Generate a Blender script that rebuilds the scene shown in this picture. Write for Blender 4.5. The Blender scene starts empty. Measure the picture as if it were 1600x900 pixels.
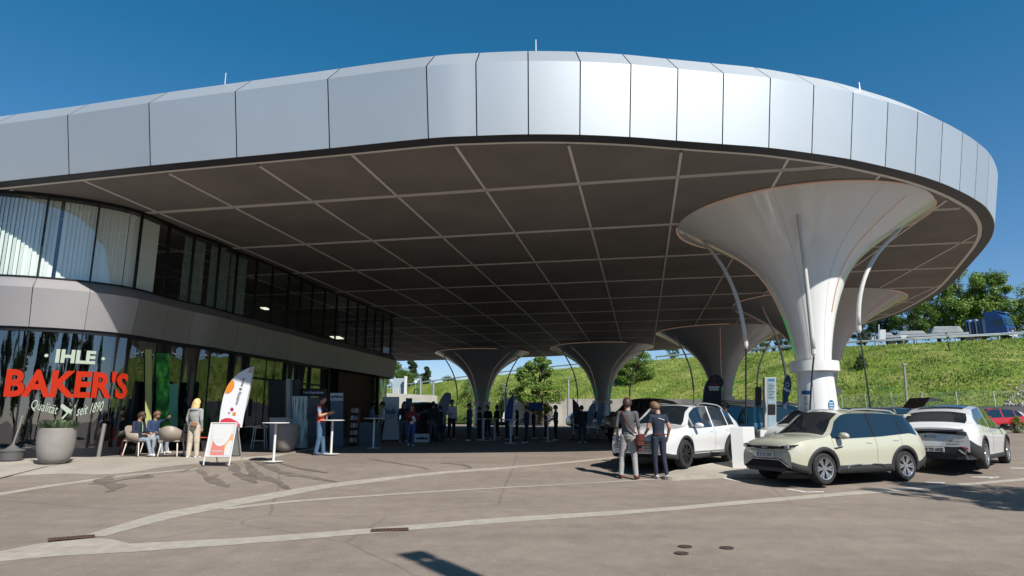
import bpy, bmesh, math, random
from mathutils import Vector, Matrix, Euler, noise
from math import sin, cos, pi, radians, sqrt, atan2, tan, atan, exp
S = bpy.context.scene
COL = S.collection
random.seed(7)

# ------------------------------------------------------------------ camera
FPX, HORIZON = 1020.0, 655.0          # focal length and horizon of the photograph, in its pixels
PITCH = atan((HORIZON - 450) / FPX)
CAM_Z = 1.95
cam_d = bpy.data.cameras.new('camera'); cam = bpy.data.objects.new('camera', cam_d); COL.objects.link(cam)
cam_d.sensor_width = 36; cam_d.lens = FPX / 1600 * 36; cam_d.clip_start = 0.1; cam_d.clip_end = 6000
cam.location = (0, 0, CAM_Z); cam.rotation_euler = (pi / 2 + PITCH, 0, 0)
S.camera = cam
# ------------------------------------------------------------------ sky, sun, exposure
SUN_EL, SUN_AZ = radians(43), atan2(.58, -.81)
w = bpy.data.worlds.new('World'); S.world = w; w.use_nodes = True
nt = w.node_tree; bg = nt.nodes['Background']
sky = nt.nodes.new('ShaderNodeTexSky'); sky.sky_type = 'NISHITA'; sky.sun_disc = False
sky.sun_elevation = SUN_EL; sky.sun_rotation = SUN_AZ
sky.altitude = 500; sky.air_density = 1.0; sky.dust_density = 0.3; sky.ozone_density = 3.0
tint = nt.nodes.new('ShaderNodeMix'); tint.data_type = 'RGBA'; tint.blend_type = 'MULTIPLY'; tint.inputs[0].default_value = 1
tco = nt.nodes.new('ShaderNodeTexCoord'); sepz = nt.nodes.new('ShaderNodeSeparateXYZ'); rmp = nt.nodes.new('ShaderNodeValToRGB')
nt.links.new(tco.outputs['Generated'], sepz.inputs[0]); nt.links.new(sepz.outputs['Z'], rmp.inputs[0]); nt.links.new(rmp.outputs[0], tint.inputs[7])
rmp.color_ramp.elements[0].position = 0; rmp.color_ramp.elements[0].color = (.80, .80, .95, 1); rmp.color_ramp.elements[1].position = .5; rmp.color_ramp.elements[1].color = (.20, .84, 1.0, 1)
nt.links.new(sky.outputs[0], tint.inputs[6]); nt.links.new(tint.outputs[2], bg.inputs[0]); bg.inputs[1].default_value = 0.078
sl = bpy.data.lights.new('sun', 'SUN'); sl.energy = 5.0; sl.angle = radians(.53); sl.color = (1, .95, .87)
sun = bpy.data.objects.new('sun', sl); COL.objects.link(sun)
sd = Vector((sin(SUN_AZ) * cos(SUN_EL), cos(SUN_AZ) * cos(SUN_EL), sin(SUN_EL)))
sun.rotation_euler = sd.to_track_quat('Z', 'Y').to_euler(); sun.location = sd * 60
S.view_settings.view_transform = 'Standard'; S.view_settings.look = 'None'
S.view_settings.exposure = 0.6; S.view_settings.gamma = 1
S.render.resolution_x = 1024; S.render.resolution_y = 576

# ------------------------------------------------------------------ where things stand
def ray(px, py):
    a = (px - 800) / FPX; b = (450 - py) / FPX
    c, s = cos(PITCH), sin(PITCH)
    return Vector((a, c - s * b, s + c * b))
PROF = [(-400, 2.4), (-60, 2.05), (0, 1.95), (8, 1.74), (13, 1.53), (15.5, 1.41), (17.5, 1.22), (20.6, 1.10), (30, .95), (45, .88), (60, .84), (400, .84)]
def drop(y):
    for (a, da), (b, db) in zip(PROF, PROF[1:]):
        if y <= b:
            return da + (db - da) * (y - a) / (b - a)
    return PROF[-1][1]
def gz(y): return CAM_Z - drop(y)
def G(px, py):                         # a point of the ground
    r = ray(px, py); y = 15.0
    for _ in range(60):
        m = -r.z / r.y
        y = .5 * y + .5 * min(drop(y) / max(m, 1e-3), 300)
    return Vector((r.x / r.y * y, y, gz(y)))
def at(px, py, y):                     # a point at depth y
    r = ray(px, py); return Vector((r.x / r.y * y, y, CAM_Z + r.z / r.y * y))
H = 6.8                                # canopy underside above the eye
def C(px, py, h=H):
    r = ray(px, py); t = h / r.z
    return Vector((r.x * t, r.y * t, CAM_Z + h))
def pxh(p1, y):                        # metres per pixel at depth y
    return y / FPX * 1.04

# ------------------------------------------------------------------ materials
def nd(t, typ, **k):
    n = t.nodes.new(typ)
    for a, b in k.items(): setattr(n, a, b)
    return n
MATS = {}
KA = .68          # base colours are given for exposure 0 and brought down to real albedos for the exposure above
KEEP = ('soffit', 'shell', 'blind', 'grass', 'curtain', 'light_line', 'glow', 'hair', 'dark_lip', 'trim_pale')
def mat(name, col, rough=.6, metal=0., var=0., scale=3., bump=0., bscale=None, spec=.5, coat=0., emit=None, estr=0., alpha=None, trans=0., detail=6, ior=1.45, col2=None, sub=0, ovar=0):
    if name in MATS: return MATS[name]
    m = bpy.data.materials.new(name); m.use_nodes = True; t = m.node_tree
    b = t.nodes['Principled BSDF']
    if metal < .5 and not any(q in name for q in KEEP):
        col = tuple(x * KA for x in col); col2 = tuple(x * KA for x in col2) if col2 else None
    c4 = (*col, 1)
    b.inputs['Base Color'].default_value = c4
    b.inputs['Roughness'].default_value = rough; b.inputs['Metallic'].default_value = metal
    b.inputs['Specular IOR Level'].default_value = spec; b.inputs['Coat Weight'].default_value = coat
    b.inputs['Coat Roughness'].default_value = .04; b.inputs['IOR'].default_value = ior
    b.inputs['Transmission Weight'].default_value = trans
    if emit: b.inputs['Emission Color'].default_value = (*emit, 1); b.inputs['Emission Strength'].default_value = estr
    if var or bump or col2:
        tc = nd(t, 'ShaderNodeTexCoord')
        n = nd(t, 'ShaderNodeTexNoise'); n.inputs['Scale'].default_value = scale; n.inputs['Detail'].default_value = detail
        t.links.new(tc.outputs['Object'], n.inputs['Vector'])
        if var or col2:
            r = nd(t, 'ShaderNodeValToRGB'); r.color_ramp.elements[0].position = .3; r.color_ramp.elements[1].position = .7
            r.color_ramp.elements[0].color = (*[max(0, x * (1 - var)) for x in col], 1)
            r.color_ramp.elements[1].color = (*(col2 or [min(1, x * (1 + var)) for x in col]), 1)
            t.links.new(n.outputs['Fac'], r.inputs[0]); t.links.new(r.outputs[0], b.inputs['Base Color'])
        if bump:
            n2 = nd(t, 'ShaderNodeTexNoise'); n2.inputs['Scale'].default_value = bscale or scale * 8; n2.inputs['Detail'].default_value = 4
            t.links.new(tc.outputs['Object'], n2.inputs['Vector'])
            bp = nd(t, 'ShaderNodeBump'); bp.inputs['Strength'].default_value = bump; bp.inputs['Distance'].default_value = .02
            t.links.new(n2.outputs['Fac'], bp.inputs['Height']); t.links.new(bp.outputs[0], b.inputs['Normal'])
    if ovar:                         # each panel a shade of its own
        oi = nd(t, 'ShaderNodeObjectInfo'); mr = nd(t, 'ShaderNodeMapRange'); mr.inputs[3].default_value = 1 - ovar; mr.inputs[4].default_value = 1 + ovar
        t.links.new(oi.outputs['Random'], mr.inputs[0]); hs = nd(t, 'ShaderNodeHueSaturation'); hs.inputs['Color'].default_value = c4; t.links.new(mr.outputs[0], hs.inputs['Value'])
        src = b.inputs['Base Color'].links[0].from_socket if b.inputs['Base Color'].links else None
        if src: t.links.new(src, hs.inputs['Color'])
        t.links.new(hs.outputs[0], b.inputs['Base Color'])
    MATS[name] = m
    return m
def srgb(r, g, b):
    return tuple(((c / 255) / 12.92 if c / 255 < .04045 else ((c / 255 + .055) / 1.055) ** 2.4) for c in (r, g, b))

# ------------------------------------------------------------------ mesh helpers
def link(name, me, m=None, parent=None, loc=None):
    o = bpy.data.objects.new(name, me); COL.objects.link(o)
    if m and me is not None and not me.materials: me.materials.append(m)
    if parent: o.parent = parent
    if loc is not None: o.location = loc
    return o
def mk(name, verts, faces, m=None, parent=None, smooth=False, mats=None, fm=None, loc=None):
    me = bpy.data.meshes.new(name); me.from_pydata([tuple(v) for v in verts], [], [tuple(f) for f in faces])
    if mats:
        for q in mats: me.materials.append(q)
        if fm:
            for p, i in zip(me.polygons, fm): p.material_index = i
    if smooth:
        for p in me.polygons: p.use_smooth = True
    me.update()
    return link(name, me, m, parent, loc)
def thing(name, label, cat, loc=(0, 0, 0), rz=0, group=None):
    o = bpy.data.objects.new(name, None); COL.objects.link(o); o.empty_display_size = .2
    o.location = loc; o.rotation_euler = (0, 0, rz); o['label'] = label; o['category'] = cat
    if group: o['group'] = group
    return o
def tag(o, label, cat, group=None):
    o['label'] = label; o['category'] = cat
    if group: o['group'] = group
    return o
def struct(o, kind='structure'): o['kind'] = kind; return o
def copy_tree(root, loc=None, rz=None, label=None, group=None, scale=None):
    r = root.copy(); COL.objects.link(r)
    if loc is not None: r.location = loc
    if rz is not None: r.rotation_euler = (0, 0, rz)
    if scale is not None: r.scale = (scale,) * 3
    if label: r['label'] = label
    if group: r['group'] = group
    for ch in list(root.children):
        c = ch.copy(); COL.objects.link(c); c.parent = r
        for g in list(ch.children):
            d = g.copy(); COL.objects.link(d); d.parent = c
    return r
class MB:
    def __init__(s): s.v = []; s.f = []
    def add(s, vs, fs):
        n = len(s.v); s.v += [Vector(v) for v in vs]; s.f += [tuple(i + n for i in f) for f in fs]; return s
    def box(s, c, d, rot=None):
        x, y, z = [q / 2 for q in d]; vs = [Vector((a * x, b * y, e * z)) for a in (-1, 1) for b in (-1, 1) for e in (-1, 1)]
        if rot is not None: vs = [rot @ v for v in vs]
        return s.add([v + Vector(c) for v in vs], [(0, 1, 3, 2), (4, 6, 7, 5), (0, 4, 5, 1), (2, 3, 7, 6), (0, 2, 6, 4), (1, 5, 7, 3)])
    def tube(s, pts, r, n=8, cap=True):
        pts = [Vector(p) for p in pts]; rs = r if isinstance(r, (list, tuple)) else [r] * len(pts); rings = []
        up = None
        for i, p in enumerate(pts):
            d = (pts[min(i + 1, len(pts) - 1)] - pts[max(i - 1, 0)]).normalized()
            if up is None: up = Vector((0, 0, 1)) if abs(d.z) < .9 else Vector((1, 0, 0))
            a = (up - d * up.dot(d)).normalized(); up = a; b = d.cross(a)
            rings.append([p + (a * cos(2 * pi * k / n) + b * sin(2 * pi * k / n)) * rs[i] for k in range(n)])
        vs = [v for q in rings for v in q]; fs = []
        for i in range(len(pts) - 1):
            for k in range(n): fs.append((i * n + k, i * n + (k + 1) % n, (i + 1) * n + (k + 1) % n, (i + 1) * n + k))
        if cap: fs += [tuple(range(n))[::-1], tuple((len(pts) - 1) * n + k for k in range(n))]
        return s.add(vs, fs)
    def lathe(s, prof, c=(0, 0, 0), n=24, sx=1, sy=1):
        vs = [Vector(c) + Vector((r * cos(2 * pi * k / n) * sx, r * sin(2 * pi * k / n) * sy, z)) for r, z in prof for k in range(n)]; fs = []
        for i in range(len(prof) - 1):
            for k in range(n): fs.append((i * n + k, i * n + (k + 1) % n, (i + 1) * n + (k + 1) % n, (i + 1) * n + k))
        return s.add(vs, fs)
    def quad(s, a, b, c, d): return s.add([a, b, c, d], [(0, 1, 2, 3)])
    def prism(s, poly, d):            # polygon of 3-D points pushed along d
        n = len(poly); d = Vector(d); vs = [Vector(p) for p in poly] + [Vector(p) + d for p in poly]
        return s.add(vs, [tuple(range(n))[::-1], tuple(range(n, 2 * n))] + [(i, (i + 1) % n, n + (i + 1) % n, n + i) for i in range(n)])
    def xf(s, M): s.v = [M @ v for v in s.v]; return s
    def build(s, name, m=None, parent=None, smooth=False, loc=None):
        return mk(name, s.v, s.f, m, parent, smooth, loc=loc)
def bevel(o, w=.01, seg=2):
    md = o.modifiers.new('bevel', 'BEVEL'); md.width = w; md.segments = seg; md.limit_method = 'ANGLE'; md.angle_limit = radians(35)
    return o
def crom(pts, n=6, closed=False):
    out = []; N = len(pts); rng = N if closed else N - 1
    for i in range(rng):
        p0 = pts[(i - 1) % N] if (closed or i > 0) else pts[0] * 2 - pts[1]
        p1 = pts[i]; p2 = pts[(i + 1) % N]; p3 = pts[(i + 2) % N] if (closed or i + 2 < N) else p2 * 2 - p1
        for k in range(n):
            t = k / n
            out.append(.5 * ((2 * p1) + (p2 - p0) * t + (2 * p0 - 5 * p1 + 4 * p2 - p3) * t * t + (3 * p1 - p0 - 3 * p2 + p3) * t ** 3))
    if not closed: out.append(pts[-1].copy())
    return out
def textmesh(body, size, ext=.003, bold=0, shear=0, align='CENTER'):
    cu = bpy.data.curves.new('t', 'FONT'); cu.body = body; cu.size = size; cu.extrude = ext; cu.offset = bold; cu.shear = shear
    cu.align_x = align; cu.align_y = 'CENTER'; cu.resolution_u = 3
    o = bpy.data.objects.new('t', cu); COL.objects.link(o)
    dg = bpy.context.evaluated_depsgraph_get(); me = bpy.data.meshes.new_from_object(o.evaluated_get(dg))
    bpy.data.objects.remove(o); me.materials.clear()
    return me
def text(name, body, size, m, M, parent=None, bold=0, shear=0, fn=None, sx=1., sy=1., align='CENTER', ext=.003):
    me = textmesh(body, size, ext, bold, shear, align); me.name = name
    for v in me.vertices:
        q = Vector((v.co.x * sx, v.co.y * sy, v.co.z))
        v.co = fn(q) if fn else M @ q
    me.update(); return link(name, me, m, parent)

# ------------------------------------------------------------------ ground
def asphalt():
    m = bpy.data.materials.new('asphalt'); m.use_nodes = True; t = m.node_tree; b = t.nodes['Principled BSDF']; L = t.links.new
    tc = nd(t, 'ShaderNodeTexCoord')
    def N(sc, det=6, rough=.6):
        n = nd(t, 'ShaderNodeTexNoise'); n.inputs['Scale'].default_value = sc; n.inputs['Detail'].default_value = det; n.inputs['Roughness'].default_value = rough
        L(tc.outputs['Object'], n.inputs['Vector']); return n
    def ramp(src, p0, c0, p1, c1):
        r = nd(t, 'ShaderNodeValToRGB'); e = r.color_ramp.elements; e[0].position = p0; e[1].position = p1; e[0].color = (*c0, 1); e[1].color = (*c1, 1); L(src, r.inputs[0]); return r
    big = ramp(N(.22, 5).outputs['Fac'], .3, (.185, .152, .128), .72, (.235, .196, .166))
    mid = ramp(N(2.6, 8, .7).outputs['Fac'], .25, (.80,) * 3, .75, (1.13,) * 3)
    fine = ramp(N(85, 3, .8).outputs['Fac'], .32, (.74,) * 3, .68, (1.24,) * 3)
    v = nd(t, 'ShaderNodeTexVoronoi'); v.inputs['Scale'].default_value = 55; L(tc.outputs['Object'], v.inputs['Vector'])
    sp = ramp(v.outputs['Color'], .90, (1, 1, 1), .97, (1.6, 1.55, 1.5))
    mp = nd(t, 'ShaderNodeMapping'); mp.inputs['Scale'].default_value = (.10, 1.3, 1); mp.inputs['Rotation'].default_value = (0, 0, radians(-9)); L(tc.outputs['Object'], mp.inputs[0])
    n3 = nd(t, 'ShaderNodeTexNoise'); n3.inputs['Scale'].default_value = 1.0; n3.inputs['Detail'].default_value = 7; L(mp.outputs[0], n3.inputs['Vector']); wear = ramp(n3.outputs['Fac'], .3, (.88,) * 3, .7, (1.08,) * 3)
    v2 = nd(t, 'ShaderNodeTexVoronoi', feature='DISTANCE_TO_EDGE'); v2.inputs['Scale'].default_value = .16; n4 = N(1.3, 6); mx4 = nd(t, 'ShaderNodeMix', data_type='RGBA'); mx4.inputs[0].default_value = .14
    L(tc.outputs['Object'], mx4.inputs[6]); L(n4.outputs['Color'], mx4.inputs[7]); L(mx4.outputs[2], v2.inputs['Vector']); crack = ramp(v2.outputs['Distance'], .0, (.72,) * 3, .0035, (1,) * 3)
    cur = big.outputs[0]
    for q in (mid, fine, sp, wear, crack):
        x = nd(t, 'ShaderNodeMix', data_type='RGBA', blend_type='MULTIPLY'); x.inputs['Factor'].default_value = 1
        L(cur, x.inputs[6]); L(q.outputs[0], x.inputs[7]); cur = x.outputs[2]
    L(cur, b.inputs['Base Color']); b.inputs['Roughness'].default_value = .88; b.inputs['Specular IOR Level'].default_value = .1
    bp = nd(t, 'ShaderNodeBump'); bp.inputs['Strength'].default_value = .5; bp.inputs['Distance'].default_value = .008
    L(N(60, 5, .7).outputs['Fac'], bp.inputs['Height']); L(bp.outputs[0], b.inputs['Normal'])
    return m
M_ASPH = asphalt()
ys = [-400, -200, -100, -60, -30, -15, 0, 4, 8, 10.5, 13, 14.2, 15.5, 16.5, 17.5, 19, 20.6, 25, 30, 45, 60, 90, 140, 260, 400, 700, 1500]
xs = [-1500, -500, -200, -100, -50, -20, 0, 20, 50, 100, 200, 500, 1500]
vs = [(x, y, gz(y)) for y in ys for x in xs]; nx = len(xs)
struct(mk('ground', vs, [(j * nx + i, j * nx + i + 1, (j + 1) * nx + i + 1, (j + 1) * nx + i) for j in range(len(ys) - 1) for i in range(nx - 1)], M_ASPH, smooth=True))
M_CONC = mat('channel_concrete', (.44, .395, .335), .85, var=.14, scale=6.0, bump=.5, bscale=45, detail=10)
M_PAVE = mat('pavement_concrete', (.43, .385, .325), .85, var=.14, scale=.9, bump=.35, bscale=40, detail=9)
M_MARK = mat('marking_paint', (.70, .68, .64), .7, var=.3, scale=6, bump=.3, bscale=50, detail=9)
M_WET = mat('damp_stain', (.20, .165, .14), .6, var=.25, scale=4, bump=.3, bscale=60)
def drape(pts, lift):
    return [Vector((p.x, p.y, gz(p.y) + lift)) for p in pts]
def ribbon(name, up, lo, m, lift, n=8, jit=0, **kw):
    """strip between two pixel polylines (upper edge, lower edge), laid on the ground"""
    a = crom([G(*p) for p in up], n); b = crom([G(*p) for p in lo], n); k = min(len(a), len(b))
    if len(a) != len(b):
        a = resample(a, 60); b = resample(b, 60); k = 60
    rows = 4; vs = []
    for i in range(k):
        for r in range(rows):
            f = r / (rows - 1); p = a[i].lerp(b[i], f)
            if jit and r in (0, rows - 1): p = p + Vector((0, 1, 0)) * jit * (noise.noise(p * 3.1))
            vs.append(p)
    return mk(name, drape(vs, lift), [(i * rows + r, i * rows + r + 1, (i + 1) * rows + r + 1, (i + 1) * rows + r) for i in range(k - 1) for r in range(rows - 1)], m)
def resample(pts, n):
    d = [0]
    for a, b in zip(pts, pts[1:]): d.append(d[-1] + (b - a).length)
    out = []; j = 0
    for i in range(n):
        s = d[-1] * i / (n - 1)
        while j < len(d) - 2 and d[j + 1] < s: j += 1
        u = (s - d[j]) / max(d[j + 1] - d[j], 1e-9); out.append(pts[j].lerp(pts[j + 1], min(max(u, 0), 1)))
    return out
# the drainage channels that curve across the forecourt
struct(ribbon('drainage_channel', [(-60, 868), (0, 863), (80, 856), (200, 850), (400, 839), (600, 824), (800, 808), (1000, 796), (1200, 779), (1400, 763), (1600, 747), (1680, 741)],
       [(-60, 884), (0, 878), (80, 870), (200, 863), (400, 849), (600, 832), (800, 816), (1000, 802), (1200, 785), (1400, 768), (1600, 751), (1680, 745)], M_CONC, .004, jit=.03))
struct(ribbon('drainage_channel', [(128, 838), (200, 816), (260, 800), (330, 787), (420, 771), (520, 755), (620, 744), (700, 736), (800, 729), (900, 720), (960, 714)],
       [(165, 838), (215, 824), (275, 809), (345, 795), (435, 778), (520, 762), (620, 749), (700, 740), (800, 732), (900, 723), (960, 716)], M_CONC, .0045, jit=.02))
struct(ribbon('drainage_channel', [(345, 794), (450, 783), (560, 775), (700, 766), (850, 758), (960, 752), (1060, 746)],
       [(352, 797), (450, 786), (560, 777.5), (700, 768), (850, 759.6), (960, 753.5), (1060, 747.5)], M_CONC, .005))
struct(ribbon('drainage_channel', [(-60, 778), (0, 770), (90, 756), (180, 744), (250, 737), (310, 732)], [(-60, 783), (0, 774.5), (90, 759.5), (180, 746.5), (250, 739), (310, 733.5)], M_CONC, .005))
struct(ribbon('channel_apron', [(0, 862), (60, 850), (110, 845), (165, 842), (210, 852)], [(0, 864), (60, 858), (110, 856), (165, 853), (210, 853)], M_CONC, .0055))
# pavement in front of the building
pv_lo = [(-140, 775), (-40, 752), (0, 745), (90, 740), (150, 741), (200, 738), (260, 729), (330, 722), (390, 718), (430, 714), (470, 706), (500, 700)]
pv = crom([G(*p) for p in pv_lo], 6)
pv = [Vector((x, pv[0].y - .02 * (-13 - x), 0)) for x in (-34, -26, -20, -16)] + [q for q in pv if q.x > -30]
vs = []; NP = 9
for p in pv:
    ye = max(p.y + .3, 19.6)
    vs.append(Vector((p.x, p.y - .004, gz(p.y) - .03)))
    for k in range(NP):
        f = k / (NP - 1); y = p.y + (ye - p.y) * f; vs.append(Vector((p.x, y, gz(y) + .009 + .05 * f)))
NP += 1
struct(mk('pavement', vs, [(i * NP + k, i * NP + k + 1, (i + 1) * NP + k + 1, (i + 1) * NP + k) for i in range(len(pv) - 1) for k in range(NP - 1)], M_PAVE))
# damp run-off stains, drawn as irregular runs
def stain(pts, wd, lift=.0062):
    a = crom([G(*p) for p in pts], 9); vs = []
    for i, p in enumerate(a):
        f = i / (len(a) - 1); d = (a[min(i + 1, len(a) - 1)] - a[max(i - 1, 0)]).normalized(); nrm = Vector((-d.y, d.x, 0))
        ww = .8 * wd * (.25 + .75 * sin(pi * min(1, f * .9 + .08))) * (1 + .8 * noise.noise(p * 2.7)) + .01
        vs += [p + nrm * ww * (1 + .6 * noise.noise(p * 5)), p - nrm * ww * (1 + .6 * noise.noise(p * 4 + Vector((7, 0, 0))))]
    return struct(mk('damp_stain', drape(vs, lift), [(2 * i, 2 * i + 1, 2 * i + 3, 2 * i + 2) for i in range(len(a) - 1)], M_WET))
for q, wd in (([(400, 722), (440, 738), (480, 745), (530, 754)], .15), ([(385, 722), (400, 742), (430, 752), (452, 765)], .16), ([(365, 726), (372, 740), (390, 748), (400, 755)], .2),
              ([(340, 742), (330, 747), (345, 756), (356, 761)], .16), ([(175, 744), (160, 752), (182, 760), (172, 769)], .2), ([(138, 757), (160, 755), (190, 750), (235, 742)], .09),
              ([(310, 733), (318, 740), (322, 746)], .10), ([(430, 722), (470, 733), (510, 739)], .06), ([(455, 731), (485, 734), (512, 739)], .04),
              ([(575, 717), (620, 724), (672, 734)], .045), ([(690, 724), (720, 726), (735, 731), (722, 733)], .07), ([(282, 738), (290, 735), (300, 732)], .06), ([(215, 748), (232, 745), (228, 742)], .09)):
    stain(q, wd)
M_RUST = mat('rusty_iron', (.11, .055, .035), .75, var=.4, scale=9, bump=.5, bscale=60)
M_DARK = mat('dark_void', (.012, .012, .012), .9)
def grate(px, n, bars, lift, lab, L=.52, W=.15):
    a = G(*px); t = thing('drain_grate', lab, 'drain grate', (a.x, a.y, gz(a.y) + lift), n, 'rusty drain grates in the channels')
    MB().box((0, 0, 0), (L, W, .004)).build('pit', M_DARK, t)
    f = MB(); f.box((0, W / 2, .003), (L + .04, .03, .01)).box((0, -W / 2, .003), (L + .04, .03, .01)).box((L / 2, 0, .003), (.03, W - .03, .01)).box((-L / 2, 0, .003), (.03, W - .03, .01)).build('frame', M_RUST, t)
    me = None
    for k in range(bars):
        x = -L / 2 + L * (k + .8) / (bars + .6)
        if me is None: o = MB().box((0, 0, 0), (L / bars * .55, W - .04, .008)).build('bar', M_RUST, t); me = o.data
        else: o = link('bar', me, None, t)
        o.location = (x, 0, .006)
grate((609, 829), radians(12), 9, .014, 'small rusty drain grate in the long channel near the middle')
grate((112, 842), radians(35), 10, .016, 'large rusty drain grate where two channels meet on the left', .52, .17)
M_IRON = mat('manhole_iron', (.075, .052, .04), .7, var=.5, scale=20, bump=.8, bscale=90)
def cover(px, lab):
    a = G(*px); t = thing('utility_cover', lab, 'manhole cover', (a.x, a.y, gz(a.y) + .006), 0, 'small round utility covers in the asphalt')
    MB().lathe([(.001, .003), (.066, .003), (.066, 0), (.076, 0)], n=20).build('lid', M_IRON, t)
    MB().lathe([(.076, 0), (.076, .005), (.094, .005), (.094, -.004)], n=20).build('ring', M_IRON, t)
cover((1070.5, 854.5), 'round iron utility cover, farther of the two close together'); cover((1064.5, 865), 'round iron utility cover, nearest of the three'); cover((1135.5, 856.5), 'round iron utility cover standing apart on the right')
# painted bay corners and lines
for up, lo in (([(1232, 764), (1262, 769)], [(1228, 765), (1258, 770)]), ([(1262, 768.5), (1287, 768)], [(1258, 770), (1288, 769.5)]),
               ([(1446, 753), (1477, 754)], [(1444, 754.3), (1475, 755.8)]), ([(1518, 745), (1550, 745)], [(1517, 746.5), (1556, 746.5)]), ([(1133, 747), (1160, 752.5)], [(1131, 748), (1158, 753.6)]),
               ([(1544, 746.5), (1560, 745)], [(1548, 748), (1562, 745.8)]), ([(1580, 731), (1600, 731.5)], [(1580, 732), (1600, 732.6)])):
    struct(ribbon('bay_marking', up, lo, M_MARK, .006, n=3))
# low concrete traffic island between the first two cars
isl = [G(*p) for p in ((1035, 748), (1052, 741), (1075, 736), (1120, 728), (1175, 722), (1260, 716), (1330, 722), (1290, 745), (1178, 746.5), (1120, 747.5), (1080, 749.5), (1050, 751))]
isl = crom([Vector((p.x, p.y, 0)) for p in isl], 4, True)
t0 = [Vector((p.x, p.y, gz(p.y) + .085)) for p in isl]; b0 = [Vector((p.x, p.y, gz(p.y) - .05)) for p in isl]; n = len(isl)
cen = sum((Vector((p.x, p.y, 0)) for p in isl), Vector()) / n
inn = [Vector((p.x + (cen.x - p.x) * .05, p.y + (cen.y - p.y) * .08, p.z + .006)) for p in t0]
tr = thing('traffic_island', 'low pale concrete traffic island beside the white car and white plinth', 'traffic island')
mk('kerb', b0 + t0 + inn, [(i, (i + 1) % n, n + (i + 1) % n, n + i) for i in range(n)] + [(n + i, n + (i + 1) % n, 2 * n + (i + 1) % n, 2 * n + i) for i in range(n)], M_CONC, tr)
mk('island_top', inn, [tuple(range(n))], M_PAVE, tr)
# ------------------------------------------------------------------ the canopy roof
M_ALU = mat('brushed_aluminium', (.60, .625, .635), .46, metal=.78, var=.025, scale=.35, bump=.03, bscale=.8, spec=.5, ovar=.045)
M_LIP = mat('dark_lip_metal', (.05, .052, .062), .5, metal=.3)
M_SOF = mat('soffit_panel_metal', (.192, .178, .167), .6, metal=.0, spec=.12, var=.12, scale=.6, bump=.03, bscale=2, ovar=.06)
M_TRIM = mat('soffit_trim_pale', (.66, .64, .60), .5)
NEARP = [(108, 272), (235, 258.5), (370, 245.5), (515, 231.5), (669.4, 216), (745, 212), (825.7, 209.7), (906, 210.5), (984, 213.9), (1057, 219.5), (1128.7, 225), (1201.2, 230.7), (1268.4, 239.4), (1329.2, 248.8), (1383.2, 260.5), (1429.7, 272.2), (1468.2, 284.7), (1499.2, 297.9), (1523, 310.8), (1541, 324)]
FARP = [(1552, 341), (1554, 356), (1548, 374), (1528, 400), (1485, 446), (1456, 466), (1415.6, 486.7), (1372, 501), (1334, 511), (1225, 530), (1120, 541), (1000, 549), (895, 555), (800, 559), (705, 562), (620, 564)]
near = [C(*p) for p in NEARP]
d0 = (near[0] - near[1]); ext = [near[0] + d0 * k for k in (4, 3, 2, 1)]
far = [C(*p) for p in FARP]; far.append(far[-1] + (far[-1] - far[-3]) * 1.4)
ctrl = ext + near + far
NS = 8
out = crom(ctrl, NS)                   # open polyline, joints every NS points up to the end of `near`
def inward(i):
    a = out[max(i - 1, 0)]; b = out[min(i + 1, len(out) - 1)]; d = (b - a).normalized()
    return Vector((-d.y, d.x, 0))
inw = [inward(i) for i in range(len(out))]
BANDH = 1.78; LEAN = .30; CH_IN, CH_UP = .62, .64
canopy = thing('canopy_roof', 'huge curved canopy roof with a pale aluminium fascia band over the forecourt', 'canopy roof')
joints = list(range(0, (len(ext) + len(near)) * NS, NS))
last = joints[-1]
acc = 0; i = last
while i < len(out) - 1:
    acc += (out[i + 1] - out[i]).length; i += 1
    if acc >= 1.62: joints.append(i); acc = 0
def bandh(i):
    x = out[i].x; return BANDH - (.13 * min(1, max(0, (-4 - x) / 9)) if i < last else 0)
GAP = .015
for a, b in zip(joints, joints[1:]):
    idx = list(range(a, b + 1)); vs = []
    for k, i in enumerate(idx):
        p = out[i].copy(); q = inw[i]
        if k == 0: p = p + (out[i + 1] - out[i]).normalized() * GAP
        if k == len(idx) - 1: p = p + (out[i - 1] - out[i]).normalized() * GAP
        h = bandh(i); z = Vector((0, 0, 1))
        vs += [p + q * .05, p, p + z * h - q * LEAN, p + z * (h + CH_UP) + q * (CH_IN - LEAN), p + z * (h + CH_UP - .03) + q * (CH_IN - LEAN + .05)]
    n = 5
    fs = [(k * n + r, (k + 1) * n + r, (k + 1) * n + r + 1, k * n + r + 1) for k in range(len(idx) - 1) for r in range(4)]
    o = mk('fascia_panel', vs, fs, M_ALU, canopy)
    for p in o.data.polygons: p.use_smooth = True
    o.data.set_sharp_from_angle(angle=radians(20))
# dark backing seen in the joints, lip under the band, roof skin
vs = []; n = 7
for i, p in enumerate(out):
    q = inw[i]; h = bandh(i); z = Vector((0, 0, 1))
    vs += [p + q * .10 - z * .004, p + q * (.10 - LEAN) + z * (h - .02), p + z * (h + CH_UP - .10) + q * (CH_IN - LEAN + .05), p + q * .06 + z * h, p + q * .02 - z * .012, p + q * .36 - z * .035, p + q * .36 + z * .06]
mk('joint_backing', vs, [(i * n + r, (i + 1) * n + r, (i + 1) * n + r + 1, i * n + r + 1) for i in range(len(out) - 1) for r in (0, 1)], M_DARK, canopy)
mk('lip', [v for i in range(len(out)) for v in vs[i * n + 4:i * n + 7]], [(i * 3 + r, (i + 1) * 3 + r, (i + 1) * 3 + r + 1, i * 3 + r + 1) for i in range(len(out) - 1) for r in (0, 1)], M_LIP, canopy)
tp = [p + inw[i] * (CH_IN - LEAN + .04) + Vector((0, 0, bandh(i) + CH_UP - .035)) for i, p in enumerate(out)]
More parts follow.
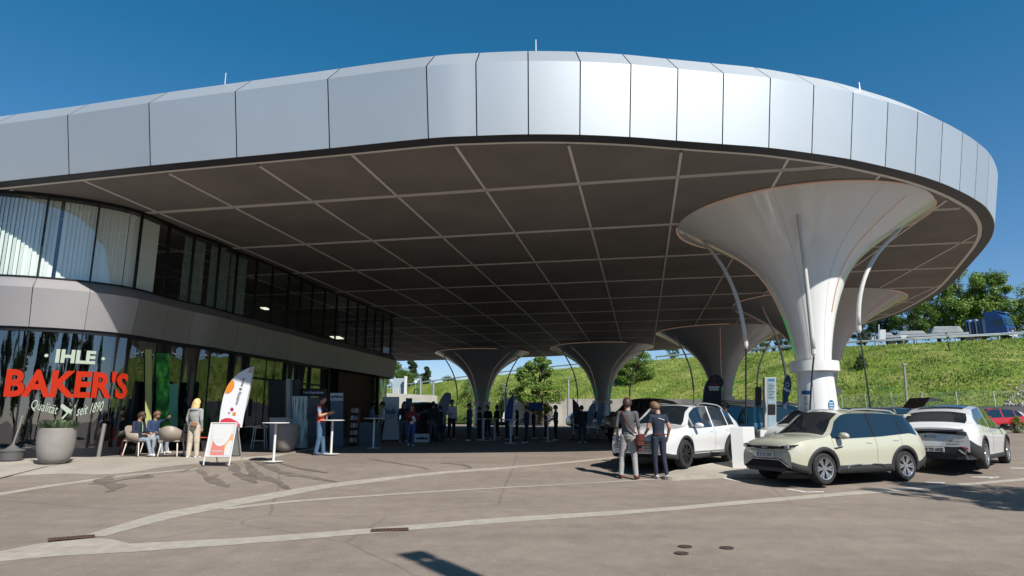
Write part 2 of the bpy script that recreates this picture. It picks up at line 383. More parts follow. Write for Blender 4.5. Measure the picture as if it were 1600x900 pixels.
mk('roof_skin', tp, [tuple(range(len(tp)))], mat('roof_membrane', (.25, .25, .26), .8), canopy)
# soffit: pale backing, grid panels clipped by the outline
so = [p + inw[i] * .36 for i, p in enumerate(out)]
ZS = CAM_Z + H
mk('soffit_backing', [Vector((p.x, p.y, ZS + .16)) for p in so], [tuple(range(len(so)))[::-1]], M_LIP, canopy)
GA = radians(11.1)                     # the grid's run, turned clockwise from straight ahead
gu = Vector((cos(GA), -sin(GA), 0)); gv = Vector((sin(GA), cos(GA), 0))
def UV(p): return (p.dot(gu), p.dot(gv))
# trim rim that follows the lip
vs = []
for i, p in enumerate(out):
    q = inw[i]; vs += [Vector((0, 0, ZS + .06)) + Vector((p.x, p.y, 0)) + q * .35, Vector((p.x, p.y, ZS - .02)) + q * .37, Vector((p.x, p.y, ZS - .02)) + q * .50, Vector((p.x, p.y, ZS + .07)) + q * .52]
mk('rim_trim', vs, [(i * 4 + r, (i + 1) * 4 + r, (i + 1) * 4 + r + 1, i * 4 + r + 1) for i in range(len(out) - 1) for r in range(3)], M_TRIM, canopy)
poly2 = [UV(p) for p in (out[i] + inw[i] * .47 for i in range(0, len(out), 2))]
def clip(poly, axis, val, keep_gt):
    r = []
    for i, a in enumerate(poly):
        b = poly[(i + 1) % len(poly)]
        ia = (a[axis] > val) == keep_gt; ib = (b[axis] > val) == keep_gt
        if ia: r.append(a)
        if ia != ib:
            t = (val - a[axis]) / (b[axis] - a[axis]); q = [a[0] + (b[0] - a[0]) * t, a[1] + (b[1] - a[1]) * t]; q[axis] = val; r.append(tuple(q))
    return r
rowpx = [287, 347, 404, 442, 474, 492, 507]
vrow = [UV(C(900, y))[1] for y in rowpx]
vlines = [vrow[0] + 4.72 * k for k in range(-1, 14)]
ub = UV(C(921, 347)); uc = UV(C(1048, 347)); uaa = UV(C(795, 350))
ud = (uc[0] - uaa[0]) / 2
ulines = [ub[0] + ud * k for k in range(-12, 9)]
print('grid', ['%.1f' % v for v in vrow], 'ud', ud, [round(q[0], 1) for q in (uaa, ub, uc)])
for i in range(len(ulines) - 1):
    for j in range(-1, len(vlines)):
        v0 = vlines[j] if j >= 0 else vlines[0] - 9; v1 = vlines[j + 1] if j + 1 < len(vlines) else vlines[-1] + 9
        if j >= 0: v0 += .055
        c = poly2
        for ax, val, kg in ((0, ulines[i] + .045, True), (0, ulines[i + 1] - .045, False), (1, v0, True), (1, v1 - .055, False)):
            c = clip(c, ax, val, kg)
            if len(c) < 3: break
        if len(c) < 3: continue
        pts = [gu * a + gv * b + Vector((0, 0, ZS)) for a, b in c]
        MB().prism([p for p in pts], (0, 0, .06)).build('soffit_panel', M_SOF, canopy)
def inside(p):
    x, y = p; c = False; n = len(poly2)
    for i in range(n):
        (x1, y1), (x2, y2) = poly2[i], poly2[(i + 1) % n]
        if (y1 > y) != (y2 > y) and x < (x2 - x1) * (y - y1) / (y2 - y1) + x1: c = not c
    return c
def trimline(axis, val, off, wd):
    """runs of a trim along one grid line, kept inside the outline"""
    lo, hi, st = -60, 110, .25; run = None; k = lo
    def P(s, o): return (val + o, s) if axis == 0 else (s, val + o)
    runs = []
    while k < hi:
        ins = inside(P(k, off))
        if ins and run is None: run = k
        if not ins and run is not None: runs.append((run, k - st)); run = None
        k += st
    for a, b in runs:
        if b - a < .5: continue
        m = MB(); qs = [P(a, off - wd / 2), P(b, off - wd / 2), P(b, off + wd / 2), P(a, off + wd / 2)]
        m.prism([gu * u + gv * v + Vector((0, 0, ZS - .022)) for u, v in qs], (0, 0, .05)).build('soffit_trim', M_TRIM, canopy)
for u in ulines: trimline(0, u, 0, .075)
for v in vlines: trimline(1, v, -.062, .05); trimline(1, v, .062, .05)
# lightning rods on the roof edge
def rod(px, py0, py1, lab):
    y = C(px, 230).y + 1.2; a = at(px, py1, y); b = at(px, py0, y)
    t = thing('lightning_rod', lab, 'lightning rod', (a.x, a.y, a.z - .5), 0, 'thin rods standing on the roof edge')
    MB().tube([(0, 0, 0), (0, 0, b.z - a.z + .5)], [.018, .013], 6).build('spike', mat('galvanised_pale', (.7, .7, .7), .4, metal=.5), t)
    MB().lathe([(.0, .3), (.03, .3), (.035, 0)], n=10).build('foot', MATS['galvanised_pale'], t)
rod(837.5, 62, 83, 'thin pale lightning rod above the middle of the fascia'); rod(351.5, 114, 130, 'thin pale lightning rod on the left roof edge'); rod(1343.5, 129, 140, 'thin pale lightning rod on the right roof curve')

# ------------------------------------------------------------------ funnel columns
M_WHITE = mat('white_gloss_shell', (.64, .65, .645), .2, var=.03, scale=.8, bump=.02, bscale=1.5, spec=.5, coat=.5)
M_FUN = mat('shade_grey_shell', (.36, .37, .38), .25, var=.03, scale=.8, bump=.02, bscale=1.5, spec=.5, coat=.3)  # darker copy of the white shell, canopy shade put into the colour
M_COP = mat('copper_light_line', (.50, .36, .28), .4, metal=.2, emit=(1, .62, .42), estr=.07)
M_GRN = mat('green_light_line', (.05, .5, .12), .4, emit=(.05, 1, .2), estr=.12)
M_RUB = mat('black_rubber', (.018, .018, .02), .55)
M_ARM = mat('white_arm_paint', (.72, .72, .70), .3)
def funnel(loc, R, rbase, mt, lab, arms=(), ph=0., cables=True, zc=3.55, ztop=None, cen=(0, 0), led=None):
    g0 = gz(loc[1]); top = (ztop or ZS - .04)
    t = thing('funnel_column', lab, 'column', (loc[0], loc[1], 0), 0, 'funnel shaped columns holding up the canopy')
    Hh = top - zc
    PF = [(0, 0), (.15, .03), (.29, .075), (.42, .135), (.55, .215), (.65, .315), (.73, .43), (.82, .60), (.91, .79), (1, 1)]
    def rad(u):
        def li(x):
            x = min(max(x, 0), 1)
            for (a, va), (b, vb) in zip(PF, PF[1:]):
                if x <= b: return va + (vb - va) * (x - a) / (b - a)
            return 1
        e_ = .05 if u < .95 else (1 - u); return rbase + (R - rbase) * (li(u - e_) + 2 * li(u) + li(u + e_) + li(u - e_ / 2) + li(u + e_ / 2)) / 6
    N = 96; K = 34; vs = []
    prof = []
    for k in range(K + 1):
        u = 1 - (1 - k / K) ** 1.5; prof.append((rad(u), zc + Hh * u, u))
    def pt(r, z, u, a): return Vector((cen[0] * u ** 2 + r * cos(a), cen[1] * u ** 2 + r * sin(a), z))
    for r, z, u in prof:
        for k in range(N): vs.append(pt(r, z, u, 2 * pi * k / N))
    rim = [(R + .03, top - .02), (R + .05, top + .03), (R - .1, top + .05)]
    for r, z in rim:
        for k in range(N): vs.append(pt(r, z, 1, 2 * pi * k / N))
    L = K + 1 + len(rim)
    mk('shell', vs, [(i * N + k, i * N + (k + 1) % N, (i + 1) * N + (k + 1) % N, (i + 1) * N + k) for i in range(L - 1) for k in range(N)], mt, t, smooth=True)
    col = MB().lathe([(rbase + .10, zc - .02), (rbase + .22, zc - .02), (rbase + .22, zc - .32), (rbase + .04, zc - .34)], n=48).build('collar', mt, t)
    col.data.set_sharp_from_angle(angle=radians(30))
    MB().lathe([(rbase + .10, zc), (rbase + .10, zc - .02)], n=48).build('neck', mt, t)
    MB().lathe([(rbase + .02, zc - .3), (rbase + .10, g0 + .9), (rbase + .13, g0 - .1)], n=48).build('pedestal', mt, t, smooth=True)
    # light lines down the shell: copper above, green near the foot, and the arc round the rim
    for a in [radians(q) for q in (led or (-55, -125, 30, 90, 150, 210))]:
        def line(u0, u1):
            pts = []
            for q in range(15):
                u = u0 + (u1 - u0) * q / 14; r = rad(u) + .012; pts.append(pt(r, zc + Hh * u, u, a))
            return pts
        MB().tube(line(.30, .955), .022, 6).build('light_line', M_COP, t)
        if a != radians(-60): MB().tube(line(.05, .295), .016, 6).build('light_line', M_GRN, t)
    if mt is M_WHITE:
        for q in range(8):
            a = radians(q * 45 + 12); MB().tube([pt(rad(u / 24) + .001, zc + Hh * u / 24, u / 24, a) for u in range(25)], .0045, 4).build('shell_seam', M_FUN, t)
            MB().tube([(cos(a) * (rbase + .10), sin(a) * (rbase + .10), g0 + .9), (cos(a) * (rbase + .024), sin(a) * (rbase + .024), zc - .34)], .0045, 4).build('shell_seam', M_FUN, t)
    for k in (0, 2, 4):
        pts = [pt(R + .045, top - .012, 1, ph + .45 + k * pi / 3 + q / 18 * 1.5) for q in range(19)]
        MB().tube(pts, .032, 6).build('rim_light', M_COP, t)
    for (a, r1, zend, sx) in arms:      # curved white arms with a hanging charging cable
        ca = Vector((cos(a), sin(a), 0)); side = Vector((-sin(a), cos(a), 0))
        P0 = ca * (R - .75) + Vector((cen[0], cen[1], top - .22)); P3 = ca * r1 + Vector((0, 0, zend))
        P1 = P0.lerp(P3, .15) + ca * .15 + Vector((0, 0, -.12)); P2 = P3 + Vector((0, 0, (top - zend) * .62)) + ca * .1
        bz = lambda s: P0 * (1 - s) ** 3 + P1 * 3 * s * (1 - s) ** 2 + P2 * 3 * s * s * (1 - s) + P3 * s ** 3
        arm = MB().tube([bz(s / 20) for s in range(21)], [.05 + .02 * s / 20 for s in range(21)], 10).build('cable_arm', M_ARM, t, smooth=True)
        MB().tube([P3 + Vector((0, 0, .02)), P3 - Vector((0, 0, .12)), P3 - Vector((0, 0, .2))], [.075, .07, .03], 10).build('end_cap', M_ARM, arm)
        MB().tube([P0 + Vector((0, 0, .25)), P0 - Vector((0, 0, .06))], .05, 8).build('bracket', M_RUB, arm)
        g = g0 + .05
        cb = [P3 - Vector((0, 0, .18)) + (side * sx + ca * .12) * (1 - (1 - s / 16) ** 1.4) + Vector((0, 0, -(P3.z - .18 - g) * s / 16)) for s in range(17)]
        MB().tube(cb, .028, 6).build('charging_cable', M_RUB, t)
    return t
def colpos(l, r):
    """centre of a round rim whose outline touches the rays through two rim tips"""
    A, B = C(*l), C(*r); a0 = atan2(A.x, A.y); a1 = atan2(B.x, B.y)
    hw = (a1 - a0) / 2; m = (a0 + a1) / 2; tl = .5 * (Vector((A.x, A.y, 0)).length + Vector((B.x, B.y, 0)).length)
    R = tl * tan(hw); d = tl / cos(hw)
    return (d * sin(m), d * cos(m)), R
R2 = 4.75
main_c, RM = colpos((1058, 338), (1462, 333))
print('main', main_c, RM)
basept = (1273 - 800) / 1020 / (cos(PITCH) - sin(PITCH) * (-.13))
my = main_c[1] - 1.5; mx = basept * my
print('main base', mx, my)
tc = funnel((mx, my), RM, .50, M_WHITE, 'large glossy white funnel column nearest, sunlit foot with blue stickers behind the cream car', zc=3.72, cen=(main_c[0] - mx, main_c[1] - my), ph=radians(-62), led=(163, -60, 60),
            arms=((radians(172), 2.0, 4.35, -.35), (radians(-114), 1.35, 3.95, -.35), (radians(-22), 1.35, 4.75, .05), (radians(60), 1.2, 4.0, .1)))
cc = []
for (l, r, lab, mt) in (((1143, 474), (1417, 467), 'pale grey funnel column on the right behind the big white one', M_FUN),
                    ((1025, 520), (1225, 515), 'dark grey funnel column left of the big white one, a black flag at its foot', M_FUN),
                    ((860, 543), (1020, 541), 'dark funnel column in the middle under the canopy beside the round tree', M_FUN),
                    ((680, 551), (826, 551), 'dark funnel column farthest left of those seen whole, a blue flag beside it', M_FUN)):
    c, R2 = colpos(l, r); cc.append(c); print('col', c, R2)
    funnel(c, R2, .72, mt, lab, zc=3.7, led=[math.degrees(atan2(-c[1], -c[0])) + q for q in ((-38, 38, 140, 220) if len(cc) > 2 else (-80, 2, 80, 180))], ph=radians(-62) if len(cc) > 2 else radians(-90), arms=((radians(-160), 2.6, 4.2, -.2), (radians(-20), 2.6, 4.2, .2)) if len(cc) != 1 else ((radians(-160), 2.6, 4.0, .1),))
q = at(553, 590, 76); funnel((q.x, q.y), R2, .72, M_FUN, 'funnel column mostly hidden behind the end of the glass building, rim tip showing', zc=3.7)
# ------------------------------------------------------------------ the glass building under the canopy's left side
def glassmat(name, tint, ior=1.7, rough=.0, wav=.0):
    m = bpy.data.materials.new(name); m.use_nodes = True; t = m.node_tree; t.nodes.clear(); L = t.links.new
    o = nd(t, 'ShaderNodeOutputMaterial'); tr = nd(t, 'ShaderNodeBsdfTransparent'); gl = nd(t, 'ShaderNodeBsdfGlossy'); mx = nd(t, 'ShaderNodeMixShader'); fr = nd(t, 'ShaderNodeLayerWeight'); pw = nd(t, 'ShaderNodeMath', operation='POWER'); ml = nd(t, 'ShaderNodeMath', operation='MULTIPLY_ADD')
    tr.inputs[0].default_value = (*tint, 1); gl.inputs['Color'].default_value = (.95, .97, 1, 1); gl.inputs['Roughness'].default_value = rough; fr.inputs[0].default_value = .5; f0 = 2 * ((ior - 1) / (ior + 1)) ** 2; pw.inputs[1].default_value = 3.6; ml.inputs[1].default_value = 1 - f0; ml.inputs[2].default_value = f0
    L(fr.outputs['Facing'], pw.inputs[0]); L(pw.outputs[0], ml.inputs[0]); L(ml.outputs[0], mx.inputs[0]); L(tr.outputs[0], mx.inputs[1]); L(gl.outputs[0], mx.inputs[2]); L(mx.outputs[0], o.inputs[0])
    if wav:
        tc = nd(t, 'ShaderNodeTexCoord'); n = nd(t, 'ShaderNodeTexNoise'); n.inputs['Scale'].default_value = .9; n.inputs['Detail'].default_value = 1
        mp = nd(t, 'ShaderNodeMapping'); mp.inputs['Scale'].default_value = (2.2, 2.2, .45)
        L(tc.outputs['Object'], mp.inputs[0]); L(mp.outputs[0], n.inputs[0]); bp = nd(t, 'ShaderNodeBump'); bp.inputs['Strength'].default_value = wav; bp.inputs['Distance'].default_value = .05
        L(n.outputs[0], bp.inputs['Height']); L(bp.outputs[0], gl.inputs['Normal'])
    return m
M_GLU = glassmat('upper_window_glass', (.90, .96, .93), 1.6, 0, .15)
M_GLG = glassmat('shop_window_glass', (.40, .48, .45), 1.9, 0, .18)
M_FRM = mat('dark_frame_metal', (.018, .02, .024), .4, metal=.3)
M_BAND = mat('grey_band_metal', (.40, .385, .39), .5, metal=.75, var=.03, scale=.8)
WPX = [(0, 297), (77.5, 303), (152.5, 313.8), (215, 328), (262, 347), (297, 362), (340, 377), (372, 392), (400, 403), (430, 416), (455, 426), (477, 437), (497, 446), (550, 467), (605, 490)]
wp = [C(*p) for p in WPX]
wp = [wp[0] + Vector((-6.5, -.15, 0)), wp[0] + Vector((-3, -.35, 0))] + wp
wcurve = crom([Vector((p.x, p.y, 0)) for p in wp], 6)
e = wcurve[-1]
wend = crom([e, Vector((-8.0, 43.8, 0)), Vector((-8.7, 45.0, 0)), Vector((-10.2, 45.6, 0)), Vector((-13, 45.8, 0)), Vector((-18, 45.9, 0))], 5)
wall = wcurve + wend[1:]
WS = [0]
for a, b in zip(wall, wall[1:]): WS.append(WS[-1] + (b - a).length)
def onW(s, off=0., z=0.):
    s = min(max(s, 0), WS[-1] - 1e-4); lo = 0; hi = len(WS) - 1
    while hi - lo > 1:
        m = (lo + hi) // 2
        if WS[m] <= s: lo = m
        else: hi = m
    t = (s - WS[lo]) / (WS[hi] - WS[lo]); p = wall[lo].lerp(wall[hi], t)
    a = wall[max(lo - 1, 0)]; b = wall[min(hi + 1, len(wall) - 1)]; d = (b - a).normalized()
    return Vector((p.x + d.y * off, p.y - d.x * off, z))
def wallpx(px, py):                    # where a pixel's ray meets the wall: (s, z)
    r = ray(px, py)
    for i, (a, b) in enumerate(zip(wall, wall[1:])):
        dx, dy = b.x - a.x, b.y - a.y; det = -r.x * dy + dx * r.y
        if abs(det) < 1e-9: continue
        t = (-a.x * dy + dx * a.y) / det; s = (r.x * a.y - r.y * a.x) / det
        if -1e-6 <= s <= 1.0001 and t > 0: return WS[i] + (b - a).length * s, CAM_Z + r.z * t
    return None
SILL, LOW, FOOT, TOP = 6.10, 4.62, 1.0, ZS - .02
s0 = wallpx(77.5, 303)[0]; sE = WS[len(wcurve) - 1]
bld = thing('glass_building', 'two storey building with curved dark glass walls, grey metal band and bakery lettering', 'building', (0, 0, 0))
jn = [s0 + 1.33 * k for k in range(-7, 60) if s0 + 1.33 * k < WS[-1] - .1 and s0 + 1.33 * k > .05]
def strip(name, sa, sb, prof, m, parent, n=5, smooth=True):
    """prof: (offset, z) pairs swept along the wall from sa to sb"""
    vs = []; k = len(prof)
    for i in range(n + 1):
        s = sa + (sb - sa) * i / n
        vs += [onW(s, o_, z) for o_, z in prof]
    o = mk(name, vs, [(i * k + r, (i + 1) * k + r, (i + 1) * k + r + 1, i * k + r + 1) for i in range(n) for r in range(k - 1)], m, parent)
    if smooth:
        for p in o.data.polygons: p.use_smooth = True
        o.data.set_sharp_from_angle(angle=radians(25))
    return o
def bar(name, s, z0, z1, w, d, m, parent, off=0., lean=0.):
    a = onW(s, off); tdir = (onW(s + .05) - onW(s - .05)).normalized(); nn = Vector((tdir.y, -tdir.x, 0)); MBx = MB(); q = []
    for z in (z0, z1):
        for u, v in ((-1, -1), (1, -1), (1, 1), (-1, 1)): q.append(Vector((a.x, a.y, z)) + tdir * u * w / 2 + nn * v * d / 2)
    return MBx.add(q, [(0, 3, 2, 1), (4, 5, 6, 7), (0, 1, 5, 4), (1, 2, 6, 5), (2, 3, 7, 6), (3, 0, 4, 7)]).build(name, m, parent)
for a, b in zip(jn, jn[1:]):
    strip('window_pane', a + .02, b - .02, [(0, SILL + .05), (0, TOP - .10)], M_GLU, bld, 6)
    o = strip('band_panel', a + .006, b - .006, [(.02, SILL), (.33, SILL - .34), (.14, LOW), (.02, LOW - .005)], M_BAND, bld, 4)
    bar('mullion', a, SILL, TOP, .045, .10, M_FRM, bld)
strip('window_head', 0, WS[-1], [(-.05, TOP - .1), (.06, TOP - .1), (.06, TOP)], M_FRM, bld, 120)
strip('window_sill', 0, WS[-1], [(-.2, SILL + .05), (.05, SILL + .05), (.05, SILL + .002)], M_FRM, bld, 120)
strip('band_backing', 0, WS[-1], [(.0, SILL - .003), (.30, SILL - .35), (.11, LOW + .01), (-.3, LOW + .01)], M_FRM, bld, 120)
sG = wallpx(512, 574)[0]                # the shop glass ends here, a deep entrance follows
gj = [s for s in jn if s < sG]
for k, (a, b) in enumerate(zip(gj, gj[1:])):
    strip('window_pane', a + .025, b - .025, [(0, FOOT + .1), (0, LOW - .12)], M_GLG, bld, 6)
    bar('mullion', a, FOOT, LOW, .035, .10, M_FRM, bld, off=-.03)
    if 14 <= k: bar('door_frame', a + .2, FOOT, LOW, .07, .16, M_FRM, bld)
strip('window_head', 0, sG, [(-.06, LOW - .12), (.07, LOW - .12), (.07, LOW + .004)], M_FRM, bld, 60)
strip('transom', gj[12], gj[-1], [(.06, 3.70), (.065, 3.70), (.065, 3.62), (.06, 3.62)], M_FRM, bld, 30)
strip('plinth', 0, sG, [(-.1, FOOT + .1), (.06, FOOT + .1), (.06, .92), (.12, .92), (.12, .6)], M_FRM, bld, 60)
# inside: floor slab, rear walls, ceiling
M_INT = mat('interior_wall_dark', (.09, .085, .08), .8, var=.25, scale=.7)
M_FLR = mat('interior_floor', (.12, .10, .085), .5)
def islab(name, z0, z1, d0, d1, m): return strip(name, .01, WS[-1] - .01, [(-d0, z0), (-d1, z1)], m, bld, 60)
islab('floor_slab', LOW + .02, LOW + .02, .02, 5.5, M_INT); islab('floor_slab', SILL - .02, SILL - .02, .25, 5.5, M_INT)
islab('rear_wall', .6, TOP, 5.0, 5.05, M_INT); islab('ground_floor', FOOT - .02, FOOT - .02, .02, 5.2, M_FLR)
# white vertical blinds behind the upper panes of the rounded corner
M_BLD = mat('white_blind_fabric', (.80, .80, .77), .8)
sB = wallpx(262, 347)[0]; s = .3; me = None
blind = MB()
nb = 0
while s < sB - .15:
    if nb % 17 != 16:
        a = onW(s, -.22); td = (onW(s + .05) - onW(s - .05)).normalized(); nn = Vector((td.y, -td.x, 0)); q = td * .062 + nn * (.035 if nb % 2 else .022)
        o = MB().add([Vector((a.x, a.y, SILL + .06)) - q, Vector((a.x, a.y, SILL + .06)) + q, Vector((a.x, a.y, TOP - .12)) + q, Vector((a.x, a.y, TOP - .12)) - q], [(0, 1, 2, 3)]).build('blind_slat', M_BLD, bld)
    s += .118; nb += 1
# darker sheers farther along
M_SHR = mat('grey_sheer_curtain', (.20, .25, .23), .9, var=.2, scale=5)
for sa, sb in ((297, 330), (340, 371), (372, 398)):
    pa = wallpx(sa, 400)[0]; pb = wallpx(sb, 400)[0]
    if pb > pa + .2: 
        vs = []; n = int((pb - pa) / .05)
        for i in range(n + 1):
            s = pa + (pb - pa) * i / n; off = -.3 - .03 * (i % 2)
            vs += [onW(s, off, SILL + .06), onW(s, off, TOP - .1)]
        mk('curtain', vs, [(2 * i, 2 * i + 2, 2 * i + 3, 2 * i + 1) for i in range(n)], M_SHR, bld)
# ceiling lamps glimpsed inside
M_LMP = mat('ceiling_lamp_glow', (.9, .9, .8), .5, emit=(1, .93, .78), estr=.8)
for px, py, L_ in ((463, 499, .55), (565, 541, 1.1)):
    s, z = wallpx(px, py); a = onW(s, -1.6); MB().box((a.x, a.y, z + .55), (L_ * .5, L_, .04)).build('ceiling_lamp', M_LMP, bld)
# the entrance: dark recess with upright wooden slats
M_WOOD = mat('brown_slat_wood', (.13, .065, .035), .55, var=.3, scale=6)
sW0 = wallpx(540, 640)[0]; sW1 = wallpx(590, 640)[0]
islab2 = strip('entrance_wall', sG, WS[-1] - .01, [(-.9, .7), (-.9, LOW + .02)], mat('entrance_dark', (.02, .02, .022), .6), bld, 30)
k = 0; s = sW0
while s < sW1:
    bar('slat', s, .9, LOW - .02, .085, .06, M_WOOD, bld, off=-.5); s += .135
bar('entrance_post', sG + .1, .8, LOW, .14, .14, M_FRM, bld); bar('entrance_post', wallpx(587, 640)[0] + .4, .8, LOW, .2, .2, M_FRM, bld, off=-.1)
o = strip('end_glass', sE - .9, WS[-1] - .2, [(-.25, 1.0), (-.25, LOW)], M_GLG, bld, 14)
# green leaf mural and the yellow-green and mint strips behind the shop glass
def mural():
    m = bpy.data.materials.new('leaf_mural_print'); m.use_nodes = True; t = m.node_tree; b = t.nodes['Principled BSDF']; L = t.links.new
    tc = nd(t, 'ShaderNodeTexCoord'); v = nd(t, 'ShaderNodeTexVoronoi'); v.inputs['Scale'].default_value = 4.5; n = nd(t, 'ShaderNodeTexNoise'); n.inputs['Scale'].default_value = 3
    L(tc.outputs['Object'], n.inputs[0]); mx = nd(t, 'ShaderNodeMix', data_type='RGBA'); mx.inputs[0].default_value = .25; L(tc.outputs['Object'], mx.inputs[6]); L(n.outputs['Color'], mx.inputs[7]); L(mx.outputs[2], v.inputs['Vector'])
    r = nd(t, 'ShaderNodeValToRGB'); e = r.color_ramp.elements; e[0].position = 0; e[0].color = (.28, .80, .12, 1); e[1].position = .75; e[1].color = (.01, .12, .03, 1); x = e.new(.35); x.color = (.07, .48, .06, 1)
    L(v.outputs['Distance'], r.inputs[0]); L(r.outputs[0], b.inputs['Base Color']); b.inputs['Roughness'].default_value = .6; return m
M_MUR = mural()
def inpanel(name, x0, x1, y0, y1, off, m):
    a = wallpx(x0, y1); b = wallpx(x1, y0); c = wallpx(x0, y0); d = wallpx(x1, y1)
    zz = [max(q[1], 1.0) for q in (a, d, b, c)]
    return mk(name, [onW(a[0], off, zz[0]), onW(d[0], off, zz[1]), onW(b[0], off, min(zz[2], 4.55)), onW(c[0], off, min(zz[3], 4.55))], [(0, 1, 2, 3)], m, bld)
inpanel('leaf_mural', 243, 264, 552, 690, .022, M_MUR)
inpanel('yellow_strip', 226, 236, 546, 690, .022, mat('yellow_green_paint', (.62, .68, .26), .6))
inpanel('mint_post', 264, 277, 600, 690, .022, mat('mint_paint', (.20, .62, .44), .6))
# lettering on the shop windows
M_RED = mat('red_film_lettering', (.50, .032, .012), .7, spec=.05)
M_CRM = mat('pale_film_lettering', (.42, .50, .41), .6)
def walltext(name, body, x0, y0, x1, y1, m, bold=0., shear=0., arc=0., tilt=0.):
    """fit the words to the pixel box (x0,y0)-(x1,y1) on the curved window"""
    me = textmesh(body, 1, 0, bold, shear); xs_ = [v.co.x for v in me.vertices]; ys_ = [v.co.y for v in me.vertices]
    ax, bx, ay, by = min(xs_), max(xs_), min(ys_), max(ys_)
    ym = (y0 + y1) / 2; sa = wallpx(x0, ym); sb = wallpx(x1, ym); zt = wallpx((x0 + x1) / 2, y0)[1]; zb = wallpx((x0 + x1) / 2, y1)[1]
    for v in me.vertices:
        u = (v.co.x - ax) / (bx - ax); w_ = (v.co.y - ay) / (by - ay)
        s = sa[0] + (sb[0] - sa[0]) * u
        v.co = onW(s, .05 + v.co.z, zb + (zt - zb) * w_ + tilt * (u - .5) - arc * (1 - (2 * u - 1) ** 2))
    me.update(); me.name = name
    return link(name, me, m, bld)
walltext('sign_word', 'IHLE', 87, 547, 149, 568, M_CRM, .045)
walltext('sign_word', "BAKER'S", 9, 577.5, 198, 621.5, M_RED, .035)
walltext('sign_word', 'Qualität', 49, 628, 91, 646, M_CRM, .0, .35, tilt=-.17)
walltext('sign_word', 'seit 1890', 120, 630, 160, 646, M_CRM, .012, .35, tilt=.17)
for px, py in ((72.5, 555.5), (161, 560.5)):
    s, z = wallpx(px, py); mk('sign_dot', [onW(s + .05 * cos(q * pi / 8), .012, z + .05 * sin(q * pi / 8)) for q in range(16)], [tuple(range(16))], M_CRM, bld)
def wpoly(name, pts, m):
    q = [wallpx(*p) for p in pts]; return mk(name, [onW(s, .014, z) for s, z in q], [tuple(range(len(q)))], m, bld)
wpoly('spatula_sign', [(95, 654), (98, 655), (109, 643), (111, 640), (105, 636), (98, 631), (95, 633), (95, 637), (101, 642), (104, 645)], M_CRM)
wpoly('rolling_pin_sign', [(112, 648), (110, 643), (104, 640), (103, 641.5), (107, 645)], M_CRM); wpoly('knife_sign', [(109, 643), (111, 645), (118, 634), (119, 631), (115, 636)], M_CRM)
# ------------------------------------------------------------------ embankment, road on top, walls, fence
CREST = [(-300, 650, 180), (300, 630, 178), (560, 612, 166), (620, 606, 156), (700, 596, 143), (800, 584, 130), (900, 574, 119), (1000, 565, 109), (1100, 557, 100), (1200, 550, 92), (1300, 543, 85), (1400, 538, 80), (1500, 533, 77), (1600, 528, 74), (1750, 518, 69), (2000, 500, 62), (2600, 470, 50), (4200, 420, 38)]
BASE = [(-300, 165, 1.2), (300, 163, 1.2), (560, 150, 1.2), (620, 140, 1.2), (700, 122, 1.3), (775, 97, 1.4), (798, 90, 4.5), (900, 88, 4.5), (1000, 84.5, 4.4), (1100, 79, 4.2), (1200, 72, 3.9), (1300, 65, 3.0), (1400, 59, 2.95), (1500, 55, 2.9), (1600, 52, 2.85), (1750, 48, 2.8), (2000, 43, 2.6), (2600, 34, 2.4), (4200, 25, 2.2)]
def bpt(px, y, z): r = ray(px, 600); return Vector((r.x / r.y * y, y, z))
cr = crom([at(*q) for q in CREST], 8); ba = crom([bpt(*q) for q in BASE], 8)
cr = resample(cr, 260); 
# match base samples to crest by bearing
def bear(p): return atan2(p.x, p.y)
bb = []; j = 0
for p in cr:
    a = bear(p)
    while j < len(ba) - 2 and bear(ba[j + 1]) < a: j += 1
    u = (a - bear(ba[j])) / max(bear(ba[j + 1]) - bear(ba[j]), 1e-6); bb.append(ba[j].lerp(ba[j + 1], min(max(u, 0), 1)))
def grassmat():
    m = bpy.data.materials.new('meadow_grass'); m.use_nodes = True; t = m.node_tree; b = t.nodes['Principled BSDF']; L = t.links.new
    tc = nd(t, 'ShaderNodeTexCoord')
    def N(sc, det=6):
        n = nd(t, 'ShaderNodeTexNoise'); n.inputs['Scale'].default_value = sc; n.inputs['Detail'].default_value = det; n.inputs['Roughness'].default_value = .65; L(tc.outputs['Object'], n.inputs[0]); return n
    r = nd(t, 'ShaderNodeValToRGB'); e = r.color_ramp.elements; e[0].position = .32; e[0].color = (.040, .085, .010, 1); e[1].position = .70; e[1].color = (.24, .22, .08, 1)
    x = e.new(.5); x.color = (.11, .17, .022, 1); L(N(.28, 9).outputs[0], r.inputs[0])
    r2 = nd(t, 'ShaderNodeValToRGB'); r2.color_ramp.elements[0].position = .3; r2.color_ramp.elements[0].color = (.55,) * 3 + (1,); r2.color_ramp.elements[1].position = .7; r2.color_ramp.elements[1].color = (1.45, 1.4, 1.3, 1)
    L(N(2.3, 6).outputs[0], r2.inputs[0]); mx = nd(t, 'ShaderNodeMix', data_type='RGBA', blend_type='MULTIPLY'); mx.inputs[0].default_value = 1
    L(r.outputs[0], mx.inputs[6]); L(r2.outputs[0], mx.inputs[7]); L(mx.outputs[2], b.inputs['Base Color']); b.inputs['Roughness'].default_value = .8; b.inputs['Specular IOR Level'].default_value = .2
    return m
M_GRS = grassmat()
NR = 16; vs = []
def prof(u): return u ** .85
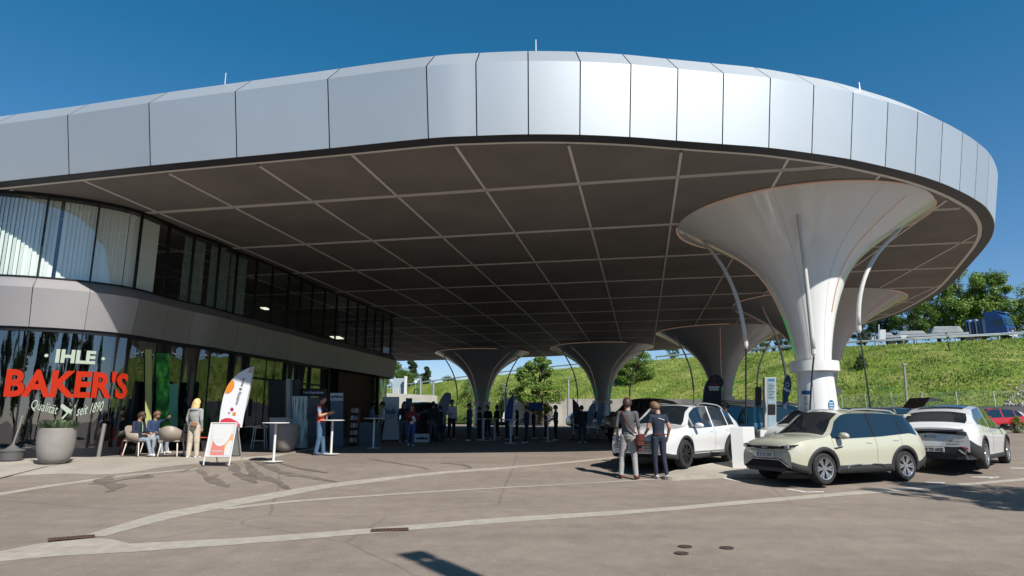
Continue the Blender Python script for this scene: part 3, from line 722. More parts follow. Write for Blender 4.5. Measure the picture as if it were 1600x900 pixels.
for c_, b_ in zip(cr, bb):
    for k in range(NR + 1):
        u = k / NR; p = b_.lerp(c_, u); z = b_.z + (c_.z - b_.z) * prof(u)
        nz = noise.noise(Vector((p.x * .12, p.y * .12, 1))) * .55 + noise.noise(Vector((p.x * .5, p.y * .5, 5))) * .18
        vs.append(Vector((p.x, p.y, z + nz * sin(pi * min(1, u * 1.02)) * (1 if k else 0))))
    o_ = Vector((c_.x, c_.y, 0)).normalized()
    for d, z in ((.8, .02), (10, .02), (16, -2.5), (40, -3.5), (90, -4)): vs.append(Vector((c_.x + o_.x * d, c_.y + o_.y * d, c_.z + z)))
R_ = NR + 6
bank = struct(mk('embankment', vs, [(i * R_ + k, (i + 1) * R_ + k, (i + 1) * R_ + k + 1, i * R_ + k + 1) for i in range(len(cr) - 1) for k in range(R_ - 1)], M_GRS, smooth=True))
vs2 = []
for c_ in cr:
    o_ = Vector((c_.x, c_.y, 0)).normalized()
    vs2 += [c_ + o_ * 1.6 + Vector((0, 0, .06)), c_ + o_ * 9 + Vector((0, 0, .06))]
struct(mk('upper_road', vs2, [(2 * i, 2 * i + 2, 2 * i + 3, 2 * i + 1) for i in range(len(cr) - 1)], M_ASPH))
# tufts of long grass over the slope
rnd = random.Random(3); V = []; F = []
def slope_pt(i, f, u):
    a = vs[i * R_ + int(u * NR)]; b = vs[i * R_ + min(int(u * NR) + 1, NR)]; a2 = vs[(i + 1) * R_ + int(u * NR)]; b2 = vs[(i + 1) * R_ + min(int(u * NR) + 1, NR)]
    w_ = u * NR - int(u * NR); return a.lerp(b, w_).lerp(a2.lerp(b2, w_), f)
i0 = next(i for i, c_ in enumerate(cr) if bear(c_) > atan2(540 - 800, 1020)); i1 = next(i for i, c_ in enumerate(cr) if bear(c_) > atan2(1750 - 800, 1020))
for q in range(60000):
    i = rnd.randrange(i0, i1); u = rnd.random() ** .9; p = slope_pt(i, rnd.random(), min(u, .999))
    if noise.noise(p * .35) < -.25 and rnd.random() < .6: continue
    h = rnd.uniform(.08, .22) * (1 + 1.2 * max(0, noise.noise(p * .22)))
    for k in range(3):
        a = rnd.uniform(0, 2 * pi); wd = rnd.uniform(.03, .07); dx, dy = cos(a) * wd, sin(a) * wd; lx, ly = rnd.uniform(-.12, .12), rnd.uniform(-.12, .12); n = len(V)
        V += [(p.x - dx, p.y - dy, p.z - .03), (p.x + dx, p.y + dy, p.z - .03), (p.x + lx, p.y + ly, p.z + h)]; F.append((n, n + 1, n + 2))
struct(mk('long_grass', V, F, mat('grass_blades', (.15, .25, .030), .7, var=.45, scale=.22, col2=(.33, .38, .11), detail=9, spec=.2)), 'stuff')
# pale retaining wall below the slope
M_RW = mat('retaining_concrete', (.52, .49, .44), .8, var=.12, scale=.7, bump=.3, bscale=20); M_RW2 = mat('grey_edging_concrete', (.33, .33, .33), .85, var=.12, scale=.9)
def wallrun(px0, px1, m, name, lab, hcap=.0, seg=2.4):
    pts = [p for p in crom([bpt(*q) for q in BASE], 8) if px0 <= 800 + (p.x / p.y) * 1020 * .98 <= px1]
    pts = resample(pts, max(3, int(sum((b - a).length for a, b in zip(pts, pts[1:])) / seg)))
    t = thing(name, lab, 'wall', (pts[0].x, pts[0].y, gz(pts[0].y)))
    for k, (a, b) in enumerate(zip(pts, pts[1:])):
        d = (b - a).normalized(); nn = Vector((d.y, -d.x, 0)) ; a = a + d * .012; b = b - d * .012; loc = Vector(t.location)
        g = gz(a.y) - .2
        q = [Vector((a.x, a.y, g)), Vector((b.x, b.y, g)), Vector((b.x, b.y, b.z + .08)), Vector((a.x, a.y, a.z + .08))]
        MB().prism([v + nn * .12 - loc for v in q], -nn * .3).build('wall_panel', m, t)
    return pts
wallrun(792, 1285, M_RW, 'retaining_wall', 'long pale retaining wall at the foot of the grass bank behind the columns')
fp = wallrun(1288, 1900, M_RW2, 'retaining_wall', 'low grey concrete wall below the wire fence on the right', seg=1.9)
# wire fence on the grey wall
M_GAL = mat('galvanised_steel', (.45, .46, .47), .45, metal=.6)
fe = thing('wire_fence', 'thin galvanised wire fence standing on the low grey wall at right', 'fence', (fp[0].x, fp[0].y, fp[0].z)); FL = Vector(fe.location)
fpts = resample(fp, int(sum((b - a).length for a, b in zip(fp, fp[1:])) / 2.25))
for a, b in zip(fpts, fpts[1:]):
    MB().box(a - FL + Vector((0, 0, .65)), (.06, .06, 1.35)).build('post', M_GAL, fe)
    m = MB()
    for k in range(7): m.tube([a - FL + Vector((0, 0, .12 + k * .19)), b - FL + Vector((0, 0, .12 + k * .19))], .006, 3, False)
    for k in range(1, 22): q = a.lerp(b, k / 22) - FL; m.tube([q + Vector((0, 0, .1)), q + Vector((0, 0, 1.28))], .004, 3, False)
    m.build('wire_panel', M_GAL, fe)
# guard rail along the upper road
def guard(px0, px1, lab, off=.4):
    pts = [c_ for c_ in cr if px0 <= 800 + c_.x / c_.y * 1020 * .985 <= px1]; n = int(sum((b - a).length for a, b in zip(pts, pts[1:])) / 4.0); pts = resample(pts, n + 1)
    t = thing('guard_rail', lab, 'guard rail', pts[0]); L0 = pts[0]; me = None
    o2 = [Vector((p.x, p.y, 0)).normalized() * off for p in pts]
    for p, o_ in zip(pts, o2):
        if me is None: o = MB().box((0, 0, .35), (.10, .12, .8)).build('post', M_GAL, t); me = o.data
        else: o = link('post', me, None, t)
        o.location = p + o_ - L0
    sec = [(-.03, .48), (.02, .54), (-.03, .61), (.02, .68), (-.03, .74)]
    vv = []; 
    for p, o_ in zip(pts, o2):
        u = o_.normalized(); vv += [p + o_ - L0 - u * (.10 + a) + Vector((0, 0, z)) for a, z in sec] + [p + o_ - L0 - u * .05 + Vector((0, 0, .75)), p + o_ - L0 - u * .05 + Vector((0, 0, .47))]
    mk('rail_beam', vv, [(i * 7 + k, (i + 1) * 7 + k, (i + 1) * 7 + (k + 1) % 7, i * 7 + (k + 1) % 7) for i in range(len(pts) - 1) for k in range(7)], mat('bright_galvanised', (.62, .64, .66), .4, metal=.5), t)
guard(500, 1010, 'long steel guard rail along the upper road beyond the left columns'); guard(1012, 1900, 'steel guard rail along the upper road below the blue truck')

# ------------------------------------------------------------------ trees
def leafmat(name, a, b_, tr=.25):
    m = bpy.data.materials.new(name); m.use_nodes = True; t = m.node_tree; L = t.links.new; b = t.nodes['Principled BSDF']
    gi = nd(t, 'ShaderNodeNewGeometry'); r = nd(t, 'ShaderNodeValToRGB'); r.color_ramp.elements[0].color = (*a, 1); r.color_ramp.elements[1].color = (*b_, 1)
    L(gi.outputs['Random Per Island'], r.inputs[0]); L(r.outputs[0], b.inputs['Base Color']); b.inputs['Roughness'].default_value = .5; b.inputs['Specular IOR Level'].default_value = .35
    tl = nd(t, 'ShaderNodeBsdfTranslucent'); mx = nd(t, 'ShaderNodeMixShader'); mx.inputs[0].default_value = tr; L(r.outputs[0], tl.inputs[0]); out_ = t.nodes['Material Output']
    L(b.outputs[0], mx.inputs[1]); L(tl.outputs[0], mx.inputs[2]); L(mx.outputs[0], out_.inputs[0]); return m
M_BARK = mat('tree_bark', (.10, .075, .055), .9, var=.3, scale=6, bump=.6, bscale=25)
LEAFS = {'mid': leafmat('leaves_mid_green', (.045, .10, .016), (.11, .19, .03)), 'light': leafmat('leaves_light_green', (.09, .17, .025), (.19, .27, .05)),
         'dark': leafmat('leaves_dark_green', (.014, .035, .010), (.04, .075, .018)), 'yellow': leafmat('leaves_yellow_green', (.14, .19, .03), (.26, .28, .06))}
TREE_ME = {}
def treemesh(kind, seed, n, shape):
    """unit tree: height 1, crown about .6 wide; returns trunk and crown meshes"""
    key = (kind, seed, n, shape)
    if key in TREE_ME: return TREE_ME[key]
    rd = random.Random(seed); tm = MB(); ends = []
    th = {'round': .24, 'upright': .16, 'conifer': .08, 'slim': .15, 'bush': .02}[shape]
    if shape == 'conifer':
        tm.tube([(0, 0, 0), (.004, 0, .5), (0, 0, .97)], [.022, .013, .003], 7)
        clumps = []
        for k in range(90):
            z = rd.uniform(.08, .98); rr = .27 * (1 - z) ** .8 + .015; a = rd.uniform(0, 2 * pi); q = rr * rd.uniform(.45, 1.05)
            clumps.append((Vector((cos(a) * q, sin(a) * q, z - q * .25)), .035 + .06 * (1 - z)))
            if k % 3 == 0: tm.tube([(0, 0, z), (cos(a) * q, sin(a) * q, z - q * .25)], [.006, .002], 4)
    else:
        tm.tube([(0, 0, 0), (.006, .004, th), (-.004, .008, .45), (.004, 0, .72)], [.030, .022, .014, .006], 8)
        clumps = []; W = {'round': .36, 'upright': .27, 'slim': .13, 'bush': .5}[shape]
        nc = {'round': 46, 'upright': 50, 'slim': 26, 'bush': 40}[shape]
        for k in range(nc):
            a = rd.uniform(0, 2 * pi); z = th + (1 - th) * rd.random() ** .85; u = (z - th) / (1 - th)
            if shape == 'round': w_ = W * sqrt(max(0, 1 - (2 * u - .92) ** 2 * .92))
            elif shape == 'upright': w_ = W * (sin(pi * min(1, u * .86 + .12)) ** .7)
            elif shape == 'bush': w_ = W * sqrt(max(0, 1 - u ** 2))
            else: w_ = W * (sin(pi * (u * .85 + .1)) ** .8)
            w_ *= rd.uniform(.75, 1.12); q = w_ * rd.random() ** .4; p = Vector((cos(a) * q, sin(a) * q, z * .97)); clumps.append((p, W * rd.uniform(.13, .30)))
            if k % 2 == 0:
                s_ = Vector((0, 0, max(th * .8, z * rd.uniform(.45, .7)))); tm.tube([s_, s_.lerp(p, .5) + Vector((0, 0, -.01)), p], [.010, .006, .002], 5)
    V = []; F = []
    for c_, r_ in clumps:
        m = int(n / len(clumps) * rd.uniform(.6, 1.4))
        for _ in range(m):
            d = Vector((rd.gauss(0, 1), rd.gauss(0, 1), rd.gauss(0, .8))).normalized() * r_ * rd.random() ** .45 * 1.05
            p = c_ + d; s_ = rd.uniform(.008, .0165) * (1.0 if shape != 'bush' else 2.2)
            if shape == 'slim': s_ *= .8
            nrm = (d.normalized() * .6 + Vector((rd.gauss(0, 1), rd.gauss(0, 1), rd.gauss(0, 1) + .5)).normalized()).normalized(); a = nrm.orthogonal().normalized(); b = nrm.cross(a)
            an = rd.uniform(0, 2 * pi); a, b = a * cos(an) + b * sin(an), b * cos(an) - a * sin(an); k = len(V)
            V += [p - a * s_, p - b * s_ * .55, p + a * s_, p + b * s_ * .55]; F.append((k, k + 1, k + 2, k + 3))
    me1 = bpy.data.meshes.new('trunk'); me1.from_pydata([tuple(v) for v in tm.v], [], tm.f); me1.materials.append(M_BARK)
    me2 = bpy.data.meshes.new('crown'); me2.from_pydata([tuple(v) for v in V], [], F); me2.materials.append(LEAFS[kind])
    TREE_ME[key] = (me1, me2); return me1, me2
def tree(loc, h, kind, shape, seed, lab, group=None, n=9000, wide=1., name='tree', cat='tree'):
    t = thing(name, lab, cat, loc, (seed * 1.7) % 6.28, group); me1, me2 = treemesh(kind, seed, n, shape)
    for nm, me in (('trunk', me1), ('crown', me2)):
        o = link(nm, me, None, t); o.scale = (h * wide, h * wide, h)
    return t
def treepx(px, ytop, ybot, y, kind, shape, seed, lab, **k):
    a = at(px, ybot, y); b = at(px, ytop, y); return tree(a, b.z - a.z, kind, shape, seed, lab, **k)
treepx(843, 556, 663, 86.5, 'light', 'upright', 11, 'bright green upright tree in front of the bank between two dark columns', n=17000, wide=1.35)
treepx(996, 549, 616, 93, 'light', 'round', 12, 'round leafy green tree on the bank between the dark columns', n=17000, wide=1.5)
treepx(848, 600, 665, 85.5, 'yellow', 'slim', 13, 'small yellow green tree below the bright upright tree', n=3500, wide=1.3)
treepx(783, 598, 662, 92, 'light', 'slim', 14, 'slim young tree just right of the far left column', n=2500, wide=1.0)
treepx(735, 594, 655, 110, 'mid', 'round', 15, 'small tree just left of the far left column foot', n=5000, wide=1.0)
treepx(1487, 518, 572, 72, 'yellow', 'slim', 16, 'thin young yellow green tree near the top of the bank on the right', n=1600, wide=.9)
treepx(1346, 553, 583, 73, 'dark', 'bush', 17, 'small dark bush halfway up the bank right of the white column', n=3500, wide=.75, name='bush', cat='bush')
treepx(1262, 575, 600, 76, 'mid', 'bush', 18, 'small green bush on the bank partly behind the white column', n=2500, wide=.8, name='bush', cat='bush')
for k, (px, yt, y, kd, wd) in enumerate(((1352, 496, 98, 'dark', 1.2), (1392, 488, 100, 'dark', 1.2), (1432, 466, 96, 'mid', 1.2), (1470, 448, 100, 'mid', 1.2), (1512, 420, 98, 'light', 1.0), (1566, 426, 96, 'light', 1.05), (1612, 466, 92, 'light', 1.1), (1668, 440, 96, 'mid', 1.1), (1540, 455, 106, 'dark', 1.3))):
    treepx(px, yt, 548, y + 4, kd, 'round', 21 + k % 4, ['dark leafy tree at the left end of the row behind the road signs', 'dark tree standing just left of the grey road sign boards', 'mid green tree above the pale trailer load', 'dark broad tree behind the trailer', 'tallest bright green tree just left of the blue truck cab', 'large green tree rising behind the blue truck cab', 'light green tree at the right edge beyond the truck', 'green tree beyond the right edge of the row', 'dark broad tree filling the gap behind the two tallest'][k], n=15000, wide=wd, group='trees beyond the upper road')
for k, (px, yt, y, kd, wd, lab) in enumerate(((1052, 541, 120, 'mid', 1.5, 'tree top showing over the rail left of the dark grey column'), (1092, 545, 118, 'light', 1.5, 'light tree top beside the dark grey column'), (1190, 527, 104, 'mid', 1.4, 'tree top between the dark grey column and the white one'), (1225, 522, 100, 'dark', 1.4, 'dark tree top close left of the white column'), (1310, 505, 100, 'mid', 1.4, 'green tree just right of the white column foot above the rail'))):
    treepx(px, yt, 566 if px < 1300 else 552, y + 22, kd, 'round', 21 + k % 4, lab, n=15000, wide=wd * .8, group='trees beyond the upper road')
treepx(640, 562, 648, 172, 'dark', 'conifer', 31, 'dark ragged conifer beyond the car park at the left', n=14000, wide=1.25)
treepx(618, 570, 650, 168, 'mid', 'round', 21, 'broad green tree beside the dark conifer at the end of the building', n=15000, wide=1.0)
treepx(664, 573, 650, 176, 'dark', 'conifer', 32, 'second dark conifer right of the ragged one', n=14000, wide=1.15)
treepx(700, 588, 640, 190, 'mid', 'round', 22, 'small far tree on the skyline left of the dark columns', n=15000, wide=1.2)
treepx(652, 603, 650, 128, 'light', 'bush', 33, 'light green shrub below the white diamond sign', n=3000, wide=.6, name='bush', cat='bush')
# trees and the far side of the forecourt behind the viewer, mirrored in the shop windows and the car paint
k = 0
for x, y, h in ((-34, -22, 12), (-25, -27, 15), (-16, -24, 11), (-8, -30, 14), (1, -27, 12), (9, -31, 15), (18, -26, 12), (27, -24, 14), (37, -16, 13), (-42, -10, 13)):
    tree((x, y, gz(y)), h, ('dark', 'mid')[k % 2], ('round', 'conifer', 'round')[k % 3], (21, 31, 22)[k % 3] , ['broad dark tree, farthest left but one of the row behind the viewer', 'tall dark conifer in the row behind the viewer left of the middle', 'rounded tree behind the viewer left of the middle', 'broad dark tree behind the viewer just left of centre', 'conifer standing straight behind the viewer', 'tall rounded tree behind the viewer just right of centre', 'broad tree behind the viewer to the right', 'dark conifer behind the viewer far to the right', 'rounded tree at the right end of the row behind the viewer', 'tree at the left end of the row behind the viewer'][k], n=(15000, 14000, 15000)[k % 3], wide=1.0, group='row of trees behind the viewer'); k += 1
# the tree whose shade falls across the forecourt at the right, and the slim mast in front of the viewer's left
def shadow_base(px, py, h): p = G(px, py); s_ = h / tan(SUN_EL); return Vector((p.x + sin(SUN_AZ) * s_, p.y + cos(SUN_AZ) * s_, 0))
p = shadow_base(1600, 777, 5.2); tree((p.x, p.y, gz(p.y)), 7.4, 'mid', 'round', 23, 'leafy tree standing to the right of the viewer', n=15000, wide=.62)
p = shadow_base(1420, 772, 5.4); tree((p.x, p.y, gz(p.y)), 6.6, 'mid', 'slim', 34, 'slender young tree standing to the right of the viewer', n=1800, wide=.8)
HM = 9.6; p = shadow_base(628, 858, HM); az_ = -SUN_AZ
mast = thing('forecourt_pylon', 'flat upright forecourt pylon standing just right of the viewer', 'pylon', (p.x, p.y, gz(p.y)), az_)
M_PYL = mat('pylon_grey', (.3, .3, .32), .5)
MB().box((0, 0, HM * .5 - .26), (.38, .09, HM - .52)).build('board', M_PYL, mast); MB().box((0, 0, HM - .17), (.38, .09, .34)).build('head', M_PYL, mast)
for sx_ in (-.17, .17): MB().box((sx_ * .55, 0, HM - .43), (.12, .07, .2)).build('bracket', M_PYL, mast)
# ------------------------------------------------------------------ posts and signs beyond the canopy
M_POST = mat('grey_post', (.40, .41, .42), .5, metal=.3)
def lamp(px, y0, y1, y, lab, lean=0.):
    a = at(px + lean, y1, y); b = at(px, y0, y); t = thing('lamp_post', lab, 'post', (a.x, a.y, a.z), 0, 'plain posts beyond the canopy'); d = b - a
    r0 = .0018 * y
    MB().tube([(0, 0, 0), d * .8, d], [r0, r0 * .9, r0 * .85], 8).build('post_shaft', M_POST, t); MB().box(d + Vector((0, 0, .03)), (r0 * 2.6, r0 * 2.6, .12)).build('cap', M_POST, t)
    return t
lamp(1412.5, 570, 650, 49, 'tall leaning grey post on the right in front of the wire fence', 6)
lamp(888, 591, 655, 84, 'grey post in front of the pale retaining wall, right of the bright tree'); lamp(790, 601, 655, 90, 'grey post left of the bright upright tree'); lamp(657, 589, 650, 112, 'grey post beside the diamond sign at far left')
lamp(677, 596, 645, 118, 'thin post with a small round lamp near the far left skyline')
M_SGN = mat('sign_grey_back', (.42, .44, .45), .45, metal=.5); M_WHT = mat('white_paint', (.78, .78, .77), .4)
sy = 83.5
t = thing('road_sign', 'pair of grey road sign boards seen from behind beside a tall post', 'road sign', at(1373, 541, sy)); L0 = at(1373, 541, sy)
MB().tube([(0, 0, 0), at(1373, 507, sy) - L0], .09, 6).build('post', M_GAL, t)
for x0, x1, y0, y1 in ((1375, 1384, 515, 534),): MB().prism([at(x0, y1, sy) - L0, at(x1, y1, sy) - L0, at(x1, y0, sy) - L0, at(x0, y0, sy) - L0], (0, .06, 0)).build('board', M_SGN, t)
t = thing('arrow_sign', 'grey arrow shaped sign board left of the tall post by the upper road', 'road sign', at(1367, 541, sy + .5)); L0 = at(1367, 541, sy + .5)
MB().prism([at(a, b, sy + .5) - L0 for a, b in ((1362, 529), (1366, 534), (1372, 534), (1372, 525), (1366, 525))], (0, .06, 0)).build('board', M_SGN, t); MB().tube([(0, 0, 0), at(1367, 534, sy + .5) - L0], .06, 6).build('post', M_GAL, t)
t = thing('yield_sign', 'downward pointing triangular sign seen from behind at the roadside', 'road sign', at(1412, 541, sy - 3)); L0 = at(1412, 541, sy - 3)
MB().prism([at(a, b, sy - 3) - L0 for a, b in ((1406, 523.5), (1412, 533), (1418, 523.5))], (0, .05, 0)).build('board', M_SGN, t); MB().tube([(0, 0, 0), at(1412, 532, sy - 3) - L0], .05, 6).build('post', M_GAL, t)
# left distance: pale screen, pillar, diamond sign, low pale wall
y = 118.0
t = thing('noise_screen', 'pale blue slatted screen beside a white pillar at the end of the building', 'screen', at(625, 640, y)); L0 = at(625, 640, y)
MB().prism([at(a, b, y) - L0 for a, b in ((613, 616), (631, 616), (631, 591), (613, 591))], (0, .15, 0)).build('screen_panel', mat('pale_blue_panel', (.42, .50, .55), .5), t)
for k in range(7): q = at(614 + k * 2.8, 616, y - .05) - L0; MB().tube([q + Vector((0, 0, -2.6)), q + Vector((0, 0, -.02 + 1.1))], .07, 4).build('upright', M_WHT, t)
t = thing('white_pillar', 'square white pillar right of the pale slatted screen', 'pillar', at(633.5, 640, y - 1)); q = at(633.5, 588, y - 1) - at(633.5, 640, y - 1); MB().box(q / 2, (.45, .45, q.z)).build('shaft', M_WHT, t)
t = thing('diamond_sign', 'white diamond road sign on a thin post at far left', 'road sign', at(649.5, 640, y - 4)); L0 = at(649.5, 640, y - 4)
MB().prism([at(a, b, y - 4) - L0 for a, b in ((646.5, 596), (649.5, 599.5), (652.5, 596), (649.5, 592.5))], (0, .05, 0)).build('board', M_WHT, t); MB().tube([(0, 0.06, 0), at(649.5, 596, y - 4) - L0 + Vector((0, .06, 0))], .05, 6).build('post', M_GAL, t)
t = thing('boundary_wall', 'low pale boundary wall beyond the car park at far left', 'wall', at(650, 645, 106)); L0 = at(650, 645, 106)
MB().prism([at(a, b, 106) - L0 for a, b in ((600, 655), (683, 655), (683, 618), (600, 614))], (0, .3, 0)).build('wall_face', M_RW, t)
# ------------------------------------------------------------------ blue truck with low trailer on the upper road
TY = 80.5
def truck():
    B = at(1545, 534, TY); t = thing('truck', 'blue tractor unit pulling a low trailer with a grey covered load on the upper road', 'truck', B, radians(-24)); S_ = 1.0
    blue = mat('truck_blue_paint', (.012, .075, .30), .35, coat=.6); chas = mat('truck_chassis', (.03, .03, .035), .6); glass = mat('dark_windscreen', (.02, .05, .05), .08, spec=.8); gry = mat('tarp_grey', (.27, .30, .31), .7, var=.2, scale=1.5)
    # the cab faces right and a little towards the viewer (+x is forward)
    sec = [(2.6, .55), (2.62, 1.4), (2.5, 1.75), (2.28, 2.75), (1.7, 3.35), (.3, 3.45), (.3, .55)]
    bevel(MB().prism([Vector((x, -1.2, z)) for x, z in sec], (0, 2.4, 0)).build('cab', blue, t), .08)
    MB().add([(2.56, -1.02, 1.72), (2.56, 1.02, 1.72), (2.33, 1.0, 2.68), (2.33, -1.0, 2.68)], [(0, 1, 2, 3)]).build('windscreen', glass, t).location = (.03, 0, 0)
    MB().box((1.72, -1.21, 2.1), (.9, .03, .7)).build('side_window', glass, t)
    MB().box((2.64, 0, 1.25), (.05, 1.5, .5)).build('grille', chas, t); MB().box((2.64, 0, .62), (.1, 2.3, .45)).build('bumper', mat('truck_bumper_white', (.5, .52, .55), .5), t)
    for s_ in (-1, 1): MB().box((2.68, s_ * .9, .72), (.06, .36, .2)).build('headlight', mat('lamp_lens', (.8, .82, .85), .1), t)
    MB().box((2.66, 0, 1.05), (.04, .5, .1)).build('badge_bar', M_WHT, t); MB().box((2.73, 0, .55), (.03, .5, .12)).build('number_plate', M_WHT, t)
    bevel(MB().prism([Vector((x, -1.15, z)) for x, z in ((.3, 3.45), (1.6, 3.6), (2.1, 3.35), (1.7, 3.3))], (0, 2.3, 0)).build('roof_spoiler', blue, t), .04)
    for k in range(5): MB().box((-.35 - k * .36, -.2, 1.9), (.12, 1.7, 1.9)).build('tank_post', blue if k % 2 == 0 else M_GAL, t)
    MB().box((-.6, 0, .75), (5.8, .9, .35)).build('chassis', chas, t)
    for o in list(t.children):           # the cab stands turned towards the forecourt, the trailer still follows the bend
        if o.name.split('.')[0] in ('cab', 'windscreen', 'side_window', 'grille', 'bumper', 'headlight', 'badge_bar', 'number_plate', 'roof_spoiler', 'tank_post'):
            R_c = Matrix.Rotation(radians(-34), 4, 'Z') @ Matrix.Translation(o.location); o.location = R_c.to_translation(); o.rotation_euler = (0, 0, radians(-34))
    for x in (1.7, -2.2, -9.2, -10.5):
        for s_ in (-1, 1):
            o = MB().lathe([(.0, -.14), (.34, -.14), (.5, -.13), (.52, 0), (.5, .13), (.34, .14), (0, .14)], n=18).xf(Matrix.Rotation(pi / 2, 4, 'X')).build('wheel', M_RUB, t); o.location = (x, s_ * 1.05, .52)
    MB().box((-7.4, 0, 1.05), (10.5, 2.4, .28)).build('trailer_bed', M_GAL, t)
    for (x0, x1, h) in ((-12.4, -10.2, .5), (-10, -6.6, .55), (-6.2, -2.6, .95)):
        vv = [(x0, -1.1, 1.2), (x1, -1.1, 1.2), (x1, 1.1, 1.2), (x0, 1.1, 1.2), (x0 + .5, -.8, 1.2 + h), (x1 - .3, -.7, 1.2 + h * .9), (x1 - .3, .7, 1.2 + h * .9), (x0 + .5, .8, 1.2 + h)]
        bevel(mk('covered_load', vv, [(3, 2, 1, 0), (4, 5, 6, 7), (0, 1, 5, 4), (1, 2, 6, 5), (2, 3, 7, 6), (3, 0, 4, 7)], gry, t), .15, 3)
truck()
# ------------------------------------------------------------------ cars
M_TYR = mat('tyre_rubber', (.022, .022, .024), .8, var=.2, scale=20); M_PLA = mat('dark_cladding_plastic', (.028, .029, .031), .6); M_CGL = mat('car_window_glass', (.012, .020, .028), .03, spec=1.0, coat=.5)
M_CHR = mat('bright_trim', (.62, .63, .65), .22, metal=.9); M_LNS = mat('headlamp_lens', (.55, .58, .62), .08, metal=.3, coat=1); M_RDL = mat('red_tail_lamp', (.45, .012, .012), .15, coat=1); M_RIM = mat('alloy_silver', (.45, .46, .48), .3, metal=.85)
M_RIMD = mat('alloy_black', (.02, .02, .022), .3, metal=.5); M_PLT = mat('plate_white', (.78, .78, .76), .4); M_BLU = mat('plate_blue', (.01, .06, .40), .4); M_BLK = mat('black_print', (.01, .01, .012), .5); M_UND = mat('underbody_black', (.008, .008, .009), .9)
def lerp_tab(tab, x):
    if x <= tab[0][0]: return tab[0][1]
    for (a, va), (b, vb) in zip(tab, tab[1:]):
        if x <= b: t_ = (x - a) / (b - a); return va + (vb - va) * t_
    return tab[-1][1]
def smooth_tab(tab, x):
    # piecewise smoothstep between knots keeps shoulders soft
    e_ = .05; return (lerp_tab(tab, x - e_) + 2 * lerp_tab(tab, x) + lerp_tab(tab, x + e_)) / 4
WHEEL_ME = {}
def wheel_parts(r, wd, rim_m, nsp, key):
    if key in WHEEL_ME: return WHEEL_ME[key]
    rr = r * .70
    ty = MB().lathe([(rr, -wd / 2), (r * .93, -wd / 2), (r, -wd * .36), (r, wd * .36), (r * .93, wd / 2), (rr, wd / 2)], n=36).xf(Matrix.Rotation(pi / 2, 4, 'X'))
    ri = MB().lathe([(rr, -wd / 2 - .002), (rr * .93, -wd / 2 + .004), (rr * .88, -wd / 2 + .05), (rr * .86, 0)], n=36); ri.lathe([(.0, -wd / 2 + .012), (.055, -wd / 2 + .012), (.07, -wd / 2 + .04)], n=12)
    for k in range(nsp):
        a = 2 * pi * k / nsp
        for da in (-.17, .17):
            c, s = cos(a + da), sin(a + da); c2, s2 = cos(a + da * .25), sin(a + da * .25); t = Vector((-s, c, 0)) * .022; t2 = Vector((-s2, c2, 0)) * .016; z = -wd / 2 + .012
            p1 = Vector((c2 * .045, s2 * .045, z + .012)); p2 = Vector((c * rr * .92, s * rr * .92, z))
            ri.add([p1 - t2, p1 + t2, p2 + t, p2 - t, p1 - t2 + Vector((0, 0, .04)), p1 + t2 + Vector((0, 0, .04)), p2 + t + Vector((0, 0, .04)), p2 - t + Vector((0, 0, .04))], [(3, 2, 1, 0), (0, 1, 5, 4), (1, 2, 6, 5), (2, 3, 7, 6), (3, 0, 4, 7)])
    ri.xf(Matrix.Rotation(pi / 2, 4, 'X'))
    bk = MB().lathe([(.0, .0), (rr * .86, .0)], n=24).xf(Matrix.Rotation(pi / 2, 4, 'X'))
    def me(nm, mb, m, sm=False):
        q = bpy.data.meshes.new(nm); q.from_pydata([tuple(v) for v in mb.v], [], mb.f); q.materials.append(m)
        if sm:
            for p in q.polygons: p.use_smooth = True
            q.set_sharp_from_angle(angle=radians(32))
        return q
    WHEEL_ME[key] = (me('tyre', ty, M_TYR, True), me('rim', ri, rim_m, True), me('hub_back', bk, M_UND))
    return WHEEL_ME[key]
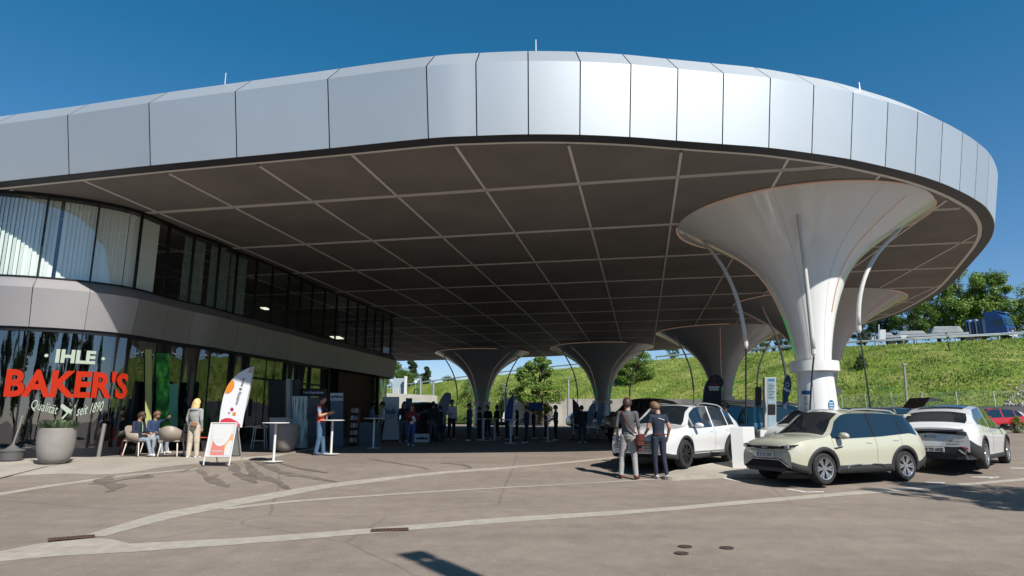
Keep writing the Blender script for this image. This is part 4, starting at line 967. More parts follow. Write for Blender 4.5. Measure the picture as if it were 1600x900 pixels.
def car(name, label, cat, loc, heading, spec, paint, rim_m=None, nsp=5, plate=None, group=None, detail=2, scale=1.):
    """local x forward, y to the car's left; heading is the angle of +x"""
    s_ = spec; L, W = s_['L'], s_['W']; hl = L / 2; xf_ = s_['wf']; xr_ = s_['wr']; r = s_['r']; Ra = r + .055
    t = thing(name, label, cat, loc, heading, group); t.scale = (scale,) * 3
    top = s_['top']; belt = s_['belt']; zr = s_.get('rock', .24)
    def wx(x):
        e = 1.0
        d = hl - x; 
        if d < .75: e = 1 - s_.get('nose', .26) * (1 - d / .75) ** 2.3
        d = x + hl
        if d < .6: e = min(e, 1 - s_.get('tail', .17) * (1 - d / .6) ** 2.2)
        return W / 2 * e
    def zb(x):
        z = zr
        if x > hl - .5: z = zr + .02 + .10 * ((x - hl + .5) / .5) ** 2
        if x < -hl + .5: z = zr + .04 + .16 * ((-hl + .5 - x) / .5) ** 2
        for xw in (xf_, xr_):
            d = abs(x - xw)
            if d < Ra: z = max(z, r + sqrt(max(0, Ra * Ra - d * d)) )
        return z
    def sy(x, z):
        zb_ = smooth_tab(belt, x); q = min(max((z - .2) / (zb_ - .2), 0), 1)
        return wx(x) * (1 - .045 * (1 - q) ** 2 - .06 * q ** 5 - .012 * sin(pi * q * 2.0))
    st = set()
    n0 = int(L / .075)
    for k in range(n0 + 1): st.add(round(-hl + L * k / n0, 3))
    for xw in (xf_, xr_):
        for k in range(25): st.add(round(xw + Ra * cos(pi * k / 24), 3))
        st.add(round(xw + Ra + .004, 3)); st.add(round(xw - Ra - .004, 3))
    for q in s_['dlo'] + [s_['ws'][0], s_['ws'][1], s_['rw'][0], s_['rw'][1]] + [a for p_ in s_['pill'] for a in p_]: st.add(round(q, 3))
    st.add(round(hl - .03, 3)); st.add(round(-hl + .03, 3))
    st = sorted(st); st = [a for i, a in enumerate(st) if i == 0 or a - st[i - 1] > .006]
    NA, NBn, NC = 7, 3, 6
    def section(x):
        b = zb(x); tz = smooth_tab(top, x); bz = min(smooth_tab(belt, x), tz - .02); gh = max(0, min(1, (tz - bz - .10) / .35))
        if b > bz - .05: b = bz - .05
        A = [(sy(x, b + (bz - b) * k / NA), b + (bz - b) * k / NA) for k in range(NA + 1)]
        yb = A[-1][0]; rise = tz - bz
        zs = bz + rise * (.30 + .58 * gh); ys = yb - .03 - (s_.get('tumble', .19) * gh + .03 * (1 - gh)) * (zs - bz) / max(.3, rise) * (1 if gh > 0 else 1)
        Bn = [(yb - .012 + (ys - yb + .012) * k / NBn, bz + .004 + (zs - bz - .004) * k / NBn) for k in range(NBn + 1)]
        Cn = []
        for k in range(1, NC + 1):
            a = k / NC; yy = ys * (1 - a); zz = tz - (tz - zs) * (abs(yy) / max(ys, .01)) ** 2.6; Cn.append((yy, zz))
        return A, Bn, Cn
    secs = [section(x) for x in st]
    bodyV = []; bodyF = []; glV = []; glF = {'window': [], 'windscreen': [], 'rear_window': [], 'pillar_trim': []}
    ncol = NA + 1 + NBn + 1 + NC
    for x, (A, Bn, Cn) in zip(st, secs):
        for y, z in A + Bn + Cn: bodyV.append((x, y, z))
    nS = len(st)
    def inr(x, a): return a[0] - 1e-4 <= x <= a[1] + 1e-4
    w0, w1 = s_['ws']; r0, r1 = s_['rw']
    for i in range(nS - 1):
        xm = (st[i] + st[i + 1]) / 2
        for k in range(ncol - 1):
            f = (i * ncol + k, (i + 1) * ncol + k, (i + 1) * ncol + k + 1, i * ncol + k + 1); kind = None
            if NA < k <= NA + NBn:
                kb = k - NA - 1
                if s_['dlo'][0] < xm < s_['dlo'][1] and not any(a < xm < b for a, b in s_['pill']):
                    tz = smooth_tab(top, xm); bz = smooth_tab(belt, xm)
                    if tz - bz > .16 and kb < NBn: kind = 'window'
                elif s_.get('blackpill') and any(a < xm < b for a, b in s_['pill']): kind = 'pillar_trim'
            elif k > NA + NBn:
                kc = k - NA - 1 - NBn
                if kc >= 1 or True:
                    if w1 < xm < w0 and kc >= 1: kind = 'windscreen'
                    if r0 < xm < r1 and kc >= 1: kind = 'rear_window'
            (glF[kind] if kind else bodyF).append(f)
    def mirror(V, F):
        n = len(V); return V + [(x, -y, z) for x, y, z in V], F + [tuple(i + n for i in f)[::-1] for f in F]
    # end caps
    for i, fl in ((0, True), (nS - 1, False)):
        base = i * ncol; idx = list(range(base, base + ncol)); x = st[i]
        n = len(bodyV); bodyV.append((x + (.0 if fl else .0), 0, secs[i][0][0][1])); c = n
        for a, b in zip(idx, idx[1:]): bodyF.append((a, b, c) if fl else (b, a, c))
    BV, BF = mirror(bodyV, bodyF)
    bo = mk('body', BV, BF, paint, t, smooth=True); 
    bmm = bmesh.new(); bmm.from_mesh(bo.data); bmesh.ops.remove_doubles(bmm, verts=bmm.verts, dist=.0005)
    bmesh.ops.delete(bmm, geom=[v for v in bmm.verts if not v.link_faces], context='VERTS'); bmesh.ops.recalc_face_normals(bmm, faces=bmm.faces); bmm.to_mesh(bo.data); bmm.free()
    bo.data.set_sharp_from_angle(angle=radians(38))
    for kd, F in glF.items():
        if not F: continue
        used = sorted({i for f in F for i in f}); mp = {o_: n_ for n_, o_ in enumerate(used)}; V2 = [bodyV[i] for i in used]; F2 = [tuple(mp[i] for i in f) for f in F]
        if kd in ('window', 'pillar_trim'):
            for sg in (1, -1):
                V3 = [(x, sg * y, z) for x, y, z in V2]; mk(kd, V3, [f if sg > 0 else f[::-1] for f in F2], M_CGL if kd == 'window' else M_RIMD, t, smooth=True)
        else:
            V3, F3 = mirror(V2, F2); mk(kd, V3, F3, M_CGL, t, smooth=True)
    # dark cladding: arch trims, sill and bumper strips
    ch = s_.get('clad', .07); sl_ = s_.get('sill', .05); bh = s_.get('bump', .12)
    def cstrip(nm, rows, sg):
        V = [(x, sg * y, z) for r_ in rows for x, y, z in r_]; w_ = len(rows[0]); F = []
        for i in range(len(rows) - 1):
            for k in range(w_ - 1): F.append((i * w_ + k, (i + 1) * w_ + k, (i + 1) * w_ + k + 1, i * w_ + k + 1))
        mk(nm, V, F if sg > 0 else [f[::-1] for f in F], M_PLA, t, smooth=True)
    for sg in (1, -1):
        for xw in (xf_, xr_):
            rows = []; a0 = -math.asin(min(1, (r - zr - .02) / Ra))
            for k in range(31):
                a = a0 + (pi - 2 * a0) * k / 30; row = []
                for rr, off in ((Ra - .012, -.06), (Ra - .012, .012), (Ra + ch * .5, .018), (Ra + ch, .003)):
                    x = xw + rr * cos(a); z = max(r + rr * sin(a), zr); x = max(min(x, hl - .05), -hl + .05); row.append((x, sy(x, z) + off, z))
                rows.append(row)
            cstrip('arch_trim', rows, sg)
        for xa, xb, hh in ((xr_ + Ra, xf_ - Ra, ch + sl_), (xf_ + Ra, hl - .002, bh), (-hl + .002, xr_ - Ra, bh)):
            rows = []
            for k in range(25):
                x = xa + (xb - xa) * k / 24; b = zb(x) if not (abs(x - xf_) < Ra + .01 or abs(x - xr_) < Ra + .01) else zr
                rows.append([(x, sy(x, b) - .05, b - .012), (x, sy(x, b) + .014, b - .012), (x, sy(x, b + hh * .6) + .016, b + hh * .6), (x, sy(x, b + hh) + .003, b + hh)])
            cstrip('sill_trim' if xa == xr_ + Ra else 'bumper_trim', rows, sg)
    MB().box((0, 0, .52), (L - .7, W * .70, .50)).box((0, 0, .30), (L * .46, W * .9, .12)).build('underbody', M_UND, t)
    # wheels
    me = wheel_parts(r, .225, rim_m or M_RIM, nsp, (r, (rim_m or M_RIM).name, nsp))
    for xw in (xf_, xr_):
        for sg in (-1, 1):
            wh = link('wheel', me[0], None, t, (xw, sg * (W / 2 - .125), r));
            wh.rotation_euler = (0, 0, 0 if sg > 0 else pi)
            link('rim', me[1], None, wh); link('hub_back', me[2], None, wh)
    def xfront(y, dx=.008, rear=False):
        y = abs(y); lo, hi = (0.0, .75)
        e0 = wx(hl if not rear else -hl) * .94
        if y <= e0: return (hl + dx) if not rear else (-hl - dx)
        for k in range(24):
            m = (lo + hi) / 2; x = hl - m if not rear else -hl + m
            if wx(x) * .94 < y: lo = m
            else: hi = m
        return (hl - lo + dx) if not rear else (-hl + lo - dx)
    def patch(nm, pts_top, pts_bot, m, rear=False, dx=.010, n=10, both=True, par=None):
        """pts_*: (y, z) polylines; a strip wrapped on the nose or tail"""
        res = None
        for sg in ((1, -1) if both else (1,)):
            V = []; F = []
            for k in range(n + 1):
                u = k / n
                for tab in (pts_top, pts_bot):
                    a = u * (len(tab) - 1); j = min(int(a), len(tab) - 2); f = a - j
                    y = tab[j][0] + (tab[j + 1][0] - tab[j][0]) * f; z = tab[j][1] + (tab[j + 1][1] - tab[j][1]) * f
                    V.append((xfront(y, dx, rear), sg * y, z))
            n2 = len(V); V += [(x - (.03 if not rear else -.03), y, z) for x, y, z in V]
            for k in range(n):
                a, b, c, d = 2 * k, 2 * k + 1, 2 * k + 3, 2 * k + 2; F += [(a, b, c, d), (a, d, n2 + d, n2 + a), (b, n2 + b, n2 + c, c)]
            F += [(0, n2, n2 + 1, 1), (2 * n, 2 * n + 1, n2 + 2 * n + 1, n2 + 2 * n)]
            res = mk(nm, V, F, m, par or t)
            bm_ = bmesh.new(); bm_.from_mesh(res.data); bmesh.ops.recalc_face_normals(bm_, faces=bm_.faces); bm_.to_mesh(res.data); bm_.free()
        return res
    def sideline(nm, pts, rad, m, sides=(1, -1), off=.0):
        for sg in sides: MB().tube([(x, sg * (sy(x, z) + off), z) for x, z in pts], rad, 5).build(nm, m, t)
    if detail:
        for xd in s_['doors']:
            b = zr + .16; bz = smooth_tab(belt, xd)
            sideline('door_seam', [(xd + s_.get('seamlean', 0) * (k / 6 - 1), b + (bz - b) * k / 6) for k in range(7)], .0045, M_BLK, off=-.001)
        x0, x1 = min(s_['doors']), max(s_['doors'])
        for xd in s_['handles']:
            for sg in (1, -1):
                z = smooth_tab(belt, xd) - .115; bevel(MB().box((xd, sg * (sy(xd, z) + .004), z), (.17, .02, .026)).build('door_handle', M_PLA if s_.get('dark_handle') else paint, t), .006)
        xm_ = s_['mirror']; zm = smooth_tab(belt, xm_) + .07
        for sg in (1, -1):
            m_ = MB().lathe([(.001, -.10), (.07, -.085), (.095, -.03), (.095, .03), (.07, .07), (.001, .085)], n=12).xf(Matrix.Translation((xm_, sg * (W / 2 + .09), zm)) @ Matrix.Diagonal((1, 1.35, .82, 1)) @ Matrix.Rotation(pi / 2, 4, 'Y')).build('mirror', s_.get('mirror_m', paint), t, smooth=True)
            MB().tube([(xm_ + .02, sg * (W / 2 - .08), zm - .06), (xm_, sg * (W / 2 + .02), zm - .02)], .02, 5).build('mirror_stalk', M_PLA, m_)
    if s_.get('rails'):
        for sg in (1, -1):
            a, b = s_['rails']; pts = []
            for k in range(11):
                x = a + (b - a) * k / 10; tz = smooth_tab(top, x); pts.append((x, sg * (W / 2 - .30), tz - .03 + (.05 if 0 < k < 10 else 0)))
            MB().tube(pts, .018, 6).build('roof_rail', s_.get('rail_m', M_CHR), t)
    if s_.get('sunroof'):
        a, b = s_['sunroof']; V = []
        for k in range(9):
            x = a + (b - a) * k / 8
            for j in range(7): y = -.52 + 1.04 * j / 6; tz = smooth_tab(top, x); V.append((x, y, tz - .14 * (abs(y) / (W / 2 - .2)) ** 2.6 * .6 + .012))
        mk('sunroof', V, [(i * 7 + j, i * 7 + j + 1, (i + 1) * 7 + j + 1, (i + 1) * 7 + j) for i in range(8) for j in range(6)], M_CGL, t, smooth=True)
    t['_x'] = 0; del t['_x']
    def plate_at(x, z, body, rear):
        pl = bevel(MB().box((x, 0, z), (.012, .52, .115)).build('number_plate', M_PLT, t), .004)
        sgn = -1 if rear else 1
        MB().box((x + sgn * .007, -sgn * .0 + (.235 if not rear else -.235) * (-1), z), (.004, .045, .105)).build('blue_band', M_BLU, pl)
        M = Matrix.Translation((x + sgn * .0085, (.02 if rear else -.02) * -1 * 1.0 * (1), z - .004)) @ (Matrix.Rotation(pi / 2, 4, 'Z') if not rear else Matrix.Rotation(-pi / 2, 4, 'Z')) @ Matrix.Rotation(pi / 2, 4, 'X')
        text('plate_number', body, .105, M_BLK, M, pl, bold=.002, sx=.82, ext=.001)
    return dict(t=t, patch=patch, wx=wx, sy=sy, zb=zb, xfront=xfront, plate=plate_at, hl=hl, paint=paint, sideline=sideline, top=lambda x: smooth_tab(top, x), belt=lambda x: smooth_tab(belt, x))

# a measured wheel contact, the bearing of the other wheel of that side and the wheelbase give place and heading
def place(near_px, far_x, wb, sc, side, W, near_is_front, my=None):
    a = G(*near_px); q = ray(far_x, 745); k = q.x / q.y; y = a.y
    while (Vector((k * y, y, 0)) - Vector((a.x, a.y, 0))).length < wb * sc or y < a.y + .2:
        y += .005
        if y > a.y + 6: break
    b = Vector((k * y, y, 0)); a = Vector((a.x, a.y, 0)); d = (a - b) if near_is_front else (b - a); h = atan2(d.y, d.x)
    nrm = Vector((-sin(h), cos(h), 0)) * side; c = (a + b) / 2 - nrm * (W / 2 - .12) * sc
    c.z = gz(c.y) + .004
    return c, h
SUV = dict(L=4.31, W=1.83, r=.345, wf=1.31, wr=-1.31, rock=.24, clad=.085, sill=.08, bump=.15,
           top=[(-2.155, .95), (-2.13, 1.06), (-2.05, 1.16), (-1.84, 1.49), (-1.66, 1.585), (-1.2, 1.635), (-.5, 1.665), (.2, 1.655), (.42, 1.62), (1.12, 1.10), (1.7, 1.05), (2.02, .985), (2.12, .90), (2.155, .78)],
           belt=[(-2.155, .86), (-2.05, 1.02), (-1.6, 1.10), (-.6, 1.03), (.6, .99), (1.12, 1.01), (1.8, .93), (2.05, .84), (2.155, .70)],
           ws=(1.10, .40), rw=(-2.05, -1.84), dlo=[-1.90, .98], nose=.17, tail=.12, pill=[(-.42, -.34), (-1.36, -1.31)], blackpill=True, doors=[1.0, -.38, -1.22], handles=[-.15, -1.05], mirror=.78, rails=(.1, -1.45), tumble=.20)
cream = mat('cream_car_paint', (.575, .575, .455), .28, coat=1.0, spec=.5); whitep = mat('white_car_paint', (.76, .77, .78), .25, coat=1.0)
# --- cream compact SUV in front
sc1 = .955; c_, h_ = place((1286.7, 762.4), 1412.6, 2.62, sc1, 1, 1.83, True)
K = car('compact_suv', 'cream compact SUV with black cladding parked nearest at the right', 'car', c_, h_, SUV, cream, M_RIM, 6, scale=sc1); T = K['t']; pt_ = K['patch']; hl = K['hl']
pt_('grille_bar', [(0, .835), (.45, .83), (.62, .845)], [(0, .765), (.45, .765), (.62, .785)], M_RIMD, dx=.012)
pt_('headlight', [(.50, .845), (.70, .862), (.86, .885)], [(.50, .775), (.70, .79), (.83, .835)], M_UND, dx=.018)
pt_('light_strip', [(.30, .775), (.55, .782), (.80, .822)], [(.30, .763), (.55, .765), (.80, .803)], M_LNS, dx=.026); pt_('lamp_lens', [(.60, .845), (.72, .853)], [(.60, .805), (.72, .81)], M_LNS, dx=.024)
pt_('lower_grille', [(0, .56), (.42, .56), (.66, .42)], [(0, .35), (.42, .35), (.72, .35)], M_UND, dx=.014); pt_('grille_trim', [(0, .545), (.42, .545), (.70, .40)], [(0, .525), (.42, .525), (.685, .37)], M_CHR, dx=.024)
pt_('bumper_slot', [(.74, .70), (.78, .68)], [(.80, .54), (.82, .53)], M_UND, dx=.010, n=4); pt_('front_skid', [(0, .36), (.6, .36)], [(0, .27), (.55, .27)], M_PLA, dx=.03)
K['plate'](hl + .022, .635, 'B YD 395E', False)
text('badge', 'BYD', .055, M_CHR, Matrix.Translation((hl + .026, 0, .80)) @ Matrix.Rotation(pi / 2, 4, 'Z') @ Matrix.Rotation(pi / 2, 4, 'X'), T, sx=1.7, ext=.002)
for sg in (1, -1):
    for a, b in ((.62, .18), (-.18, -.62)):
        pts = [(a, .34), (a - .09, .405), (b + .10, .42), (b, .415)] if a > 0 else [(a, .415), (a - .07, .42), (b + .12, .405), (b + .02, .34)]
        MB().tube([(x, sg * (K['sy'](x, z) + .022), z) for x, z in pts], .014, 5).build('sill_accent', M_CHR, T)
    MB().prism([(x, sg * (K['sy'](x, z) + .004), z) for x, z in ((1.00, .80), (.72, .835), (.74, .81), (.95, .775))], (0, sg * .01, 0)).build('fender_vent', M_RIMD, T)
pt_('tail_lamp', [(.62, 1.0), (.80, 1.0)], [(.62, .90), (.80, .92)], M_RDL, rear=True, dx=.01, n=5)
pt_('rear_bumper', [(0, .5), (.78, .5)], [(0, .28), (.74, .28)], M_PLA, rear=True, dx=.012)
MB().box((-1.93, 0, 1.545), (.26, 1.20, .03)).build('rear_spoiler', cream, T)
# --- white SUV left of the plinth
SUV2 = dict(SUV); SUV2.update(nose=.24, tail=.16, blackpill=False, L=4.78, W=1.89, r=.36, wf=1.42, wr=-1.345, clad=.06, sill=.05, bump=.10,
    top=[(-2.39, .96), (-2.34, 1.06), (-2.18, 1.20), (-1.75, 1.50), (-1.1, 1.64), (-.4, 1.675), (.2, 1.66), (.46, 1.62), (1.28, 1.12), (1.9, 1.04), (2.25, .95), (2.36, .86), (2.39, .74)],
    belt=[(-2.39, .90), (-2.2, 1.04), (-1.6, 1.09), (-.6, 1.04), (.7, 1.0), (1.28, 1.02), (2.0, .94), (2.3, .84), (2.39, .68)],
    ws=(1.26, .44), rw=(-2.2, -1.78), dlo=[-1.72, 1.12], pill=[(-.36, -.28), (.84, .86), (-1.32, -1.26)], doors=[1.08, -.32, -1.28], handles=[-.10, -1.08], mirror=.86, rails=(.1, -1.5), sunroof=(.05, -1.1), rail_m=M_CHR)
sc2 = .955; c_, h_ = place((1070, 738), 1142, 2.765, sc2, 1, 1.89, True)
K = car('white_suv', 'white SUV with black wheels, two men standing at its front', 'car', c_, h_, SUV2, whitep, M_RIMD, 7, scale=sc2); T = K['t']; pt_ = K['patch']; hl = K['hl']
pt_('headlight', [(.44, .80), (.66, .835), (.86, .90)], [(.46, .765), (.66, .775), (.84, .80)], M_UND, dx=.016); pt_('light_strip', [(.46, .778), (.82, .82)], [(.46, .766), (.81, .80)], M_LNS, dx=.024)
pt_('grille', [(0, .70), (.5, .68), (.66, .60)], [(0, .46), (.4, .46), (.6, .50)], M_UND, dx=.012)
for k in range(5): pt_('grille_slat', [(0, .672 - k * .045), (.5 - .02 * k, .655 - k * .04), (.60, .62 - k * .03)], [(0, .655 - k * .045), (.5 - .02 * k, .64 - k * .04), (.60, .61 - k * .03)], M_CHR, dx=.022)
pt_('lower_grille', [(0, .38), (.6, .38)], [(0, .29), (.62, .29)], M_UND, dx=.014); pt_('grille_trim', [(0, .40), (.6, .40), (.72, .46)], [(0, .38), (.6, .38), (.74, .44)], M_CHR, dx=.024)
pt_('fog_slot', [(.78, .62), (.84, .64)], [(.76, .40), (.83, .46)], M_UND, dx=.012, n=4)
K['plate'](hl + .02, .54, 'B YD 602E', False)
for sg in (1, -1): MB().tube([(x, sg * (K['sy'](x, .40) + .02), .40) for x in (.95, .3, -.3, -.85)], .012, 5).build('sill_accent', M_CHR, T)
pt_('tail_lamp', [(0, .98), (.82, .98)], [(0, .90), (.82, .90)], M_RDL, rear=True, dx=.01)
# --- white car seen from behind
SUV3 = dict(SUV2); SUV3.update(L=4.83, W=1.92, r=.365, wf=1.50, wr=-1.43, clad=.05, sill=.05, bump=.30,
    top=[(-2.415, .98), (-2.39, 1.06), (-2.25, 1.10), (-2.1, 1.18), (-1.62, 1.42), (-1.1, 1.54), (-.4, 1.62), (.2, 1.60), (.52, 1.54), (1.40, 1.06), (1.95, .96), (2.25, .88), (2.38, .78), (2.415, .66)],
    belt=[(-2.415, .92), (-2.2, 1.07), (-1.6, 1.10), (-.6, 1.02), (.7, .97), (1.40, .97), (2.0, .88), (2.3, .78), (2.415, .6)],
    ws=(1.36, .50), rw=(-2.12, -1.55), dlo=[-1.75, 1.25], pill=[(-.40, -.34), (.90, .92)], doors=[1.15, -.36, -1.35], handles=[-.15, -1.15], mirror=.95, rails=None, sunroof=(.35, -1.25), mirror_m=M_RIMD)
silver = mat('pearl_white_paint', (.80, .81, .83), .25, coat=1.0)
sc3 = .97; c_, h_ = place((1537.8, 741), 1573.5, 2.93, sc3, -1, 1.92, False)
K = car('white_crossover', 'white crossover seen from behind with a dark lamp bar across its tail', 'car', c_, h_, SUV3, silver, M_RIM, 5, scale=sc3); T = K['t']; pt_ = K['patch']; hl = K['hl']
pt_('lamp_bar', [(0, .945), (.6, .935), (.93, .90)], [(0, .895), (.6, .85), (.90, .82)], M_UND, rear=True, dx=.014, n=16); pt_('tail_lamp', [(.56, .93), (.93, .895)], [(.56, .87), (.90, .84)], mat('smoked_lamp', (.05, .05, .07), .08, coat=1), rear=True, dx=.02)
pt_('spoiler_lip', [(0, 1.03), (.72, 1.0)], [(0, .985), (.72, .965)], silver, rear=True, dx=.05); pt_('spoiler_gap', [(0, .985), (.70, .965)], [(0, .965), (.70, .95)], M_UND, rear=True, dx=.02)
pt_('rear_bumper', [(0, .56), (.62, .56), (.80, .42), (.93, .36)], [(0, .26), (.8, .26), (.93, .28)], M_PLA, rear=True, dx=.012, n=16); pt_('diffuser', [(0, .40), (.55, .40)], [(0, .34), (.55, .34)], M_UND, rear=True, dx=.03)
pt_('reflector', [(.60, .575), (.90, .52)], [(.60, .56), (.89, .45)], M_RDL, rear=True, dx=.018); pt_('bumper_edge', [(.58, .50), (.70, .40)], [(.55, .48), (.67, .38)], M_CHR, rear=True, dx=.024, n=5)
K['plate'](-hl - .026, .49, 'BB YD 602E', True)
RM_ = Matrix.Rotation(-pi / 2, 4, 'Z') @ Matrix.Rotation(pi / 2, 4, 'X')
text('badge', 'BYD', .075, M_RIMD, Matrix.Translation((-hl - .012, .02, .80)) @ RM_, T, sx=1.9, ext=.002); text('badge', 'SEALION 7', .05, M_RIMD, Matrix.Translation((-hl - .012, -.52, .69)) @ RM_, T, sx=1.2, ext=.002)
# --- simple compact hatchback reused for the cars farther back
HAT = dict(SUV); HAT.update(L=4.15, W=1.78, r=.33, wf=1.27, wr=-1.27, clad=.03, sill=.02, bump=.05, rails=None,
    top=[(-2.075, .90), (-2.05, 1.0), (-1.95, 1.08), (-1.62, 1.42), (-1.1, 1.52), (-.4, 1.555), (.2, 1.54), (.42, 1.50), (1.15, 1.02), (1.7, .94), (1.95, .86), (2.05, .76), (2.075, .64)],
    belt=[(-2.075, .84), (-1.95, .98), (-1.5, 1.02), (-.6, .96), (.6, .92), (1.15, .94), (1.75, .85), (2.0, .74), (2.075, .58)], ws=(1.12, .40), rw=(-1.95, -1.60), dlo=[-1.5, 1.0], pill=[(-.42, -.35)], mirror=.80)
def simple(px, name, lab, paint, spec, head, sc, rear=False, group=None, dz=0.):
    a = G(*px); K = car(name, lab, 'car', (a.x, a.y, gz(a.y) + .004), radians(head), spec, paint, M_RIM, 5, scale=sc, group=group); p_ = K['patch']
    p_('headlight', [(.48, .74), (.84, .78)], [(.48, .66), (.80, .70)], M_LNS, dx=.014, n=5); p_('tail_lamp', [(.52, .94), (.82, .94)], [(.52, .82), (.80, .82)], M_RDL, rear=True, dx=.012, n=5)
    p_('grille', [(0, .58), (.6, .56)], [(0, .36), (.6, .36)], M_UND, dx=.012, n=6); K['plate'](K['hl'] + .02, .46, '', False) if False else None
    MB().box((K['hl'] + .02, 0, .50), (.012, .5, .11)).build('number_plate', M_PLT, K['t']); MB().box((-K['hl'] - .02, 0, .56), (.012, .5, .11)).build('number_plate', M_PLT, K['t'])
    return K
redp = mat('red_car_paint', (.50, .012, .018), .22, coat=1); tealp = mat('dark_teal_paint', (.012, .05, .07), .25, coat=1); blackp = mat('black_car_paint', (.012, .012, .014), .22, coat=1); bluep = mat('blue_grey_car_paint', (.06, .14, .20), .25, coat=1, metal=.3); whp = mat('plain_white_car_paint', (.72, .73, .74), .3, coat=.8)
a = G(1577, 677.5); 
SUVR = dict(SUV2); SUVR.update(rails=None, L=4.45, wf=1.30, wr=-1.30)
K = simple((1548, 676.5), 'red_suv', 'bright red car parked far right behind the white crossover', redp, SUVR, 186, .95)
for sg in (1, -1): MB().prism([(x, sg * (K['sy'](x, z) - .03), z) for x, z in ((-1.45, 1.50), (-1.80, 1.38), (-2.02, 1.14), (-1.90, 1.13))], (0, sg * .012, 0)).build('white_blade', whp, K['t'])
simple((1448, 693), 'teal_hatchback', 'dark teal hatchback half hidden between the cream SUV and the white crossover', tealp, HAT, 205, .93)
K = simple((1372, 700), 'black_hatchback', 'black car with its tailgate raised behind the roof of the cream SUV', blackp, HAT, 185, .95)
tg = MB(); tg.prism([(-1.55, -.6, 1.50), (-1.95, -.6, 1.92), (-2.3, -.6, 1.86), (-2.4, -.6, 1.78), (-1.95, -.6, 1.80)], (0, 1.2, 0)); bevel(tg.build('tailgate', blackp, K['t']), .02)
simple((1280, 713), 'white_hatchback', 'white hatchback between the white plinth and the big white column', whp, HAT, 205, .93)
simple((1168, 702), 'blue_grey_car', 'blue grey hatchback behind the white plinth and the info pillar', bluep, HAT, 195, .98)
simple((1118, 703), 'dark_suv', 'dark teal SUV just behind the rear of the white SUV', tealp, SUVR, 205, .93)
simple((1200, 689), 'black_suv', 'black SUV behind the info pillar', blackp, SUVR, 185, .95)
simple((1012, 690), 'black_suv', 'black SUV in the canopy shade behind the man with the shoulder bag', blackp, SUVR, 235, 1.12)
K = simple((1050, 697), 'dark_pickup', 'dark car with a raised lid in the shade behind the white SUV roof', blackp, HAT, 190, 1.0)
bevel(MB().prism([(-1.6, -.6, 1.55), (-2.0, -.6, 1.72), (-2.9, -.6, 1.66), (-2.9, -.6, 1.60), (-1.9, -.6, 1.58)], (0, 1.2, 0)).build('tailgate', blackp, K['t']), .02)
simple((655, 676), 'pale_van', 'blue grey car in the shade beyond the people at far left', bluep, SUVR, 115, 1.2)
simple((1237, 672), 'white_van', 'white car in the sun just left of the big white column', whp, SUVR, 180, 1.15)
simple((925, 671), 'silver_car', 'pale car parked by the dark column in front of the retaining wall', mat('mid_silver_paint', (.35, .36, .38), .3, metal=.5, coat=.8), HAT, 10, 1.0)
# ------------------------------------------------------------------ people
def cloth(name, c, r=.8, **k): return mat('cloth_' + name, c, r, var=.12, scale=9, bump=.25, bscale=40, **k)
SKIN = mat('skin', (.48, .27, .19), .5, var=.08, scale=12); SKIN2 = mat('skin_tanned', (.36, .19, .12), .5)
def seg_dist(p, a, b):
    ab = b - a; t = max(0, min(1, (p - a).dot(ab) / max(ab.length_squared, 1e-9))); return (p - (a + ab * t)).length, t
REST = dict(pelvis=(0, 0, .95), waist=(0, 0, 1.08), chest=(0, 0, 1.30), neckb=(-.01, 0, 1.46), neck=(.01, 0, 1.52), head=(.025, 0, 1.632),
            shl=(0, .185, 1.42), ell=(-.03, .235, 1.14), wrl=(.04, .24, .90), shr=(0, -.185, 1.42), elr=(-.03, -.235, 1.14), wrr=(.04, -.24, .90),
            hpl=(0, .09, .93), knl=(.02, .11, .50), anl=(-.02, .12, .09), hpr=(0, -.09, .93), knr=(.02, -.11, .50), anr=(-.02, -.12, .09))
